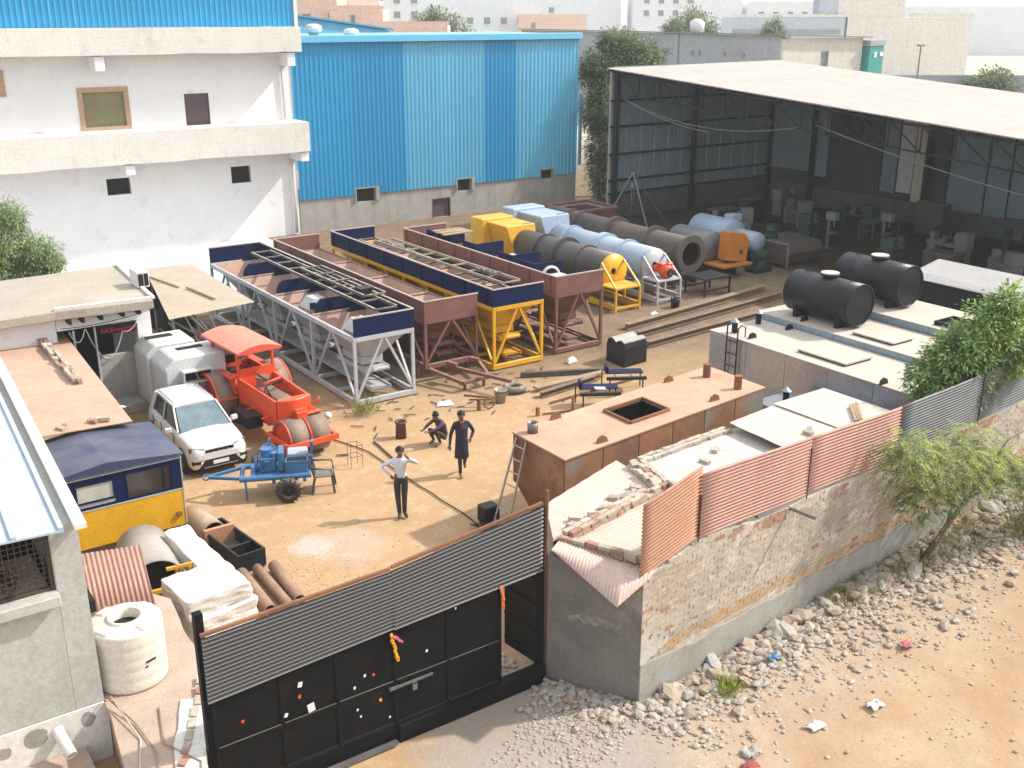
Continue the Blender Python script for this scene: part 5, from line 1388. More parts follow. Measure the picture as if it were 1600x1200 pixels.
rustside = mat('patchy_rust_side', (.36, .16, .07), (.20, .10, .06), sc=1.1, rough=.8, c3=(.24, .21, .18), streak=.3, rust=.3)
e0, e1 = Vector((*q[0], 0)), Vector((*q[1], 0))
for k in range(6):     # welded side plates
    for A_, B_ in ((q[0], q[1]), (q[3], q[2])):
        a, b = Vector((*A_, 0)), Vector((*B_, 0)); u0, u1 = a.lerp(b, k/6+.002), a.lerp(b, (k+1)/6-.002)
        c_ = Vector((*cq, 0)); n_ = (Vector((0, 1, 0)) if A_ == q[0] else Vector((0, -1, 0)))*.03
        obj('side_plate', MB().hexa([u0+Vector((0, 0, 1.0)), u1+Vector((0, 0, 1.0)), u1+n_+Vector((0, 0, 1.0)), u0+n_+Vector((0, 0, 1.0)), u0+Vector((0, 0, 2.16)), u1+Vector((0, 0, 2.16)), u1+n_+Vector((0, 0, 2.16)), u0+n_+Vector((0, 0, 2.16))]), rustside, rt)
lo = inn((.985, .985)); bo = inn((.93, .30))
obj('hull', MB().hexa([(*bo[0], .35), (*bo[1], .35), (*bo[2], .35), (*bo[3], .35), (*lo[0], 1.0), (*lo[1], 1.0), (*lo[2], 1.0), (*lo[3], 1.0)]), rustm, rt)
pieces('end_plate', MB().hexa([(12.6, 16.1, 1.0), (12.63, 16.1, 1.0), (12.63, 17.92, 1.0), (12.6, 17.92, 1.0), (12.6, 16.1, 2.16), (12.63, 16.1, 2.16), (12.63, 17.92, 2.16), (12.6, 17.92, 2.16)])
    .box(19.42, 19.45, 16.9, 18.7, 1.0, 2.16), rustm, rt)
tp = MB(); hx0, hx1, hy0, hy1 = 15.05, 16.35, 16.80, 17.75
f = 1.006
Q = [(cq[0]+(p[0]-cq[0])*f, cq[1]+(p[1]-cq[1])*1.02) for p in q]
Hq = [(hx0, hy0), (hx1, hy0+.12), (hx1, hy1+.12), (hx0, hy1)]
for i in range(4):
    j = (i+1) % 4
    tp.add([(*Q[i], 2.2), (*Q[j], 2.2), (*Hq[j], 2.2), (*Hq[i], 2.2), (*Q[i], 2.165), (*Q[j], 2.165), (*Hq[j], 2.165), (*Hq[i], 2.165)], [(0, 1, 2, 3), (7, 6, 5, 4), (0, 4, 5, 1), (2, 6, 7, 3)])
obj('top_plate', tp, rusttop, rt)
hc = MB()
for i in range(4):
    j = (i+1) % 4; hc.beam((*Hq[i], 2.235), (*Hq[j], 2.235), .05, .07)
h_ = obj('hatch_coaming', hc, rustm, rt)
obj('hold', MB().add([(hx0-.2, hy0-.1, 2.15), (hx1+.2, hy0-.1, 2.15), (hx1+.2, hy1+.2, 2.15), (hx0-.2, hy1+.2, 2.15), (hx0-.2, hy0-.1, 1.1), (hx1+.2, hy0-.1, 1.1), (hx1+.2, hy1+.2, 1.1), (hx0-.2, hy1+.2, 1.1)], [(4, 5, 6, 7), (0, 1, 5, 4), (1, 2, 6, 5), (2, 3, 7, 6), (3, 0, 4, 7)]), dark, h_)  # added black lining stands in for the shade inside the tank
for x, y in ((18.83, 18.2), (18.81, 17.1)): obj('pipe_stub', MB().tube((x, y, 2.2), (x, y, 2.55), .1, n=14), rustm, rt)
for x, y in ((13.85, 18.0), (13.82, 16.3), (17.77, 18.45), (17.73, 16.8)): lug(rt, x, y, 2.2, rustm, s=1.0)
for x in (13.6, 18.5):
    obj('leg', MB().box(x-.06, x+.06, 16.5, 16.62, 0, .9).box(x-.06, x+.06, 17.9, 18.02, 0, .9), rustm, rt)
t = thing('paint_tin', (12.93, 17.66, 2.2), 'small grey paint tin standing on the corner of the rust brown tank', 'tin')
obj('can', MB().lathe((12.93, 17.66, 2.2), (0, 0, 1), [(.01, 0), (.12, 0), (.12, .24), (.105, .24), (.105, .05)], 18), steel, t)
obj('contents', MB().disc((12.93, 17.66, 2.38), (0, 0, 1), .106, 16), dark, t)
ld = thing('ladder', (12.3, 17.7, 0), 'steel ladder leaning against the near end of the rust brown tank', 'ladder')
A0, A1, B0, B1 = Vector((12.05, 17.95, 0)), Vector((12.58, 17.78, 2.12)), Vector((12.12, 17.50, 0)), Vector((12.58, 17.42, 2.12))
galvb = mat('bright_galvanised', (.50, .50, .50), (.42, .42, .42), rough=.4, metal=.6, bump=0)
for a, b in ((A0, A1), (B0, B1)): obj('stile', MB().tube(a, b, .025, n=8), galvb, ld)
for k in range(7): obj('rung', MB().tube(A0.lerp(A1, .08+k*.14), B0.lerp(B1, .08+k*.14), .018, n=6), galvb, ld)

def big_tank(x0, x1, y0, y1, z1, sidem, topm, label, hatch=None, hatch_open=False, z0=.05):
    t = thing('steel_tank', ((x0+x1)/2, (y0+y1)/2, 0), label, 'tank', 'big rectangular tanks standing side by side')
    n = 5
    for k in range(n):
        a, b = y0+(y1-y0)*k/n+.006, y0+(y1-y0)*(k+1)/n-.006
        obj('side_plate', MB().box(x0, x0+.03, a, b, z0, z1-.02), sidem, t)
        obj('side_plate', MB().box(x1-.03, x1, a, b, z0, z1-.02), sidem, t)
    obj('core', MB().box(x0+.031, x1-.031, y0+.02, y1-.02, z0, z1-.021), sidem, t)
    obj('top_plate', MB().box(x0-.02, x1+.02, y0-.02, y1+.02, z1-.02, z1), topm, t)
    if hatch:
        a, b, c, d = hatch
        if hatch_open:
            h = obj('hatch_coaming', MB().box(a, b, c, c+.05, z1, z1+.12).box(a, b, d-.05, d, z1, z1+.12).box(a, a+.05, c+.05, d-.05, z1, z1+.12).box(b-.05, b, c+.05, d-.05, z1, z1+.12), blackm, t)
            obj('hold', MB().box(a+.05, b-.05, c+.05, d-.05, z1+.001, z1+.01), dark, h)
        else:
            h = obj('hatch_lid', MB().box(a, b, c, d, z1+.05, z1+.09), topm, t)
            obj('hatch_rim', MB().box(a+.03, b-.03, c+.03, d-.03, z1, z1+.05), blackm, h)
    return t
alu = mat('aluminium_cladding', (.46, .49, .54), (.40, .43, .48), sc=.5, rough=.3, metal=.7, bump=.02)
dusttop = mat('dusty_tank_top', (.54, .48, .40), (.49, .43, .36), sc=.6, rough=.85, bump=.06, dust=.3, dustc=(.52, .45, .37))
bluegrey = mat('blue_grey_side', (.30, .38, .42), (.26, .34, .38), sc=.5, rough=.45, bump=.02)
T2 = big_tank(21.5, 23.52, 13.72, 20.75, 2.4, alu, dusttop, 'aluminium clad rectangular tank with a ladder on its side, next to the rust tank', hatch=(21.9, 22.98, 16.3, 17.9))
T3 = big_tank(23.62, 25.62, 13.9, 20.95, 2.58, bluegrey, dusttop, 'blue grey rectangular tank carrying the nearer black cylinder', hatch=(23.95, 24.85, 16.4, 17.75))
T4 = big_tank(25.75, 27.9, 13.9, 20.6, 2.80, bluegrey, dusttop, 'blue grey rectangular tank carrying the farther black cylinder', hatch=(26.0, 26.9, 15.2, 16.6), hatch_open=True)
T5 = thing('steel_tank', (31.2, 16.5, 0), 'large black sided tank with a grey sloping lid, at the edge of the shed', 'tank', 'big rectangular tanks standing side by side')
greytop = mat('mid_grey_lid', (.34, .34, .34), (.30, .30, .30), sc=.5, rough=.7, bump=.04, dust=.15)
obj('body', MB().prism([(29.8, 20.3, .05), (29.8, 15.9, .05), (29.8, 15.0, 1.2), (29.8, 15.7, 2.95), (29.8, 20.3, 2.95)], (2.6, 0, 0)) if False else MB().box(29.8, 32.5, 14.2, 20.2, .05, 2.95), blackm, T5)
obj('lid', MB().hexa([(29.75, 14.1, 2.955), (32.6, 14.1, 2.955), (32.6, 20.3, 2.955), (29.75, 20.3, 2.955), (29.95, 14.3, 3.06), (32.5, 14.3, 3.06), (32.5, 20.9, 3.06), (30.3, 20.2, 3.06)]), greytop, T5)
for x, y in ((21.86, 19.45), (23.38, 19.45), (21.6, 14.9), (23.2, 15.0)): lug(T2, x, y, 2.4, blackm)
lug(T3, 23.95, 19.4, 2.58, blackm); lug(T3, 23.9, 14.8, 2.58, blackm)
for x, y in ((21.85, 20.15), (23.1, 20.4)): cap_vent(T2, x, y, 2.4, blackm)
lad = MB()
for y in (19.62, 20.02): lad.tube((21.42, y, .2), (21.42, y, 2.72), .022, n=6); lad.path([(21.42, y, 2.7), (21.55, y, 2.78), (21.72, y, 2.7), (21.72, y, 2.42)], .02, 6)
l_ = obj('side_ladder', lad, blackm, T2)
for k in range(6): obj('rung', MB().tube((21.42, 19.63, .5+k*.36), (21.42, 20.01, .5+k*.36), .016, n=6), blackm, l_)
t = thing('low_steel_box', (19.4, 16.2, 0), 'low steel box with a capped vent between the rust tank and aluminium tank', 'tank')
obj('body', MB().box(19.75, 21.0, 15.4, 17.4, 0, 1.6), galv, t)
cap_vent(t, 20.05, 16.6, 1.6, blackm, .42, .08)
def black_tank(cx, z0, y0, y1, label, r=.61):
    t = thing('black_cylinder_tank', (cx, (y0+y1)/2, z0), label, 'cylindrical tank', 'black cylindrical tanks on the grey tanks')
    cz = z0+r+.07
    obj('shell', MB().lathe((cx, 0, cz), (0, 1, 0), [(r-.035, y0+.03), (r-.035, y0), (r, y0), (r, y1), (r-.03, y1), (.01, y1-.04)], 48), blackm, t)
    obj('end_plate', MB().disc((cx, y0+.03, cz), (0, -1, 0), r-.034, 40), blackm, t)
    for y in (y0+.4, y1-.4): obj('saddle', MB().box(cx-.5, cx+.5, y-.06, y+.06, z0, z0+.34), blackm, t)
    m_ = obj('manhole', MB().lathe((cx, (y0+y1)/2, cz+r-.03), (0, 0, 1), [(.20, 0), (.20, .07), (.27, .07), (.27, .12), (.01, .13)], 24), blackm, t)
    obj('lid', MB().disc((cx, (y0+y1)/2, cz+r+.105), (0, 0, 1), .262, 24, th=.02), dusttop, m_)
    for y in (y0+.35, y1-.35): obj('lifting_eye', MB().torus((cx, y, cz+r+.02), (1, 0, 0), .06, .016, 12, 6), blackm, t)
black_tank(24.55, 2.58, 18.0, 20.3, 'nearer black cylindrical tank with a round dusty manhole lid, on top of a grey tank')
black_tank(26.85, 2.80, 18.05, 20.35, 'farther black cylindrical tank, close to the dark grey lidded tank')

# pale grey boxes with slots near the office
tb = mat('pale_grey_box', (.62, .64, .63), (.57, .59, .58), sc=.8, rough=.6, dust=.35, bump=.03)
for (x0, x1, y0, y1, z1, sl_, lab, scoop) in ((7.9, 9.32, 29.32, 30.56, 2.08, (8.15, 8.92, 30.0, 30.3), 'pale grey box tank with a slot in its top, touching the white office', False),
                                           (8.0, 9.72, 27.98, 29.26, 2.0, (8.62, 9.36, 28.72, 28.98), 'pale grey box tank with a projecting mouth, behind the white car', True)):
    t = thing('hopper_box', ((x0+x1)/2, (y0+y1)/2, 0), lab, 'metal box', 'pale grey metal boxes behind the car')
    ch = .28
    obj('casing', MB().prism([(x0+.12, y1, .05), (x1, y1, .05), (x1, y1, z1), (x0+ch, y1, z1), (x0, y1, z1-ch), (x0, y1, .35)], (0, y0-y1, 0)), tb, t, bev=.04)
    obj('slot', MB().box(sl_[0], sl_[1], sl_[2], sl_[3], z1+.001, z1+.012), dark, t)
    if scoop:
        s_ = obj('mouth', MB().box(8.42, 9.24, 27.72, 27.979, 1.62, 1.65).box(8.42, 9.24, 27.72, 27.979, 1.3, 1.33).box(8.42, 8.45, 27.72, 27.979, 1.331, 1.619).box(9.21, 9.24, 27.72, 27.979, 1.331, 1.619), tb, t)
        obj('throat', MB().box(8.455, 9.205, 27.93, 27.97, 1.335, 1.615), dark, s_)
        obj('stick', MB().beam((8.8, 27.9, 1.6), (8.9, 27.66, 1.05), .045), wood, label='brown stick poking out of the mouth of the pale grey box', cat='stick')

# ------------------------------------------------------------------ control cabin
cy_ = thing('control_cabin', (4.9, 22.3, 0), 'yellow and navy control cabin with a ridged navy roof and two front windows', 'cabin')
cx0, cx1, y0, y1, zb, zt = 3.55, 6.2, 21.3, 23.4, .38, 2.0
zm = 1.22
obj('lower_front', MB().box(cx0, cx1, y0, y0+.03, zb, zm), yel, cy_)
obj('lower_sides', MB().box(cx0, cx0+.03, y0+.031, y1, zb, zm).box(cx1-.03, cx1, y0+.031, y1, zb, zm).box(cx0, cx1, y1, y1+.03, zb, zm), yel, cy_)
wins_ = [(4.0, 4.78, 1.31, 1.84), (5.02, 5.98, 1.31, 1.84)]
obj('upper_front', wall_holes(MB(), cx0, cx1, zm+.03, zt, y0, y0+.03, wins_), navy, cy_)
obj('upper_sides', MB().box(cx0, cx0+.03, y0+.031, y1, zm+.03, zt).box(cx1-.03, cx1, y0+.031, y1, zm+.03, zt).box(cx0, cx1, y1, y1+.03, zm+.03, zt), navy, cy_)
obj('waist_trim', MB().box(cx0-.012, cx1+.012, y0-.012, y1+.012, zm+.001, zm+.029), wgrey, cy_)
obj('eave_trim', MB().box(cx0-.02, cx1+.02, y0-.02, y1+.02, zt+.001, zt+.035).box(cx0-.02, cx1+.02, y0-.022, y0-.003, zt-.05, zt-.02), wgrey, cy_)
obj('corner_trim', MB().box(cx1-.012, cx1+.012, y0-.012, y0+.02, zb, zt), wgrey, cy_)
rm = (cx0+cx1)/2-.2
navyr = mat('navy_roof', (.030, .045, .105), (.04, .055, .12), sc=.7, rough=.5, dust=.35, dustc=(.20, .19, .20), bump=.04)
obj('roof', MB().prism([(cx0-.06, y0-.08, zt+.036), (cx1+.06, y0-.08, zt+.036), (cx1+.06, y0-.08, zt+.07), (rm, y0-.08, zt+.24), (cx0-.06, y0-.08, zt+.07)], (0, y1-y0+.16, 0)), navyr, cy_)
glassd = mat('dark_tinted_glass', (.035, .025, .022), (.05, .035, .03), sc=1.2, rough=.12, bump=0)
blind = mat('cream_blind', (.56, .55, .48), rough=.6, bump=0)
w1 = obj('window', MB().box(4.0, 4.78, y0+.012, y0+.022, 1.31, 1.84), blind, cy_)
obj('frame', MB().box(4.0, 4.78, y0-.012, y0+.011, 1.39, 1.43).box(4.0, 4.78, y0-.012, y0+.011, 1.79, 1.84).box(4.0, 4.03, y0-.012, y0+.011, 1.431, 1.789).box(4.75, 4.78, y0-.012, y0+.011, 1.431, 1.789), navy, w1)
w2 = obj('window', MB().box(5.02, 5.98, y0+.012, y0+.022, 1.31, 1.84), glassd, cy_)
obj('frame', MB().box(5.02, 5.04, y0-.012, y0+.011, 1.31, 1.84).box(5.96, 5.98, y0-.012, y0+.011, 1.31, 1.84).box(5.80, 5.82, y0-.008, y0+.011, 1.31, 1.84), navy, w2)
obj('latch', MB().box(6.0, 6.1, y0-.06, y0-.001, .62, .72), rustm, cy_)
pieces('chassis', MB().box(cx0+.1, cx1-.1, y0+.1, y0+.2, .2, .375).box(cx0+.1, cx1-.1, y1-.2, y1-.1, .2, .375), steel, cy_)
for x in (cx0+.5, cx1-.5):
    for y in (y0+.25, y1-.25): obj('support', MB().box(x-.1, x+.1, y-.1, y+.1, 0, .2), conc, cy_)
# ------------------------------------------------------------------ white car
carp = mat('car_white', (.70, .70, .69), (.68, .68, .67), rough=.2, bump=0, coat=.6, dust=.06)
cglass = mat('car_glass', (.012, .014, .016), rough=.08, bump=0, spec=.25)
wglass = mat('windscreen_glass', (.10, .16, .19), (.16, .22, .25), sc=2.5, rough=.08, bump=0, spec=.9)
chrome = mat('chrome', (.6, .6, .6), rough=.15, metal=1, bump=0)
lampm = mat('headlamp', (.16, .14, .14), (.06, .05, .05), sc=8, rough=.1, bump=0)
car = thing('parked_car', (8.12, 26.35, 0), 'white compact sport utility car parked beside the red roller', 'car', local=True)
def loft(mb, secs, m=0, sm=True, cap=True):
    n = len(secs[0]); V = [p for s in secs for p in s]
    F = [(i*n+j, i*n+j+1, (i+1)*n+j+1, (i+1)*n+j) for i in range(len(secs)-1) for j in range(n-1)]
    mb.add(V, F, m, sm)
    if cap:
        mb.add(secs[0], [tuple(range(n-1, -1, -1))], m); mb.add(secs[-1], [tuple(range(n))], m)
    return mb
def csec(y, w_, zb, zt, cr=.03):
    h = [(w_*.92, zb), (w_, zb+.16), (w_*1.0, (zb+zt)/2), (w_*.985, zt-.16), (w_*.93, zt-.035), (w_*.80, zt), (w_*.4, zt+cr)]
    return [(x, y, z) for x, z in h]+[(0, y, zt+cr*1.15)]+[(-x, y, z) for x, z in h[::-1]]
st = [(-2.0, .60, .36, .66), (-1.97, .74, .28, .78), (-1.86, .83, .24, .88), (-1.6, .875, .24, .95), (-1.2, .89, .24, 1.0), (-.86, .895, .24, 1.04), (-.2, .90, .24, 1.05), (.6, .90, .24, 1.06), (1.3, .895, .24, 1.07), (1.7, .87, .25, 1.06), (1.9, .82, .28, 1.0), (1.97, .74, .36, .92)]
obj('body', loft(MB(), [csec(*s) for s in st]), carp, car)
# cabin: glass house with white roof and pillars
def csec2(y, wb_, z0, wt_, z1):
    return [(wb_, y, z0), (wb_*.97+wt_*.03, y, z0+.05), (wt_, y, z1), (-wt_, y, z1), (-(wb_*.97+wt_*.03), y, z0+.05), (-wb_, y, z0)]
gb_ = MB().hexa([(-.80, -.93, 1.02), (.80, -.93, 1.02), (.76, 1.86, 1.02), (-.76, 1.86, 1.02), (-.63, -.12, 1.55), (.63, -.12, 1.55), (.60, 1.58, 1.55), (-.60, 1.58, 1.55)])
obj('side_glass', gb_, cglass, car, bev=.03)
ws = MB().hexa([(-.74, -.945, 1.045), (.74, -.945, 1.045), (.73, -.91, 1.04), (-.73, -.91, 1.04), (-.585, -.19, 1.53), (.585, -.19, 1.53), (.58, -.15, 1.53), (-.58, -.15, 1.53)])
obj('windscreen', ws, wglass, car)
rfm = MB()
loft(rfm, [[(x*wd, y, z+.035*(1-abs(x)**2)) for x in (-1, -.9, -.5, 0, .5, .9, 1)]+[(wd, y, z-.05), (-wd, y, z-.05)] for y, wd, z in ((-.16, .62, 1.55), (.1, .645, 1.575), (.7, .65, 1.585), (1.3, .635, 1.575), (1.62, .60, 1.545))])
obj('roof', rfm, carp, car)
pl2 = MB()
for s_ in (-1, 1):
    pl2.beam((s_*.795, -.88, 1.03), (s_*.632, -.14, 1.54), .05, .06).beam((s_*.775, 1.55, 1.03), (s_*.615, 1.40, 1.54), .05, .16).beam((s_*.80, .42, 1.03), (s_*.64, .5, 1.53), .03, .06)
pieces('pillar', pl2, carp, car)
for s_ in (-1, 1):
    obj('roof_rail', MB().path([(s_*.58, 0, 1.60), (s_*.58, .08, 1.635), (s_*.575, 1.25, 1.635), (s_*.57, 1.35, 1.59)], .016, 6), galv, car)
    mr = MB().cbox((s_*1.0, -.62, 1.07), (.2, .12, .14), (0, 0, s_*.2)).beam((s_*.86, -.6, 1.02), (s_*.95, -.61, 1.05), .04)
    obj('mirror', mr, carp, car, bev=.03)
    obj('headlight', MB().hexa([(s_*.42, -1.975, .74), (s_*.80, -1.875, .72), (s_*.83, -1.80, .72), (s_*.42, -1.90, .74), (s_*.44, -1.965, .83), (s_*.82, -1.845, .87), (s_*.84, -1.77, .88), (s_*.44, -1.9, .83)][::1] if s_ > 0 else [(-.80, -1.875, .72), (-.42, -1.975, .74), (-.42, -1.90, .74), (-.83, -1.80, .72), (-.82, -1.845, .87), (-.44, -1.965, .83), (-.44, -1.9, .83), (-.84, -1.77, .88)]), lampm, car)
    obj('fog_lamp', MB().cbox((s_*.70, -1.955, .46), (.26, .06, .10), (0, 0, s_*.28)), blackm, car, bev=.015)
    obj('cladding', MB().hexa([(s_*.905-.012, -1.2, .22), (s_*.905+.012, -1.2, .22), (s_*.905+.012, 1.4, .22), (s_*.905-.012, 1.4, .22), (s_*.905-.012, -1.2, .36), (s_*.905+.012, -1.2, .36), (s_*.905+.012, 1.4, .36), (s_*.905-.012, 1.4, .36)]), blackm, car)
    for y in (-1.28, 1.27):
        a = obj('wheel', MB().disc((s_*.862, y, .34), (s_, 0, 0), .40, 28, th=.045), blackm, car)
        obj('tyre', MB().lathe((s_*.72, y, .33), (s_, 0, 0), [(.20, .0), (.33, .0), (.335, .1), (.32, .20), (.21, .205), (.20, 0)], 28), rubber, a)
        rim = MB().disc((s_*.905, y, .33), (s_, 0, 0), .2, 24, th=.01)
        for k in range(5): rim.beam((s_*.925, y, .33), (s_*.92, y+.19*math.cos(k*2*PI/5), .33+.19*math.sin(k*2*PI/5)), .04, .02)
        obj('rim', rim, steel, a)
    obj('door_handle', MB().box(s_*.9-.015, s_*.9+.015, .05, .2, .86, .89).box(s_*.9-.015, s_*.9+.015, .85, 1.0, .87, .90), chrome, car)
    for y in (-.72, .38, 1.12): obj('door_gap', MB().box(s_*.897-.01, s_*.897+.006, y, y+.012, .36, 1.0), dark, car)
gl = obj('grille', MB().box(-.42, .42, -2.005, -1.93, .72, .80), blackm, car, bev=.01)
for k in range(6):
    x = -.36+k*.145; obj('chrome_bar', MB().cbox((x, -2.008, .76), (.028, .012, .07)), chrome, gl)
obj('bumper_grille', MB().hexa([(-.66, -2.0, .27), (.66, -2.0, .27), (.66, -1.8, .27), (-.66, -1.8, .27), (-.46, -2.015, .50), (.46, -2.015, .50), (.5, -1.8, .50), (-.5, -1.8, .50)]), blackm, car)
obj('number_plate', MB().cbox((0, -2.03, .42), (.46, .012, .10)), white, car)
obj('skid_trim', MB().box(-.5, .5, -2.02, -1.9, .28, .31), galv, car)
car.location = (8.07, 26.06, 0); car.scale = (.87, .9, .9)

# ------------------------------------------------------------------ red road roller
rl = thing('road_roller', (10.2, 26.2, 0), 'bright red three wheel road roller with a curved canopy, beside the white car', 'road roller', local=True)
rollm = mat('worn_roller_steel', (.27, .20, .145), (.23, .165, .12), sc=1.5, rough=.7, metal=.2, bump=.05, c3=(.35, .27, .2))
def rbody(n, mb, m_=red, p=rl, **k): return obj(n, mb, m_, p, **k)
# local frame: front is -y; rear axle y=1.45, front axle y=-1.95
for s_ in (-1, 1):
    r_ = rbody('rear_roller', MB().lathe((s_*.58, 1.45, .76), (s_, 0, 0), [(.70, 0), (.76, 0), (.76, .54), (.70, .54)], 40), rollm)
    rbody('wheel_disc', MB().lathe((s_*.62, 1.45, .76), (s_, 0, 0), [(.01, .40), (.70, .44), (.775, .48), (.775, .52), (.70, .52)], 40), red, r_)
    obj('hub', MB().tube((s_*.95, 1.45, .72), (s_*1.08, 1.45, .72), .11, n=14), red, r_)
    obj('scraper', MB().beam((s_*.55, .68, .92), (s_*1.1, .68, .92), .07, .04), red, rl)
rbody('lower_hull', MB().box(-.48, .48, -1.0, 1.95, .55, 1.12), bev=.02)
for s_ in (-1, 1):
    rbody('side_panel', MB().hexa([(s_*.45-.03, -1.5, .72), (s_*.45+.03, -1.5, .72), (s_*.5+.03, .65, .5), (s_*.5-.03, .65, .5), (s_*.45-.03, -1.5, 1.36), (s_*.45+.03, -1.5, 1.36), (s_*.5+.03, .65, 1.46), (s_*.5-.03, .65, 1.46)]))
    rbody('sill_lip', MB().beam((s_*.47, -1.55, 1.38), (s_*.52, .68, 1.48), .06, .04))
    pieces('bracket', MB().beam((s_*.45, -1.2, .9), (s_*.75, -1.2, .9), .05).beam((s_*.45, -.2, .85), (s_*.72, -.2, .85), .04), red, rl)
eng = rbody('engine', MB().box(-.22, .22, -1.15, .35, .9, 1.28), rollm, bev=.03)
obj('air_filter', MB().tube((.0, .2, 1.28), (.0, .2, 1.5), .17, n=16).tube((0, .2, 1.5), (0, .2, 1.55), .2, n=16), rollm, eng)
obj('hoses', MB().path([(-.3, -.9, 1.3), (-.3, -.6, 1.55), (.25, -.5, 1.58), (.3, -.2, 1.4)], .03, 6).path([(-.1, .4, 1.6), (.05, -.9, 1.42), (.1, -1.3, 1.45)], .018, 6), blackm, eng)
obj('red_pipe', MB().path([(-.34, -.65, 1.36), (-.34, -.6, 1.62), (.28, -.42, 1.64), (.3, -.38, 1.4)], .035, 7), red, eng)
rad_ = MB(); pts = []
for i in range(9):
    a = -.5+i/8; pts.append((a*.98, -1.62-.16*math.cos(a*PI)))
obj('radiator_cowl', MB().prism([(x, y, .88) for x, y in pts]+[(.44, -1.5, .88), (-.44, -1.5, .88)], (0, 0, .56)), red, rl, bev=.02)
rbody('tow_hook', MB().path([(.44, -1.7, 1.2), (.62, -1.78, 1.2), (.64, -1.78, 1.38)], .025, 6))
rbody('step', MB().beam((.44, -1.6, 1.0), (.58, -1.66, 1.02), .05))
rbody('king_pin', MB().box(-.14, .14, -2.05, -1.7, .82, 1.15))
# front roller in its yoke
fr_ = rbody('front_roller', MB().lathe((-.58, -1.95, .5), (1, 0, 0), [(.44, 0), (.5, 0), (.5, .56), (.44, .56)], 36).lathe((.02, -1.95, .5), (1, 0, 0), [(.44, 0), (.5, 0), (.5, .56), (.44, .56)], 36), rollm)
obj('wheel_disc', MB().lathe((-.60, -1.95, .5), (1, 0, 0), [(.01, .06), (.45, .06), (.51, .0), (.51, .04), (.46, .1)], 36).lathe((.0, -1.95, .5), (1, 0, 0), [(.44, 0), (.53, -.01), (.53, .03), (.44, .03)], 36), red, fr_)
rbody('mudguard', MB().lathe((.04, -1.95, .5), (1, 0, 0), [(.55, 0), (.55, .56), (.575, .56), (.575, 0), (.55, 0)], 20, a0=-.1*PI, a1=.55*PI, sm=False))
rbody('fork', MB().beam((-.72, -1.95, .62), (.72, -1.95, 1.02), .001) if False else MB().box(-.72, .72, -2.62, -2.54, .42, .56).box(-.74, -.66, -2.54, -1.3, .42, .54).box(.66, .74, -2.54, -1.3, .42, .54).box(-.66, .66, -1.38, -1.3, .42, .54).box(-.12, .12, -1.95, -1.8, 1.0, 1.2))
rbody('yoke_arm', MB().box(-.06, .0, -2.0, -1.9, .5, 1.12))
obj('white_lamp', MB().lathe((.78, -1.9, .85), (0, -1, 0), [(.01, .0), (.09, .02), (.1, .1), (.01, .12)], 16), white, rl)
# platform and canopy
rbody('platform', MB().box(-.62, .62, .68, 2.25, 1.0, 1.06))
rbody('side_wall', MB().box(-.64, -.58, .70, 2.3, 1.061, 1.46).box(.58, .64, .70, 2.3, 1.061, 1.46).box(-.57, .57, 2.24, 2.3, 1.061, 1.44))
pieces('rail_cap', MB().box(-.74, -.50, .68, 2.36, 1.461, 1.50).box(.50, .74, .68, 2.36, 1.461, 1.50), red, rl)
rbody('dash', MB().hexa([(-.5, .52, 1.06), (.5, .52, 1.06), (.5, .62, 1.06), (-.5, .62, 1.06), (-.5, .56, 1.72), (.5, .56, 1.72), (.5, .62, 1.72), (-.5, .62, 1.72)]))
rbody('seat', MB().box(-.4, .1, 1.75, 2.1, 1.25, 1.36), blackm, bev=.03)
rbody('tool_box', MB().box(-.68, .1, 1.95, 2.45, 1.502, 1.76), blackm, bev=.02)
rbody('battery_box', MB().box(-.95, -.52, -.75, .35, .48, .82), blackm, bev=.01)
rbody('steering_wheel', MB().torus((-.1, .92, 1.62), (0, -.5, .8), .2, .018, 20, 6).tube((-.1, .62, 1.4), (-.1, .92, 1.62), .02), blackm)
for x, y in ((-.52, .60), (.52, .60), (-.52, 2.2), (.52, 2.2)): rbody('canopy_post', MB().box(x-.035, x+.035, y-.035, y+.035, 1.06, 2.30))
cn = MB(); secs = []
for y in (.22, 2.62):
    up_ = [(-.66+1.32*i/10, y, 2.30+.14*math.sin(PI*i/10)) for i in range(11)]
    secs.append(up_+[(.66, y, 2.24), (-.66, y, 2.24)])
n = 13; V = secs[0]+secs[1]
cn.add(V, [(i, (i+1) % n, n+(i+1) % n, n+i) for i in range(n)]+[tuple(range(n-1, -1, -1)), tuple(range(n, 2*n))])
obj('canopy', cn, mat('canopy_red', (.70, .09, .05), (.66, .08, .045), rough=.5, dust=.6, dustc=(.74, .30, .21), dn=(.1, .5), bump=.02), rl)
rl.location = (10.22, 26.35, 0); rl.rotation_euler = (0, 0, .065)
t = thing('loose_rim', (9.28, 24.35, 0), 'loose wheel rim and tyre lying flat between the white car and the roller', 'wheel')
obj('tyre', MB().torus((9.28, 24.35, .11), (0, 0, 1), .27, .1, 24, 10), rubber, t)
obj('rim', MB().lathe((9.28, 24.35, .08), (0, 0, 1), [(.01, 0), (.17, .02), (.19, .1), (.21, .1)], 20), galv, t)

# ------------------------------------------------------------------ blue trailer engine
tr_ = thing('engine_trailer', (8.75, 22.3, 0), 'bright blue two wheeled trailer carrying a diesel engine, before the white car', 'trailer', local=True)
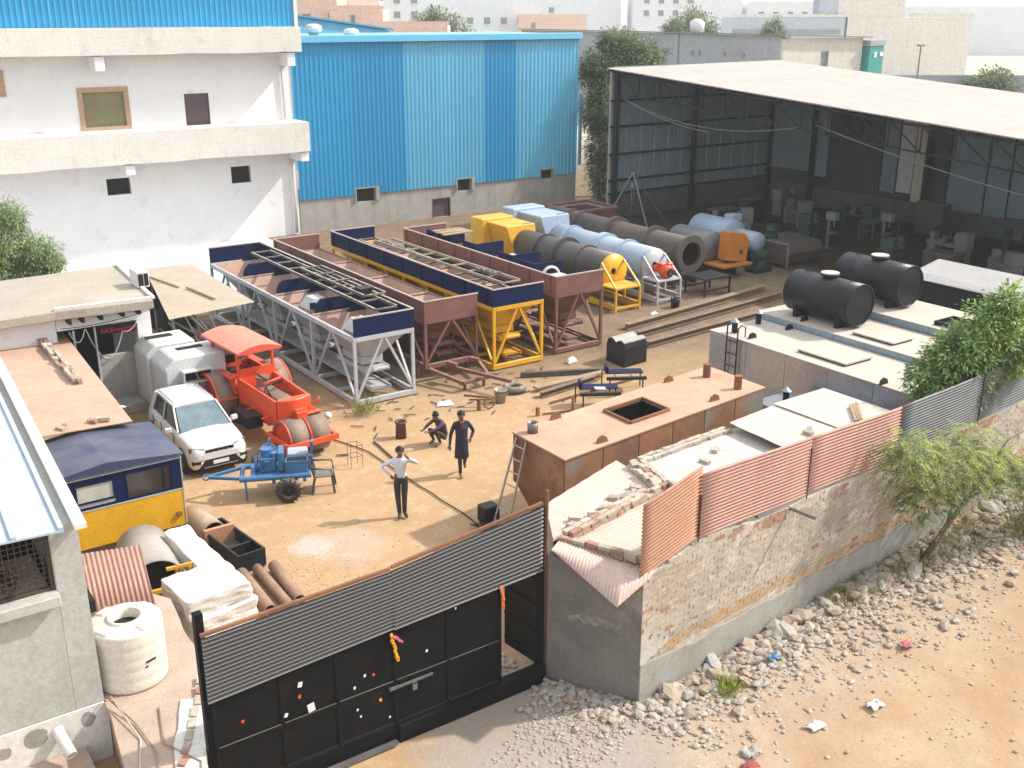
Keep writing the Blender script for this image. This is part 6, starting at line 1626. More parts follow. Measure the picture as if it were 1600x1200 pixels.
# local: hitch towards -x; length along x
def tp_(n, mb, m_=tblue, p=tr_, **k): return obj(n, mb, m_, p, **k)
for y in (-.38, .38):
    tp_('side_tube', MB().tube((-.85, y, .58), (.82, y, .58), .07, n=12))
tp_('cross_tube', MB().tube((-.8, -.38, .58), (-.8, .38, .58), .055, n=10).tube((.75, -.38, .58), (.75, .38, .58), .055, n=10))
tp_('drawbar', MB().beam((-.85, -.32, .58), (-1.55, -.03, .54), .07).beam((-.85, .32, .58), (-1.55, .03, .54), .07))
tp_('hitch_ring', MB().torus((-1.64, 0, .54), (0, -.7, .7), .07, .022, 16, 8))
tp_('prop_leg', MB().tube((-.72, -.36, .5), (-.70, -.36, .02), .025, n=8))
tp_('deck', MB().box(-.6, .8, -.34, .34, .60, .63))
tp_('axle', MB().beam((.28, -.55, .3), (.28, .55, .3), .06).box(.22, .34, -.5, -.4, .3, .56).box(.22, .34, .4, .5, .3, .56).box(-.1, -.02, -.40, -.36, .42, .56).box(.62, .7, -.40, -.36, .42, .56))
for s_ in (-1, 1):
    w = tp_('wheel', MB().lathe((.28, s_*.46, .3), (0, s_, 0), [(.16, 0), (.26, 0), (.285, .04), (.285, .16), (.26, .2), (.16, .2), (.15, .1), (.16, 0)], 30), rubber)
    lg = MB()
    for k in range(16):
        a = 2*PI*k/16
        for q in (0, 1):
            lg.cbox((.28+.288*math.cos(a+q*.2), s_*(.52+.09*q), .3+.288*math.sin(a+q*.2)), (.03, .10, .035), (0, -a-PI/2, .35*(1 if q else -1)))
    obj('tread', lg, rubber, w)
    obj('rim', MB().lathe((.28, s_*.56, .3), (0, s_, 0), [(.01, .05), (.1, .05), (.16, .0), (.165, .08)], 20), blackm, w)
e = tp_('engine_block', MB().box(-.38, .02, -.2, .2, .63, 1.0), bev=.03)
obj('cylinder', MB().tube((-.2, -.04, 1.0), (-.2, -.04, 1.16), .13, n=16).tube((-.2, -.04, 1.16), (-.2, -.04, 1.2), .15, n=16).tube((-.02, -.08, .98), (-.02, -.08, 1.1), .1, n=14), tblue, e)
fw = obj('flywheel', MB().disc((-.42, 0, .8), (-1, 0, 0), .2, 26, th=.07), tblue, e)
obj('radiator', MB().box(.06, .2, -.26, .26, .66, 1.14), tblue, e, bev=.02)
obj('fan_guard', MB().torus((-.12, .08, 1.15), (.3, -.2, 1), .17, .012, 20, 5).torus((-.12, .08, 1.17), (.3, -.2, 1), .11, .01, 18, 5), tblue, e)
obj('pipes', MB().path([(-.1, -.2, .9), (-.25, -.26, .95), (-.3, -.24, .75)], .025, 6).path([(-.1, .1, 1.05), (-.15, .2, 1.3), (-.1, .22, 1.36)], .02, 6), tblue, e)
b = tp_('tool_box', MB().box(.25, .75, -.38, -.1, .64, .92), bev=.01)
obj('box_rim', MB().box(.24, .76, -.39, -.37, .92, .95).box(.24, .76, -.11, -.09, .92, .95).box(.24, .26, -.37, -.11, .92, .95).box(.74, .76, -.37, -.11, .92, .95), tblue, b)
obj('box_inside', MB().box(.26, .74, -.37, -.11, .921, .926), dark, b)
tp_('cover', MB().hexa([(.24, -.05, .64), (.78, -.05, .64), (.78, .36, .64), (.24, .36, .64), (.28, -.02, 1.0), (.76, -.02, 1.0), (.76, .32, 1.04), (.28, .32, 1.04)]), mat('pale_blue_cover', (.36, .44, .56), (.32, .40, .5), rough=.5, dust=.2, bump=.02), bev=.02)
tp_('control_column', MB().box(.83, .86, -.06, .06, .62, 1.3).tube((.86, -.3, .95), (.86, -.3, 1.05), .03).cbox((.86, 0, 1.05), (.05, .2, .5), (0, .1, 0)))
tr_.location = (8.78, 22.42, 0); tr_.rotation_euler = (0, 0, rad(-24))

# ------------------------------------------------------------------ plastic armchair
ch = thing('plastic_chair', (9.8, 22.0, 0), 'dark grey plastic armchair standing beside the blue trailer', 'chair', local=True)
chm = mat('dark_grey_plastic', (.05, .047, .045), (.06, .056, .052), rough=.5, dust=.35, bump=.02)
obj('seat', MB().hexa([(-.22, -.24, .40), (.22, -.24, .40), (.22, .2, .38), (-.22, .2, .38), (-.24, -.25, .43), (.24, -.25, .43), (.22, .2, .41), (-.22, .2, .41)]), chm, ch, bev=.01)
for i in range(5):
    x = -.16+.08*i; obj('back_slat', MB().beam((x, .2, .41), (x*1.1, .30, .82), .045, .02), chm, ch)
obj('back_rim', MB().path([(-.22, .2, .41), (-.25, .29, .78), (-.15, .32, .86), (.15, .32, .86), (.25, .29, .78), (.22, .2, .41)], .024, 6), chm, ch)
for s_ in (-1, 1):
    obj('armrest', MB().path([(s_*.25, .28, .66), (s_*.28, .05, .65), (s_*.28, -.2, .64), (s_*.25, -.24, .42)], .026, 6), chm, ch)
    obj('leg', MB().beam((s_*.22, -.22, .40), (s_*.26, -.27, 0), .055, .05), chm, ch)
    obj('leg', MB().beam((s_*.21, .18, .40), (s_*.25, .27, 0), .055, .05), chm, ch)
ch.location = (9.80, 22.0, 0); ch.rotation_euler = (0, 0, rad(62))

# ------------------------------------------------------------------ people
skin = mat('skin', (.20, .105, .065), (.17, .09, .055), rough=.55, bump=.02)
hairm = mat('black_hair', (.008, .007, .007), rough=.6, bump=.3)
shirtw = mat('white_shirt', (.68, .70, .75), (.62, .64, .70), sc=6, rough=.8, bump=.15)
jeans = mat('black_trousers', (.018, .018, .020), (.035, .034, .035), sc=6, rough=.7, bump=.15)
kurtm = mat('navy_kurta', (.014, .018, .035), (.02, .024, .045), sc=6, rough=.85, bump=.2)
purp = mat('purple_shirt', (.085, .045, .09), (.07, .038, .075), sc=6, rough=.85, bump=.2)
shoe = mat('dark_shoe', (.03, .022, .018), rough=.5, bump=0)
redscarf = mat('red_neck_cloth', (.30, .05, .05), rough=.9, bump=.1)
def person(loc, face, label, J, zones, mats_, fingers=True, hair_back=True):
    """J: joint -> (pos, radius or (rx, ry)); one skinned, continuous body"""
    t = thing('person', loc, label, 'person', local=True)
    names = list(J); idx = {n: i for i, n in enumerate(names)}
    E = [('pelvis', 'spine'), ('spine', 'chest'), ('chest', 'neck'), ('neck', 'jaw'), ('jaw', 'skull'), ('skull', 'crown')]
    for s in 'LR':
        E += [('pelvis', 'hip'+s), ('hip'+s, 'knee'+s), ('knee'+s, 'ankle'+s), ('ankle'+s, 'toe'+s), ('chest', 'shoulder'+s), ('shoulder'+s, 'elbow'+s), ('elbow'+s, 'wrist'+s), ('wrist'+s, 'hand'+s)]
    me = bpy.data.meshes.new('body'); me.from_pydata([J[n][0] for n in names], [(idx[a], idx[b]) for a, b in E], [])
    o = bpy.data.objects.new('body', me); COL.objects.link(o)
    sk = o.modifiers.new('skin', 'SKIN'); sk.use_smooth_shade = True
    for n in names:
        v = me.skin_vertices[0].data[idx[n]]; r = J[n][1]
        v.radius = r if isinstance(r, tuple) else (r, r)
        v.use_root = (n == 'pelvis')
    sb = o.modifiers.new('sub', 'SUBSURF'); sb.levels = 2; sb.render_levels = 2
    bpy.context.view_layer.update()
    m2 = bpy.data.meshes.new_from_object(o.evaluated_get(bpy.context.evaluated_depsgraph_get()))
    bpy.data.objects.remove(o)
    segs_ = [(Vector(J[a][0]), Vector(J[b][0]), zones(a, b)) for a, b in E]
    mb = MB()
    def zone(p):
        best, z = 9, 0
        for a, b, zz in segs_:
            d = b-a; u = max(0, min(1, (p-a).dot(d)/max(d.length_squared, 1e-9))); dd = (a+d*u-p).length
            if dd < best: best, z = dd, zz
        return z
    vv = [v.co.copy() for v in m2.vertices]
    mb.v = [tuple(v) for v in vv]
    for f in m2.polygons:
        mb.f.append(list(f.vertices)); mb.m.append(zone(f.center)); mb.s.append(True)
    # hands: palm continues the wrist, five unequal bent fingers
    for s in 'LR':
        w_, h_ = Vector(J['wrist'+s][0]), Vector(J['hand'+s][0]); d = (h_-w_).normalized(); u, v, _ = frame_of(d)
        for k, (off, ln) in enumerate(((-.030, .062), (-.011, .075), (.009, .078), (.028, .068))):
            a = h_+u*off; mid = a+d*ln*.55+v*.008; mb.path([a-d*.02, mid, mid+d*ln*.4+v*.028], [.011, .0095, .007], 6, m=0)
        a = w_.lerp(h_, .45)-u*.03; mb.path([a, a-u*.03+d*.03+v*.012, a-u*.036+d*.068+v*.026], [.013, .011, .008], 6, m=0)
    hd, cr = Vector(J['skull'][0]), Vector(J['crown'][0])
    fd = Vector(J['nose'][0])-hd if 'nose' in J else Vector((0, -1, 0))
    fd.normalize(); upv = (cr-Vector(J['jaw'][0])).normalized(); sd = fd.cross(upv).normalized(); fd = upv.cross(sd)*-1 if upv.cross(sd).dot(fd) < 0 else upv.cross(sd)
    mb.lathe(hd+fd*.085-upv*.035, fd, [(.022, -.02), (.016, .01), (.001, .03)], 8, m=0)
    for s_ in (-1, 1): mb.lathe(hd+sd*(s_*.085)-upv*.02, sd*s_, [(.03, -.01), (.028, .012), (.001, .014)], 8, m=0)
    b = obj('body', mb, mats_, t)
    ft = MB()
    for s_ in (-1, 1): ft.lathe(hd+fd*.088+sd*(.034*s_)+upv*.004, fd, [(.013, -.008), (.001, .004)], 8)
    ft.cbox(hd+fd*.092-upv*.078, (.045, .012, .01))
    obj('face', ft, mat('eye_lip', (.05, .02, .018), rough=.5, bump=0), b)
    hm_ = MB(); P = []; n1, n2 = 14, 7
    for j in range(n2+1):
        ph = PI*.62*j/n2
        for i in range(n1):
            th = 2*PI*i/n1
            dirv = sd*(math.sin(ph)*math.cos(th))+fd*(math.sin(ph)*math.sin(th))+upv*math.cos(ph)
            r = .104 if math.sin(ph)*math.sin(th) < .30 or ph < .62 else .080
            r *= 1+.05*noise.noise(dirv*9)
            P.append(hd+upv*.012-fd*.008+dirv*r)
    hm_.add(P, [(j*n1+i, j*n1+(i+1) % n1, (j+1)*n1+(i+1) % n1, (j+1)*n1+i) for j in range(n2) for i in range(n1)], 0, True)
    obj('hair', hm_, hairm, t)
    t.location = loc; t.rotation_euler = (0, 0, face)
    return t, b
def base_joints(h=1.0):
    J = {'pelvis': ((0, 0, .95), (.135, .10)), 'spine': ((0, .0, 1.12), (.125, .095)), 'chest': ((0, .0, 1.33), (.155, .105)), 'neck': ((0, .005, 1.475), .055), 'jaw': ((0, -.012, 1.555), .062),
         'skull': ((0, -.005, 1.635), (.078, .088)), 'crown': ((0, .005, 1.69), .06)}
    for s, q in (('L', 1), ('R', -1)):
        J.update({'hip'+s: ((q*.088, 0, .90), (.10, .10)), 'knee'+s: ((q*.095, -.015, .50), .07), 'ankle'+s: ((q*.10, .02, .09), .052), 'toe'+s: ((q*.115, -.15, .035), .034),
                  'shoulder'+s: ((q*.17, .0, 1.40), .062), 'elbow'+s: ((q*.24, .03, 1.13), .043), 'wrist'+s: ((q*.25, -.03, .88), .03), 'hand'+s: ((q*.25, -.05, .81), (.036, .02))})
    return J
J = base_joints()
J.update({'elbowR': ((-.43, .07, 1.24), .045), 'wristR': ((-.22, .02, 1.02), .032), 'handR': ((-.165, -.06, .985), (.036, .022)),
          'elbowL': ((.40, -.06, 1.34), .045), 'wristL': ((.19, -.15, 1.50), .032), 'handL': ((.12, -.15, 1.56), (.036, .022)), 'shoulderL': ((.18, -.01, 1.41), .062),
          'kneeL': ((.07, -.03, .50), .07), 'ankleL': ((.06, -.01, .09), .052), 'toeL': ((.12, -.17, .035), .036), 'ankleR': ((-.05, -.06, .09), .052), 'toeR': ((-.06, -.23, .035), .036), 'kneeR': ((-.08, -.05, .5), .07)})
def z1(a, b):
    n = a+b
    if any(k in n for k in ('jaw', 'skull', 'crown', 'hand')): return 0
    if 'toe' in b: return 3
    if any(k in b for k in ('knee', 'ankle', 'hip')): return 2
    return 1
p1, b1 = person((10.92*11/11.3, 20.14*11/11.3, 0), rad(-28), 'man in white shirt and black trousers, hand on hip, other hand at his face', J, z1, [skin, shirtw, jeans, shoe])
obj('belt', MB().lathe((0, 0, .985), (0, 0, 1), [(.01, -.02), (.142, -.02), (.142, .02), (.01, .02)], 20), shoe, p1)
obj('collar', MB().torus((0, .0, 1.47), (0, -.2, 1), .062, .016, 16, 6), shirtw, p1)
J = base_joints()
J.update({'elbowR': ((-.27, .02, 1.12), .048), 'wristR': ((-.31, -.05, .88), .034), 'handR': ((-.315, -.08, .81), (.036, .022)), 'elbowL': ((.33, .10, 1.14), .048), 'wristL': ((.23, -.04, 1.0), .034), 'handL': ((.2, -.09, .95), (.034, .022)),
          'kneeL': ((.10, .02, .50), .06), 'ankleL': ((.12, .25, .22), .042), 'toeL': ((.13, .20, .09), .034), 'kneeR': ((-.07, -.10, .50), .06), 'ankleR': ((-.06, -.10, .09), .042), 'toeR': ((-.07, -.27, .035), .036)})
def z2(a, b):
    n = a+b
    if any(k in n for k in ('jaw', 'skull', 'crown', 'hand')): return 0
    if 'toe' in b: return 0
    return 1
p2, b2_ = person((13.0, 20.75, 0), rad(-20), 'man in a long navy tunic and trousers walking towards the camera', J, z2, [skin, kurtm])
ku = MB(); sec = []
for z, rx, ry in ((1.40, .165, .105), (1.25, .158, .115), (1.05, .145, .115), (.90, .155, .125), (.70, .168, .14), (.50, .178, .165)):
    sec.append([(rx*math.cos(2*PI*i/24)*(1+.03*math.sin(i*5)), ry*math.sin(2*PI*i/24)*(1+.05*math.sin(i*4))+(.02 if z < .8 else 0), z+(.02*math.sin(i*3) if z < .6 else 0)) for i in range(25)])
loft(ku, sec, cap=False)
obj('tunic', ku, kurtm, p2, sol=.01)
obj('neck_cloth', MB().prism([(-.05, -.115, 1.46), (.05, -.115, 1.46), (.0, -.125, 1.28)], (0, .03, 0)).torus((0, 0, 1.465), (0, -.2, 1), .065, .018, 16, 6), redscarf, p2)
J = {'pelvis': ((0, .10, .20), (.14, .12)), 'spine': ((0, .06, .40), (.13, .11)), 'chest': ((0, -.04, .60), (.16, .11)), 'neck': ((0, -.11, .735), .055), 'jaw': ((0, -.17, .79), .062), 'skull': ((0, -.19, .865), (.078, .088)), 'crown': ((0, -.18, .925), .06)}
for s, q in (('L', 1), ('R', -1)):
    J.update({'hip'+s: ((q*.10, .06, .19), (.09, .09)), 'knee'+s: ((q*.15, -.30, .46), .062), 'ankle'+s: ((q*.13, -.13, .09), .042), 'toe'+s: ((q*.14, -.31, .035), .034), 'shoulder'+s: ((q*.18, -.06, .66), .062),
              'elbow'+s: ((q*.19, -.30, .55), .045), 'wrist'+s: ((q*.12, -.50, .50), .032), 'hand'+s: ((q*.09, -.57, .49), (.036, .022))})
def z3(a, b):
    n = a+b
    if any(k in n for k in ('jaw', 'skull', 'crown', 'hand')): return 0
    if 'toe' in b: return 0
    if any(k in b for k in ('knee', 'ankle', 'hip')): return 2
    return 1
p3, b3 = person((13.66, 22.85, 0), rad(-80), 'man in a purple shirt squatting on the ground and working with his hands', J, z3, [skin, purp, jeans])
J = base_joints()
J.update({'elbowL': ((.33, -.05, 1.15), .05), 'wristL': ((.42, -.22, 1.10), .034), 'handL': ((.44, -.29, 1.11), (.036, .022))})
p4, b4 = person((6.32, 27.2, 0), rad(60), 'person in a white shirt mostly hidden under the brown roof edge, only an arm showing', J, z1, [skin, shirtw, jeans, shoe])

# ------------------------------------------------------------------ loose things in the yard
def simple(name, mb, m_, label, cat, group=None, **k): return obj(name, mb, m_, None, label, cat, group, **k)
t = thing('rusty_pot', (12.98, 23.8, 0), 'rusty red cylinder pot standing on the sand near the squatting man', 'pot')
obj('body', MB().lathe((12.98, 23.83, 0), (0, 0, 1), [(.01, 0), (.15, 0), (.14, .42), (.17, .44), (.17, .48), (.13, .48), (.13, .2), (.01, .2)], 20), mat('pot_red', (.17, .05, .055), (.13, .045, .045), rough=.7, rust=.4), t)
obj('inside', MB().disc((12.98, 23.83, .42), (0, 0, 1), .132, 16), dark, t)
t = thing('bucket', (16.8, 24.6, 0), 'pale grey plastic bucket beside the old tyre', 'bucket')
obj('pail', MB().lathe((16.8, 24.6, 0), (0, 0, 1), [(.01, 0), (.15, 0), (.19, .38), (.205, .38), (.205, .40), (.175, .40), (.14, .05), (.01, .05)], 22), mat('grey_plastic', (.36, .35, .33), rough=.5, dust=.3), t)
obj('handle', MB().path([(16.6, 24.6, .38), (16.62, 24.45, .30), (16.8, 24.38, .27), (16.98, 24.45, .30), (17.0, 24.6, .38)], .008, 5), steel, t)
simple('old_tyre', MB().torus((17.7, 25.15, .11), (0, 0, 1), .27, .11, 28, 10), mat('dusty_rubber', (.16, .14, .12), (.12, .105, .09), rough=.95, dust=.4), 'dusty old tyre lying flat in front of the yellow feeder', 'tyre')
t = thing('black_hopper', (22.7, 25.35, 0), 'black steel hopper with a double curved top, standing alone near the rails', 'hopper')
pts = [(21.95, 25.95, 0), (21.95, 25.0, 0)]
sec = [(-.0, 0), (.95, 0), (.95, .62), (.88, .80), (.72, .86), (.55, .80), (.48, .74), (.40, .80), (.24, .86), (.08, .80), (0, .62)]
obj('body', MB().prism([(21.98, 25.9-a, z) for a, z in sec], (1.05, .1, 0)), blackm, t, bev=.01)
obj('top', MB().prism([(21.99, 25.9-a, z+.004) for a, z in sec[3:10]]+[(21.99, 25.9-a, z+.02) for a, z in sec[9:2:-1]], (1.03, .1, 0)), mat('grey_top', (.34, .34, .34), rough=.6, dust=.3), t)
for i, (x, y, l) in enumerate(((18.2, 22.4, 'black roller table frame, the one nearer the rust tank'), (19.75, 23.05, 'black roller table frame, the one farther from the rust tank'))):
    t = thing('roller_stand', (x+.5, y, 0), l, 'stand', 'roller stands by the rust tank')
    a, b = Vector((x, y+.15, .55)), Vector((x+1.05, y-.45, .55)); d = (b-a).normalized(); nn = Vector((-d.y, d.x, 0))
    obj('roller', MB().tube(a, b, .06, n=12), blackm, t)
    obj('guide_rail', MB().beam(a+nn*.85, b+nn*.85, .04), blackm, t)
    q = [a+nn*.42+d*.1, b+nn*.42, b+nn*.84, a+nn*.84+d*.1]
    obj('navy_tray', MB().hexa([tuple(p+Vector((0, 0, .0))) for p in q]+[tuple(p+Vector((0, 0, .03))) for p in q]), navy, t)
    q = [a+nn*.79+d*.05, a+nn*.42+d*.05, a+nn*.42+d*.12, a+nn*.79+d*.12]
    obj('flap', MB().hexa([tuple(p) for p in q]+[tuple(p+Vector((0, 0, .22))) for p in q]), navy, t)
    for p in (a+d*.1, b-d*.1, a+nn*.85, b+nn*.85): obj('leg', MB().beam((p.x, p.y, 0), (p.x, p.y, .54), .03), blackm, t)
    obj('tie_bar', MB().beam(a+d*.3, a+d*.3+nn*.85, .03).beam(a+d*.8, a+d*.8+nn*.85, .03), rustm, t)
    if i == 0: simple('paper_sheet', MB().cbox((x+.72, y+.12, .62), (.32, .22, .006), (0, .05, -.5)), white, 'white sheet of paper lying on the nearer black roller table', 'paper')
def bar(name, a, b, w, h, m_, label, cat, group=None): return simple(name, MB().beam(a, b, w, h), m_, label, cat, group)
brownst = mat('brown_steel_beam', (.17, .11, .075), (.13, .085, .06), sc=1.5, rough=.8, rust=.3, dust=.2)
def ibeam(a, b, h, w_, m_, label, group):
    t = thing('steel_beam', tuple((Vector(a)+Vector(b))/2), label, 'steel beam', group)
    a, b = Vector(a), Vector(b)
    up = Vector((0, 0, h/2-.012))
    obj('flange', MB().beam(a+up, b+up, w_, .02).beam(a-up, b-up, w_, .02), m_, t)
    obj('web', MB().beam(a, b, .02, h-.07), m_, t)
g_ = 'long steel beams on the ground'
ibeam((24.1, 26.2, .12), (32.2, 26.9, .12), .2, .18, brownst, 'long brown steel beam on the ground just behind the black hopper', g_)
ibeam((24.6, 27.3, .12), (33.3, 28.3, .12), .2, .16, brownst, 'long brown steel beam on the ground, middle one of the three', g_)
ibeam((24.9, 28.3, .12), (33.6, 29.5, .12), .22, .3, mat('tan_steel_beam', (.28, .2, .13), (.22, .16, .1), rough=.8, rust=.3), 'broad tan steel beam on the ground, nearest the drum stands', g_)
ibeam((18.0, 24.2, .1), (20.4, 24.5, .1), .18, .18, brownst, 'short rusty steel channel in front of the yellow feeder', g_)
ibeam((18.6, 27.0-.9, .1), (21.0, 25.0, .1), .14, .14, steel, 'grey steel beam lying across the front of the brown feeder near the drums', g_)
bar('plank', (18.2, 24.75, .12), (20.9, 24.75, .12), .25, .06, wood, 'broad wooden plank lying in front of the yellow feeder', 'plank')
bar('thin_pipe', (17.9, 23.6, .04), (21.6, 23.9, .04), .05, .05, rustm, 'thin rusty pipe lying beyond the bucket, pointing at the black hopper', 'pipe')
bar('thin_pipe', (23.7, 22.3, .05), (26.2, 24.1, .05), .06, .06, wood, 'long brown pole lying by the far corner of the rust tank', 'pole')
simple('angle_bracket', MB().beam((17.2, 23.0, .03), (18.1, 22.75, .03), .05).beam((18.1, 22.75, .03), (18.1, 22.75, .42), .05).beam((17.05, 23.05, 0), (17.05, 23.05, .25), .09), rustm, 'rusty angle iron offcut standing on the sand before the rust tank', 'bracket')
simple('thin_pipe', MB().tube((12.2, 23.95, .03), (12.02, 22.25, .03), .025, n=8), brownd, 'thin dark pipe on the sand pointing at the man in the white shirt', 'pipe')
cp = [(10.8, 26.0, .02), (11.4, 24.6, .02), (11.75, 23.4, .02), (11.75, 21.5, .02), (11.8, 20.0, .02), (11.85, 18.9, .02), (11.8, 18.2, .02), (11.72, 17.95, .02), (12.0, 17.6, .02)]
cp2 = []
for i in range(len(cp)-1):
    a, b = Vector(cp[i]), Vector(cp[i+1])
    for k in range(6):
        p = a.lerp(b, k/6); p.x += .04*noise.noise(p*1.7); cp2.append(p+Vector((0, 0, gh(p.x, p.y)+.012)))
simple('cable', MB().path(cp2, .016, 6), blackm, 'long dark cable running across the sand from the roller to the ladder', 'cable')
t = thing('welding_set', (12.0, 17.9, 0), 'dark welding set with a tangle of leads at the foot of the ladder', 'welding set')
obj('case', MB().box(11.95, 12.35, 18.1, 18.45, 0, .4), blackm, t, bev=.02)
ln = MB()
for k in range(5):
    pts = [(11.7+R.uniform(-.1, .5), 17.6+R.uniform(-.2, .7), R.uniform(.02, .15)) for _ in range(7)]; ln.path(pts, .014, 5)
obj('leads', ln, blackm, t)
t = thing('wire_stand', (11.15, 22.85, 0), 'thin wire stand on the sand in front of the grey feeder', 'stand')
ws_ = MB()
for x, y in ((10.9, 22.7), (11.2, 22.65), (11.2, 22.95), (10.95, 23.0)): ws_.tube((x, y, 0), (x, y, .62), .008, n=5)
ws_.path([(10.9, 22.7, .6), (11.2, 22.65, .6), (11.2, 22.95, .6), (10.95, 23.0, .6), (10.9, 22.7, .6)], .008, 5).path([(10.9, 22.7, .3), (11.2, 22.65, .3), (11.2, 22.95, .3), (10.95, 23.0, .3), (10.9, 22.7, .3)], .008, 5)
obj('frame', ws_, rustm, t)
t = thing('feeder_hitch', (16.8, 25.8, 0), 'rusty triangular hitch frame sticking out of the brown feeder between the grey and yellow ones', 'frame')
obj('frame', MB().beam((15.95, 27.3, .45), (16.35, 25.95, .3), .1).beam((17.75, 27.3, .45), (17.35, 26.0, .3), .1).beam((16.35, 25.95, .3), (17.35, 26.0, .3), .1).beam((16.5, 27.2, .5), (17.4, 24.9, .45), .1).beam((16.5, 26.1, .3), (16.5, 26.1, 0), .07).beam((17.2, 26.1, .3), (17.2, 26.1, 0), .07), oxide, t)
pieces('bracket', MB().beam((16.5, 27.1, .62), (16.6, 26.7, .62), .12).beam((17.3, 27.1, .62), (17.45, 26.75, .62), .12), oxide, t)
t = thing('scrap_cart', (16.0, 24.6, 0), 'small rusty wheeled scrap frame with a torn white rag, in front of the brown feeder', 'cart')
obj('frame', MB().beam((15.7, 24.9, .35), (16.5, 24.4, .25), .06).beam((15.7, 24.6, .3), (16.3, 24.2, .3), .05).tube((15.9, 24.4, .0), (15.9, 24.4, .35), .06, n=8), rustm, t)
obj('wheel', MB().torus((16.2, 24.3, .18), (.4, 1, 0), .16, .02, 18, 6), rustm, t)
simple('white_rag', MB().hexa([(15.0, 25.3, .02), (15.5, 25.1, .02), (15.6, 25.5, .02), (15.2, 25.6, .02), (15.05, 25.33, .05), (15.45, 25.16, .04), (15.56, 25.47, .07), (15.23, 25.55, .04)]), white, 'torn white rag on the ground in front of the brown feeder', 'rag')
t = thing('pipe_bundle', (6.9, 18.3, 0), 'three short rusty pipes lying side by side behind the gate', 'pipes')
pipem = mat('rust_pipe', (.27, .15, .095), (.22, .12, .08), sc=2, rough=.8, dust=.45, dustc=(.42, .28, .19))
for x0, y0, x1, y1, r_ in ((6.5, 18.95, 6.42, 17.25, .13), (6.85, 19.0, 6.80, 17.2, .11), (7.18, 18.9, 7.05, 17.3, .12)):
    obj('pipe', MB().lathe((x0, y0, r_), (x1-x0, y1-y0, 0), [(r_*.85, 0), (r_, 0), (r_, math.hypot(x1-x0, y1-y0)), (r_*.85, math.hypot(x1-x0, y1-y0)), (r_*.85, .02)], 18), pipem, t)
t = thing('black_trough', (6.75, 20.0, 0), 'black steel trough box tipped on the sand beside the white bag', 'trough')
def rot_box(mb, c, sx, sy, z0, z1, a, m=0):
    c_, s_ = math.cos(a), math.sin(a); q = [(c[0]+x*c_-y*s_, c[1]+x*s_+y*c_) for x, y in ((-sx/2, -sy/2), (sx/2, -sy/2), (sx/2, sy/2), (-sx/2, sy/2))]
    return mb.hexa([(*p, z0) for p in q]+[(*p, z1) for p in q], m)
tm = MB(); a_ = .12
rot_box(tm, (6.72, 20.1), .62, 1.9, .02, .06, a_)
for ox, oy, sx, sy in ((-.29, 0, .04, 1.9), (.29, 0, .04, 1.9), (0, .93, .54, .04), (0, -.93, .54, .04)):
    c_, s_ = math.cos(a_), math.sin(a_); rot_box(tm, (6.72+ox*c_-oy*s_, 20.1+ox*s_+oy*c_), sx, sy, .061, .42, a_)
obj('box', tm, blackm, t)
obj('partition', rot_box(MB(), (6.76, 19.7), .53, .05, .061, .38, a_), blackm, t)
obj('inner_plate', rot_box(MB(), (6.70, 20.35), .5, 1.0, .10, .13, a_), mat('grey_plate', (.2, .21, .22), rough=.5, metal=.5), t)
t = thing('rusty_duct', (6.35, 21.1, 0), 'short fat sand coloured duct pipe behind the white bag', 'duct')
obj('pipe', MB().lathe((6.45, 21.75, .3), (.1, -1, 0), [(.24, 0), (.28, 0), (.28, 1.1), (.24, 1.1), (.24, .05)], 24), mat('sandy_pipe', (.38, .26, .17), (.3, .2, .13), rough=.85, dust=.4), t)
obj('flange', MB().box(6.3, 6.95, 20.45, 20.55, .02, .5), tinor, t)
bagm = mat('white_woven_bag', (.74, .71, .66), (.68, .65, .60), sc=2.5, rough=.85, bump=.35, bsc=14, dust=.1, dustc=(.60, .48, .34))
def sack(name, c, d, rz_, label, group=None, tilt=0, m_=bagm, cat='bag'):
    mb = MB(); nx_, ny_ = 10, 10
    import bmesh
    bm_ = bmesh.new(); bmesh.ops.create_cube(bm_, size=1); bmesh.ops.subdivide_edges(bm_, edges=bm_.edges[:], cuts=14, use_grid_fill=True)
    for v in bm_.verts:
        p = v.co.copy(); k = max(abs(p.x), abs(p.y), abs(p.z))*2
        sph = p.normalized()*.5
        p = p.lerp(sph*1.12, .07)
        n_ = Vector((p.x*d[0], p.y*d[1], p.z*d[2]))
        q_ = n_+Vector(c); w_ = .06*noise.noise(q_*3.0)-.07*abs(noise.noise(Vector((q_.x*2.2+q_.z*3, q_.y*5.5, q_.z*5))))-.03*abs(noise.noise(q_*9))
        v.co = n_+p.normalized()*w_
    rot = Matrix.Rotation(rz_, 3, 'Z') @ Matrix.Rotation(tilt, 3, 'X')
    vs_ = [tuple(rot @ v.co+Vector(c)) for v in bm_.verts]; fs = [[v.index for v in f.verts] for f in bm_.faces]
    bm_.free(); mb.add(vs_, fs, 0, True)
    return simple(name, mb, m_, label, cat, group, sub=1)
gs = 'stacked white bales behind the gate'
sack('white_bale', (5.32, 17.25, .19), (1.25, 1.15, .42), .12, 'bottom white bale of the stack behind the gate, partly hidden', gs)
sack('white_bale', (5.36, 17.35, .53), (1.3, 1.2, .42), .16, 'middle white bale of the stack behind the gate', gs)
sack('white_bale', (5.30, 17.45, .88), (1.3, 1.2, .42), .10, 'top white bale of the stack behind the gate, with stained front', gs)
sack('long_white_bag', (5.72, 19.3, .62), (.58, 1.9, .42), .12, 'long white padded bag leaning behind the stacked bales', None, tilt=.12)
t = thing('barrel_shell', (5.0, 19.9, 0), 'brown half barrel shell over a yellow frame, between the cabin and the bales', 'steel shell')
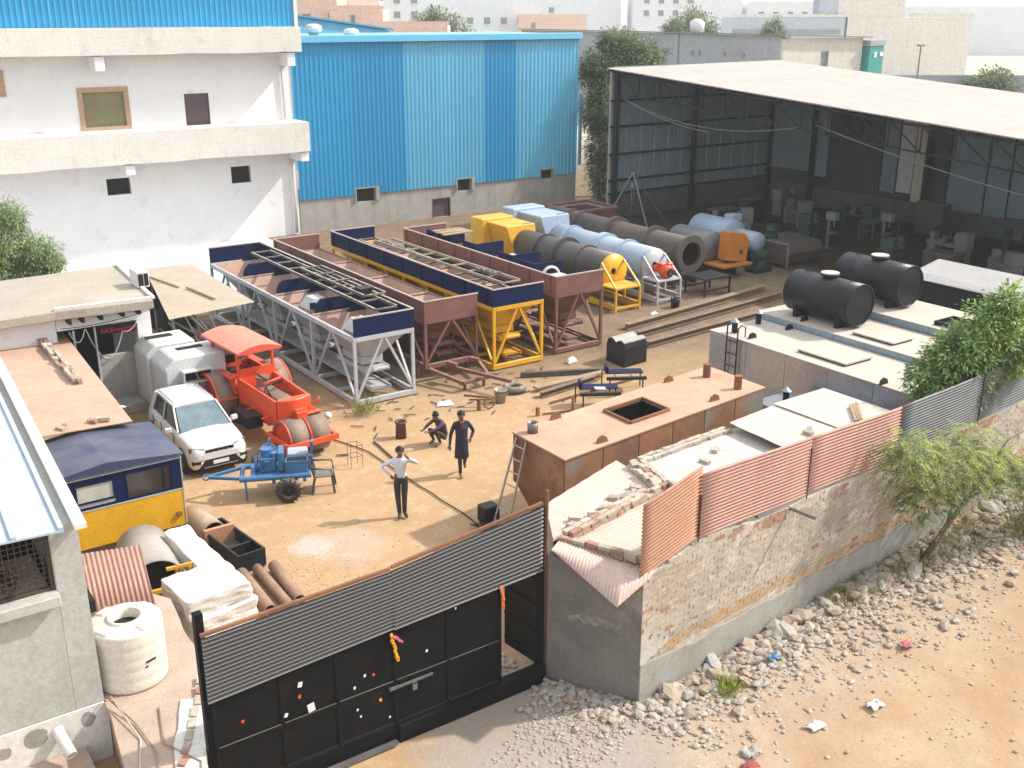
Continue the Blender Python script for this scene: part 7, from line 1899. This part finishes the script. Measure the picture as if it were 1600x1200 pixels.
obj('shell', MB().lathe((4.85, 19.05, .35), (.12, 1, 0), [(.52, 0), (.55, 0), (.55, 1.7), (.52, 1.7), (.52, 0)], 20, a0=0, a1=PI), tinbeige, t)
obj('inside', MB().disc((4.87, 19.35, .35), (.12, 1, 0), .51, 24), dark, t)
obj('frame', MB().beam((4.3, 18.95, .3), (5.4, 18.85, .3), .08).beam((5.2, 18.9, .3), (5.2, 18.9, .75), .06).beam((5.0, 18.9, .72), (5.5, 18.85, .72), .06).beam((5.45, 18.85, 0), (5.45, 18.85, .7), .06), yel, t)
t = thing('wooden_pallet', (5.75, 20.3, 0), 'small pile of offcut timber and rods beside the cabin', 'timber')
for k in range(7):
    a = (5.3+.12*k+R.uniform(-.1, .1), 20.0+R.uniform(-.2, .2), .06+.05*(k % 3)); obj('offcut', MB().beam(a, (a[0]+R.uniform(-.2, .6), a[1]+.9, a[2]+.05), .08, .04), [wood, tindust, rustm][k % 3], t)
lsht = thing('leaning_sheet', (3.9, 17.9, 1), 'pink corrugated sheet leaning on the cabin, behind the cream water tank', 'sheet')
o_ = Vector((3.30, 17.42, 1.04))
obj('sheet', MB().corr(o_, (.98, -.26, 0), (.14, 1.12, .66), pitch=.082, amp=.016, th=.005), tinpink, lsht)
for i, (x, y, m_, l) in enumerate(((27.2, 29.3, white, 'scrap of white and red plastic by the yellow burner stand'), (28.2, 29.0, tblue, 'blue plastic scrap by the pale drum stand'), (20.9, 26.4, white, 'small white sack on the beam before the brown feeder'))):
    simple('plastic_scrap', MB().hexa([(x-.2, y-.12, .01), (x+.2, y-.1, .01), (x+.18, y+.14, .01), (x-.16, y+.12, .01), (x-.14, y-.05, .07+.08*(i == 2)), (x+.15, y-.08, .05+.08*(i == 2)), (x+.13, y+.1, .09+.08*(i == 2)), (x-.13, y+.06, .05+.08*(i == 2))]), m_, l, 'plastic scrap')
simple('black_pail', MB().lathe((28.6, 29.6, 0), (0, 0, 1), [(.01, 0), (.17, 0), (.19, .4), (.17, .4), (.15, .1), (.01, .1)], 18), blackm, 'black pail in front of the pale drum stand', 'pail')
simple('wood_pile', MB(), wood, '', '') if False else None
t = thing('plank_stack', (21.9, 37.0, 2.7), 'wooden planks resting on the back end of the brown feeder by the drums', 'planks')
for k in range(4): obj('plank', MB().beam((21.4, 35.3+.25*k, 2.76+.03*(k % 2)), (22.8, 35.35+.25*k, 2.76), .22, .04), wood, t)
# ------------------------------------------------------------------ rubble and stones
def rock_mesh(name, seed, m_, flat=.65):
    import bmesh
    rr = random.Random(seed)
    bm_ = bmesh.new(); bmesh.ops.create_icosphere(bm_, subdivisions=1, radius=.5)
    for v in bm_.verts:
        v.co *= rr.uniform(.62, 1.12); v.co.x *= 1.2; v.co.z *= flat
    mb = MB().add([tuple(v.co) for v in bm_.verts], [[v.index for v in f.verts] for f in bm_.faces]); bm_.free()
    return mesh_of(name, mb, m_)
stm = [mat('stone_%s' % n, c, c2, sc=5, rough=.92, bump=.5, bsc=25) for n, c, c2 in (('grey', (.44, .42, .38), (.36, .34, .31)), ('pink', (.45, .36, .285), (.39, .305, .24)), ('pale', (.50, .44, .36), (.44, .385, .31)), ('brown', (.42, .34, .26), (.36, .29, .22)))]
RK = [rock_mesh('stone', i, stm[i % 4]) for i in range(16)]
cand = []
def stone_at(x, y, s):
    cand.append((s, x, y))
for k in range(640):
    u = R.uniform(-.3, 15.5)
    d = abs(R.gauss(0, .5))+.08
    w_ = .35+.65*min(1, abs(noise.noise(Vector((u*.7, 1, 1))))*2)
    p = wp(u, -d*(1+.08*u)-.02, 0)
    s = R.uniform(.10, .22)*(1.3 if d < .5 else .85)*(1+.02*u)
    if R.random() < .12: s *= 1.6
    stone_at(p[0], p[1], s)
for k in range(150):     # heap at the gate corner
    a = R.random(); q = GE.lerp(WP, a); off = abs(R.gauss(0, .5))
    x, y = q.x-EN.y*-off*1.0, q.y-EN.x*off
    x = q.x-.85*off; y = q.y-.5*off
    stone_at(x+R.uniform(-.1, .1), y+R.uniform(-.2, .1), R.uniform(.09, .20))
for k in range(40):
    stone_at(R.uniform(8.7, 9.4), R.uniform(12.85, 13.7), R.uniform(.08, .15))
for k in range(60):
    stone_at(R.uniform(9, 20), R.uniform(6.5, 10.4), R.uniform(.04, .10))
cand.sort(key=lambda c: -c[0]/math.hypot(c[1], c[2]))
grp = 'broken stones heaped along the foot of the brick wall'
big = MB()
def add_rock(mb, x, y, s, z, seed, mi):
    me = RK[seed % 16]; rz_ = R.uniform(0, 6.28); c_, s_ = math.cos(rz_), math.sin(rz_)
    mb.add([(x+s*(v.co.x*c_-v.co.y*s_), y+s*(v.co.x*s_+v.co.y*c_), z+s*v.co.z) for v in me.vertices], [list(p.vertices) for p in me.polygons], mi)
for i, (s, x, y) in enumerate(cand):
    z = gh(x, y)+s*.18
    if i < 290:
        o = inst('stone', RK[R.randrange(16)], None, (x, y, z), (R.uniform(-.5, .5), R.uniform(-.5, .5), R.uniform(0, 6.28)), (s*R.uniform(.8, 1.25), s*R.uniform(.8, 1.1), s*R.uniform(.75, 1.1)))
        cn_ = {'stone_grey': 'grey', 'stone_pink': 'pinkish', 'stone_pale': 'pale cream', 'stone_brown': 'brown'}[o.data.materials[0].name]
        uu = (Vector((x, y, 0))-WP).dot(WU); dd = -(Vector((x, y, 0))-WP).dot(WN)
        if y > 12.66: zn = 'inside the open wicket of the black gate'
        elif uu < .3: zn = 'in the heap between the gate and the wall corner'
        elif dd > 1.5: zn = 'alone on the bare red earth away from the wall'
        else: zn = ('along the wall foot near its plastered corner', 'along the wall foot by the yellow green tuft', 'along the wall foot below the drain spout', 'along the wall foot before the dry weeds', 'among the dry weeds near the feathery tree', 'at the wall foot beyond the feathery tree')[min(5, int(uu/1.9))]
        o['label'] = '%s %s broken stone %s' % ('big' if s > .2 else 'small', cn_, zn); o['category'] = 'stone'; o['group'] = grp
    else:
        add_rock(big, x, y, s, z, R.randrange(16), R.randrange(4))
for k in range(2600):
    u = R.uniform(-.5, 15.5); d = abs(R.gauss(0, .85)); p = wp(u, -d*(1+.1*u)-.05, 0)
    add_rock(big, p[0], p[1], R.uniform(.03, .10), gh(p[0], p[1])+.005, R.randrange(16), R.randrange(4))
for k in range(1500):
    u = R.uniform(-.3, 15.5); d = abs(R.gauss(0, .55))+.05; p = wp(u, -d*(1+.08*u), 0)
    add_rock(big, p[0], p[1], R.uniform(.07, .17), gh(p[0], p[1])+.02, R.randrange(16), R.randrange(4))
for k in range(1100):
    a = R.random(); q = GE.lerp(WP, a); off = abs(R.gauss(0, 1.0)); x, y = q.x-1.1*off+R.uniform(-.3, .3), q.y-.75*off
    if y > 12.45: continue
    add_rock(big, x, y, R.uniform(.03, .09), gh(x, y)+.005, R.randrange(16), R.randrange(4))
for k in range(2000):
    x, y = R.uniform(7, 22), R.uniform(5.5, 10.6)
    if noise.noise(Vector((x*.5, y*.5, 2))) < R.uniform(-.3, .5): continue
    add_rock(big, x, y, R.uniform(.015, .05), gh(x, y)+.002, R.randrange(16), R.randrange(4))
obj('rubble', big, stm, kind='stuff', label='small broken stones and gravel spread below the brick wall', cat='rubble')
yd = MB()
for k in range(900):
    x, y = R.uniform(6.3, 24), R.uniform(15.5, 27)
    n_ = noise.noise(Vector((x*.35, y*.35, 6)))
    if n_ < R.uniform(-.25, .55) and not (10.5 < x < 17 and 23.8 < y < 26.5): continue
    add_rock(yd, x, y, R.uniform(.015, .06), gh(x, y)+.004, R.randrange(16), R.randrange(4))
for k in range(300):
    x, y = R.uniform(22, 38), R.uniform(24, 31); add_rock(yd, x, y, R.uniform(.02, .07), gh(x, y)+.004, R.randrange(16), R.randrange(4))
for k in range(260):
    x, y = R.gauss(7.4, .7), R.gauss(18.2, .7); add_rock(yd, x, y, R.uniform(.015, .05), gh(x, y)+.004, R.randrange(16), R.randrange(4))
for k in range(70):   # dark scrap bits
    x, y = R.uniform(11, 21), R.uniform(23.5, 27)
    yd.beam((x, y, .02), (x+R.uniform(-.3, .3), y+R.uniform(-.3, .3), .03), R.uniform(.01, .035), .02, m=4)
obj('yard_debris', yd, stm+[brownd], kind='stuff', label='small stones and scrap scattered over the sandy yard', cat='debris')
lit = ((12.35, 9.0, white, 'crumpled white plastic bag on the red earth near the wall'), (11.3, 7.9, white, 'torn white paper on the red earth, close to the bottom edge'), (10.75, 8.9, mat('red_rag', (.35, .08, .07), rough=.9), 'faded red rag in the gravel below the wall'),
       (11.0, 9.15, stm[0], 'grey rag beside the red rag in the gravel'), (13.6, 8.8, white, 'small white scrap on the bare red earth to the right'), (15.6, 9.6, mat('pink_wrapper', (.6, .2, .22), rough=.6), 'pink wrapper in the rubble towards the right edge'),
       (13.3, 10.75, tblue, 'blue plastic scrap among the stones at the wall foot'), (11.75, 10.75, mat('pale_blue_rag', (.35, .42, .55), rough=.9), 'pale blue rag among the stones near the wall corner'), (12.5, 10.35, stm[0], 'dark grey slab stone leaning in the rubble'))
for i, (x, y, m_, l) in enumerate(lit):
    mb = MB(); n1 = 6; rr = random.Random(i); P = []
    for a in range(n1):
        for b in range(n1): P.append((x+(a/5-.5)*.28+rr.uniform(-.03, .03), y+(b/5-.5)*.2+rr.uniform(-.03, .03), gh(x, y)+.03+rr.uniform(0, .07)))
    mb.add(P, [(a*n1+b, (a+1)*n1+b, (a+1)*n1+b+1, a*n1+b+1) for a in range(n1-1) for b in range(n1-1)], 0, True)
    simple('litter', mb, m_, l, 'litter', sol=.004)

# ------------------------------------------------------------------ vegetation
def leafm(name, c, rnd=.2):
    if name in MATS: return MATS[name]
    m = bpy.data.materials.new(name); m.use_nodes = True
    nt = m.node_tree; b = nt.nodes['Principled BSDF']; N = nt.nodes; L = nt.links
    g_ = N.new('ShaderNodeNewGeometry'); hv = N.new('ShaderNodeHueSaturation'); hv.inputs['Color'].default_value = (*c, 1)
    mr = N.new('ShaderNodeMapRange'); mr.inputs[3].default_value = 1-rnd*2; mr.inputs[4].default_value = 1+rnd*2
    L.new(g_.outputs['Random Per Island'], mr.inputs[0]); L.new(mr.outputs[0], hv.inputs['Value'])
    mh = N.new('ShaderNodeMapRange'); mh.inputs[3].default_value = .475; mh.inputs[4].default_value = .525
    L.new(g_.outputs['Random Per Island'], mh.inputs[0]); L.new(mh.outputs[0], hv.inputs['Hue'])
    L.new(hv.outputs[0], b.inputs['Base Color']); b.inputs['Roughness'].default_value = .55
    tr = N.new('ShaderNodeBsdfTranslucent'); L.new(hv.outputs[0], tr.inputs[0])
    mx = N.new('ShaderNodeMixShader'); mx.inputs[0].default_value = .4
    L.new(b.outputs[0], mx.inputs[1]); L.new(tr.outputs[0], mx.inputs[2]); L.new(mx.outputs[0], N['Material Output'].inputs[0])
    MATS[name] = m; return m
bark = mat('bark', (.20, .15, .10), (.14, .10, .07), sc=6, rough=.95, bump=.5)
def leaf(V, F, Mi, p, d, up_, l, w_, mi):
    s = d.cross(up_)
    if s.length < 1e-4: return
    s.normalize(); o = len(V)
    V += [tuple(p), tuple(p+d*(l*.5)+s*w_*.5), tuple(p+d*l-up_*l*.12), tuple(p+d*(l*.5)-s*w_*.5)]
    F.append((o, o+1, o+2, o+3)); Mi.append(mi)
def rdir(rr): 
    while True:
        v = Vector((rr.uniform(-1, 1), rr.uniform(-1, 1), rr.uniform(-1, 1)))
        if .05 < v.length < 1: return v.normalized()
def clump_crown(t, lobes, nclump, nleaf, ll, lw, mats_, seed, cs=.3, droop=.3, name='crown'):
    """leaf clumps spread over the shells and inside of overlapping lobes"""
    rr = random.Random(seed); V, F, Mi = [], [], []
    tot = sum(r[0]*r[1]+r[2]*r[1] for _, r in lobes)
    for c, r in lobes:
        c = Vector(c); k = int(nclump*(r[0]*r[1]+r[2]*r[1])/tot)
        for _ in range(k):
            d = rdir(rr); q = rr.random()**.4
            q *= 1+.22*noise.noise(d*2.3+c)
            cc = c+Vector((d.x*r[0], d.y*r[1], d.z*r[2]))*q
            mi = rr.choices(range(len(mats_)), [5, 3, 1.2, .4][:len(mats_)])[0]
            out = (cc-c).normalized()
            for _ in range(nleaf):
                a = rdir(rr); p = cc+a*cs*rr.random()
                dd = (a+out*.7+Vector((0, 0, -droop))).normalized()
                leaf(V, F, Mi, p, dd, (rdir(rr)*.5+Vector((0, 0, 1))).normalized(), ll*rr.uniform(.6, 1.3), lw*rr.uniform(.7, 1.2), mi)
    mb = MB(); mb.v, mb.f, mb.m, mb.s = V, F, Mi, [False]*len(F)
    return obj(name, mb, mats_, t)
def trunk(t, pts, radii, branches=(), n=8):
    mb = MB().path(pts, radii, n)
    for b in branches: mb.path(b[0], b[1], 6)
    return obj('trunk', mb, bark, t)
G1, G2, G3, G4 = leafm('leaf_mid', (.22, .34, .10)), leafm('leaf_dark', (.13, .22, .075)), leafm('leaf_light', (.42, .52, .16)), leafm('leaf_yellow', (.33, .25, .06))
# leafy tree behind the sheet fence, right edge
t = thing('leafy_tree', (22.9, 13.2, 0), 'rounded leafy green tree rising behind the grey fence sheets, at the right edge', 'tree')
tc_ = Vector((22.3, 13.1, 3.4))
trunk(t, [(22.9, 13.35, 0), (22.8, 13.3, 1.6), (22.5, 13.2, 2.6), (22.3, 13.1, 3.6)], [.12, .10, .08, .04], [([(22.6, 13.2, 2.3), (21.6, 13.2, 3.1), (21.0, 13.2, 3.5)], [.06, .04, .02]), ([(22.6, 13.2, 2.3), (23.2, 13.0, 3.3), (23.5, 12.8, 4.0)], [.06, .04, .02])])
lobes = [((21.35, 13.2, 3.15), (.75, .7, .55)), ((21.9, 12.95, 3.75), (.8, .7, .55)), ((22.7, 12.9, 4.15), (.85, .8, .6)), ((23.4, 12.8, 3.7), (.9, .8, .8)), ((22.2, 12.9, 2.9), (.75, .6, .5)), ((21.5, 13.1, 2.65), (.5, .5, .3)), ((23.0, 12.7, 4.75), (.5, .5, .4)), ((22.5, 13.2, 3.4), (.9, .8, .7))]
clump_crown(t, [((a[0]-.3, a[1], a[2]), b) for a, b in lobes], 950, 24, .135, .055, [G1, G2, G3], 3, cs=.21, droop=.45)
# feathery tree in front of the wall
t = thing('feathery_tree', (18.9, 11.55, 0), 'thin feathery light green tree leaning in front of the brick wall', 'tree')
A_ = (18.75, 11.45, 0)
trunk(t, [A_, (19.15, 11.3, .7), (19.75, 11.15, 1.5), (20.2, 11.0, 2.1)], [.07, .055, .045, .02],
      [([(19.2, 11.3, .8), (19.2, 11.2, 1.7), (18.8, 11.1, 2.5)], [.035, .025, .01]), ([(19.6, 11.2, 1.3), (20.6, 10.9, 1.6), (21.6, 10.7, 1.6)], [.03, .02, .01]), ([(19.75, 11.15, 1.5), (19.4, 11.1, 2.4), (18.4, 11.0, 3.0)], [.03, .02, .01]), ([(19.75, 11.15, 1.5), (20.5, 11.0, 2.5), (21.3, 11.0, 2.6)], [.03, .02, .01])])
rr = random.Random(12); V, F, Mi = [], [], []
Fm = [leafm('frond_green', (.22, .29, .08)), leafm('frond_lime', (.42, .45, .10)), leafm('frond_dark', (.13, .18, .065)), leafm('frond_straw', (.46, .39, .19))]
lob = [((17.6, 11.2, 2.7), (.8, .5, .7)), ((18.6, 11.1, 2.3), (.9, .6, .75)), ((19.6, 11.0, 2.1), (.9, .6, .7)), ((20.7, 10.9, 1.9), (.8, .6, .6)), ((21.6, 10.9, 1.4), (.7, .6, .6)), ((18.1, 11.2, 1.7), (.7, .5, .5)), ((19.3, 11.1, 2.8), (.7, .5, .35)), ((22.0, 10.8, .9), (.5, .5, .45)), ((17.2, 11.3, 3.0), (.4, .4, .5))]
for c, r in lob:
    c = Vector(c)
    for _ in range(int(175*r[0]*r[2]/.5)):
        d = rdir(rr); p = c+Vector((d.x*r[0], d.y*r[1], d.z*r[2]))*rr.random()**.45
        dirv = (Vector((d.x, d.y, 0))*.8+rdir(rr)*.5+Vector((-.2, -.2, -.15))).normalized()
        mi = 1 if p.z > c.z+.25 and rr.random() < .55 else rr.choices((0, 1, 2, 3), (5, 2, 3, .8 if c.x < 20 else 2.4))[0]
        L_ = rr.uniform(.22, .42); n_ = 9
        sdv = dirv.cross(Vector((0, 0, 1)));
        if sdv.length < .05: continue
        sdv.normalize()
        for k in range(n_):
            u = k/n_; q = p+dirv*(L_*u)-Vector((0, 0, .28*L_*u*u))
            tang = (dirv-Vector((0, 0, u))).normalized()
            for s_ in (-1, 1):
                leaf(V, F, Mi, q, (sdv*s_+tang*.45).normalized(), (rdir(rr)*.3+Vector((0, 0, 1))).normalized(), .095*(1-.4*u), .024, mi)
mb = MB(); mb.v, mb.f, mb.m, mb.s = V, F, Mi, [False]*len(F)
obj('crown', mb, Fm, t)
# weeds
def weeds(name, spots, h, m_, label, cat, n_=60, kind='stuff'):
    rr = random.Random(len(name)*7+n_); V, F, Mi = [], [], []
    for x, y, r in spots:
        for _ in range(n_):
            px_, py_ = rr.gauss(x, r), rr.gauss(y, r*.7)
            d = (rdir(rr)*.7+Vector((0, 0, 1))).normalized(); l = h*rr.uniform(.4, 1.2)
            leaf(V, F, Mi, Vector((px_, py_, gh(px_, py_)-.01)), d, rdir(rr), l, .02, rr.randrange(len(m_)))
    mb = MB(); mb.v, mb.f, mb.m, mb.s = V, F, Mi, [False]*len(F)
    return obj(name, mb, m_, kind=kind, label=label, cat=cat)
straw = leafm('straw', (.36, .27, .15)); straw2 = leafm('brown_stem', (.22, .16, .09))
sp = [(wp(u, -.25-.3*R.random(), 0)[0], wp(u, -.25-.3*R.random(), 0)[1]-.1, .3) for u in (5.2, 5.9, 6.5, 7.2, 7.9, 8.6, 9.2, 10.0, 10.8)]
weeds('dry_weeds', sp, .3, [straw, straw2, Fm[0]], 'dry straw coloured weeds along the foot of the brick wall', 'weeds', 130)
o = weeds('yellow_green_weed', [(11.95, 10.55, .12)], .32, [Fm[1], leafm('moss', (.20, .22, .03))], 'bright yellow green tuft among the stones near the wall corner', 'plant', 160, None)
o = weeds('green_bush', [(22.0, 10.7, .4), (22.6, 10.8, .4)], .7, [Fm[0], Fm[2], straw], 'low green bush at the wall foot, right edge', 'bush', 400, None)
weeds('green_weeds', [(19.6, 38.6, .5), (20.2, 39.2, .5), (13.0, 26.0, .2)], .7, [G1, straw], 'weeds growing behind the feeders by the base wall', 'weeds', 160)
# tree by the white building, left edge
t = thing('pale_green_tree', (6.2, 37.3, 0), 'soft pale green tree between the flat concrete roof and the white building', 'tree')
PG = [leafm('pale_leaf', (.33, .42, .19)), leafm('pale_leaf_dark', (.20, .28, .12)), leafm('pale_leaf_light', (.46, .54, .28))]
trunk(t, [(6.3, 37.3, 0), (6.2, 37.3, 2.4), (6.1, 37.3, 3.8)], [.14, .11, .05], [([(6.2, 37.3, 2.4), (7.0, 37.2, 3.4)], [.05, .02]), ([(6.2, 37.3, 2.4), (5.3, 37.2, 3.6)], [.05, .02])])
clump_crown(t, [((5.9, 37.3, 3.9), (1.0, .9, .8)), ((6.9, 37.1, 3.5), (.75, .7, .6)), ((6.2, 37.2, 4.7), (.6, .6, .55)), ((6.6, 37.2, 2.9), (.8, .7, .5)), ((5.4, 37, 3.1), (.9, .7, .6)), ((7.25, 37.1, 3.1), (.4, .5, .35))], 760, 26, .13, .045, PG, 8, cs=.22, droop=.4)
# big shrubby tree between the two sheds
t = thing('bushy_tree', (43.5, 52, 0), 'tall bushy green tree filling the gap between the blue shed and the open shed', 'tree')
trunk(t, [(43.5, 52.3, 0), (43.4, 52.2, 3), (43.3, 52.2, 6.5), (43.4, 52.2, 9)], [.3, .25, .15, .05], [([(43.4, 52.2, 3), (42.2, 51.8, 5.5)], [.12, .04]), ([(43.4, 52.2, 4), (45.6, 52, 7)], [.12, .04])])
MG = [leafm('tree_mid', (.19, .23, .115)), leafm('tree_dark', (.09, .13, .07)), leafm('tree_light', (.33, .37, .20))]
clump_crown(t, [((42.6, 51.6, 7.6), (1.5, 1.3, 1.4)), ((44.6, 51.8, 8.4), (1.9, 1.5, 1.4)), ((46.6, 52.2, 8.2), (1.4, 1.4, 1.2)), ((42.4, 51, 5.4), (1.4, 1.3, 1.5)), ((42.5, 50.6, 3.2), (1.5, 1.3, 1.6)), ((42.6, 50.3, 1.4), (1.5, 1.2, 1.3)), ((44.5, 52, 6), (2, 1.5, 2)), ((43.6, 51.8, 9.3), (.9, .9, .6))], 2100, 20, .24, .09, MG, 21, cs=.42, droop=.3)
def far_tree(x, y, z0, z1, w_, seed, label, n_=420):
    t = thing('far_tree', (x, y, 0), label, 'tree', 'trees beyond the sheds')
    trunk(t, [(x, y, 0), (x+.2, y, z0), (x, y, (z0+z1)/2)], [.35, .28, .1])
    rr = random.Random(seed); lb = []
    for k in range(7):
        lb.append(((x+rr.uniform(-.55, .55)*w_, y+rr.uniform(-.4, .4)*w_, z0+(z1-z0)*rr.uniform(.3, .75)), (w_*rr.uniform(.3, .5), w_*.4, (z1-z0)*rr.uniform(.2, .3))))
    clump_crown(t, lb, n_, 16, .5, .2, MG, seed, cs=.75)
far_tree(79, 130, 4, 12.4, 6.0, 31, 'hazy bushy tree standing above the middle of the blue shed roof', 600)
far_tree(112, 116, 5, 12.6, 5.0, 32, 'hazy tree standing above the long grey roof', 500)
far_tree(98, 104, 4, 10.6, 3.5, 33, 'smaller hazy tree left of the rooftop tank on the grey building', 300)
far_tree(126, 113, 4, 10.4, 3.5, 34, 'smaller hazy tree just left of the pale building', 300)
far_tree(101, 62, 1.5, 5.8, 4.0, 35, 'yellowish scrubby tree in front of the pale building, beyond the shed roof', 420)
far_tree(108, 56, 1.0, 5.0, 3.2, 36, 'low scrubby tree beyond the right part of the shed roof', 300)
far_tree(114, 54, .6, 3.6, 3.0, 37, 'lowest scrub bush at the far right beyond the shed roof', 260)
far_tree(135, 70, .6, 5.0, 5.0, 38, 'faint hazy tree at the far right edge of the fields', 260)
wd = MB()
rr = random.Random(5)
V, F, Mi = [], [], []
for k in range(2600):
    x = rr.uniform(150, 420); y = 330-x*.42+rr.gauss(0, 14)+60
    p = Vector((x, y, rr.random()*6)); leaf(V, F, Mi, p, rdir(rr), rdir(rr), rr.uniform(2, 4), 2, rr.randrange(3))
wd.v, wd.f, wd.m, wd.s = V, F, Mi, [False]*len(F)
obj('tree_line', wd, MG, kind='stuff', label='hazy far line of trees beyond the fields', cat='tree line')
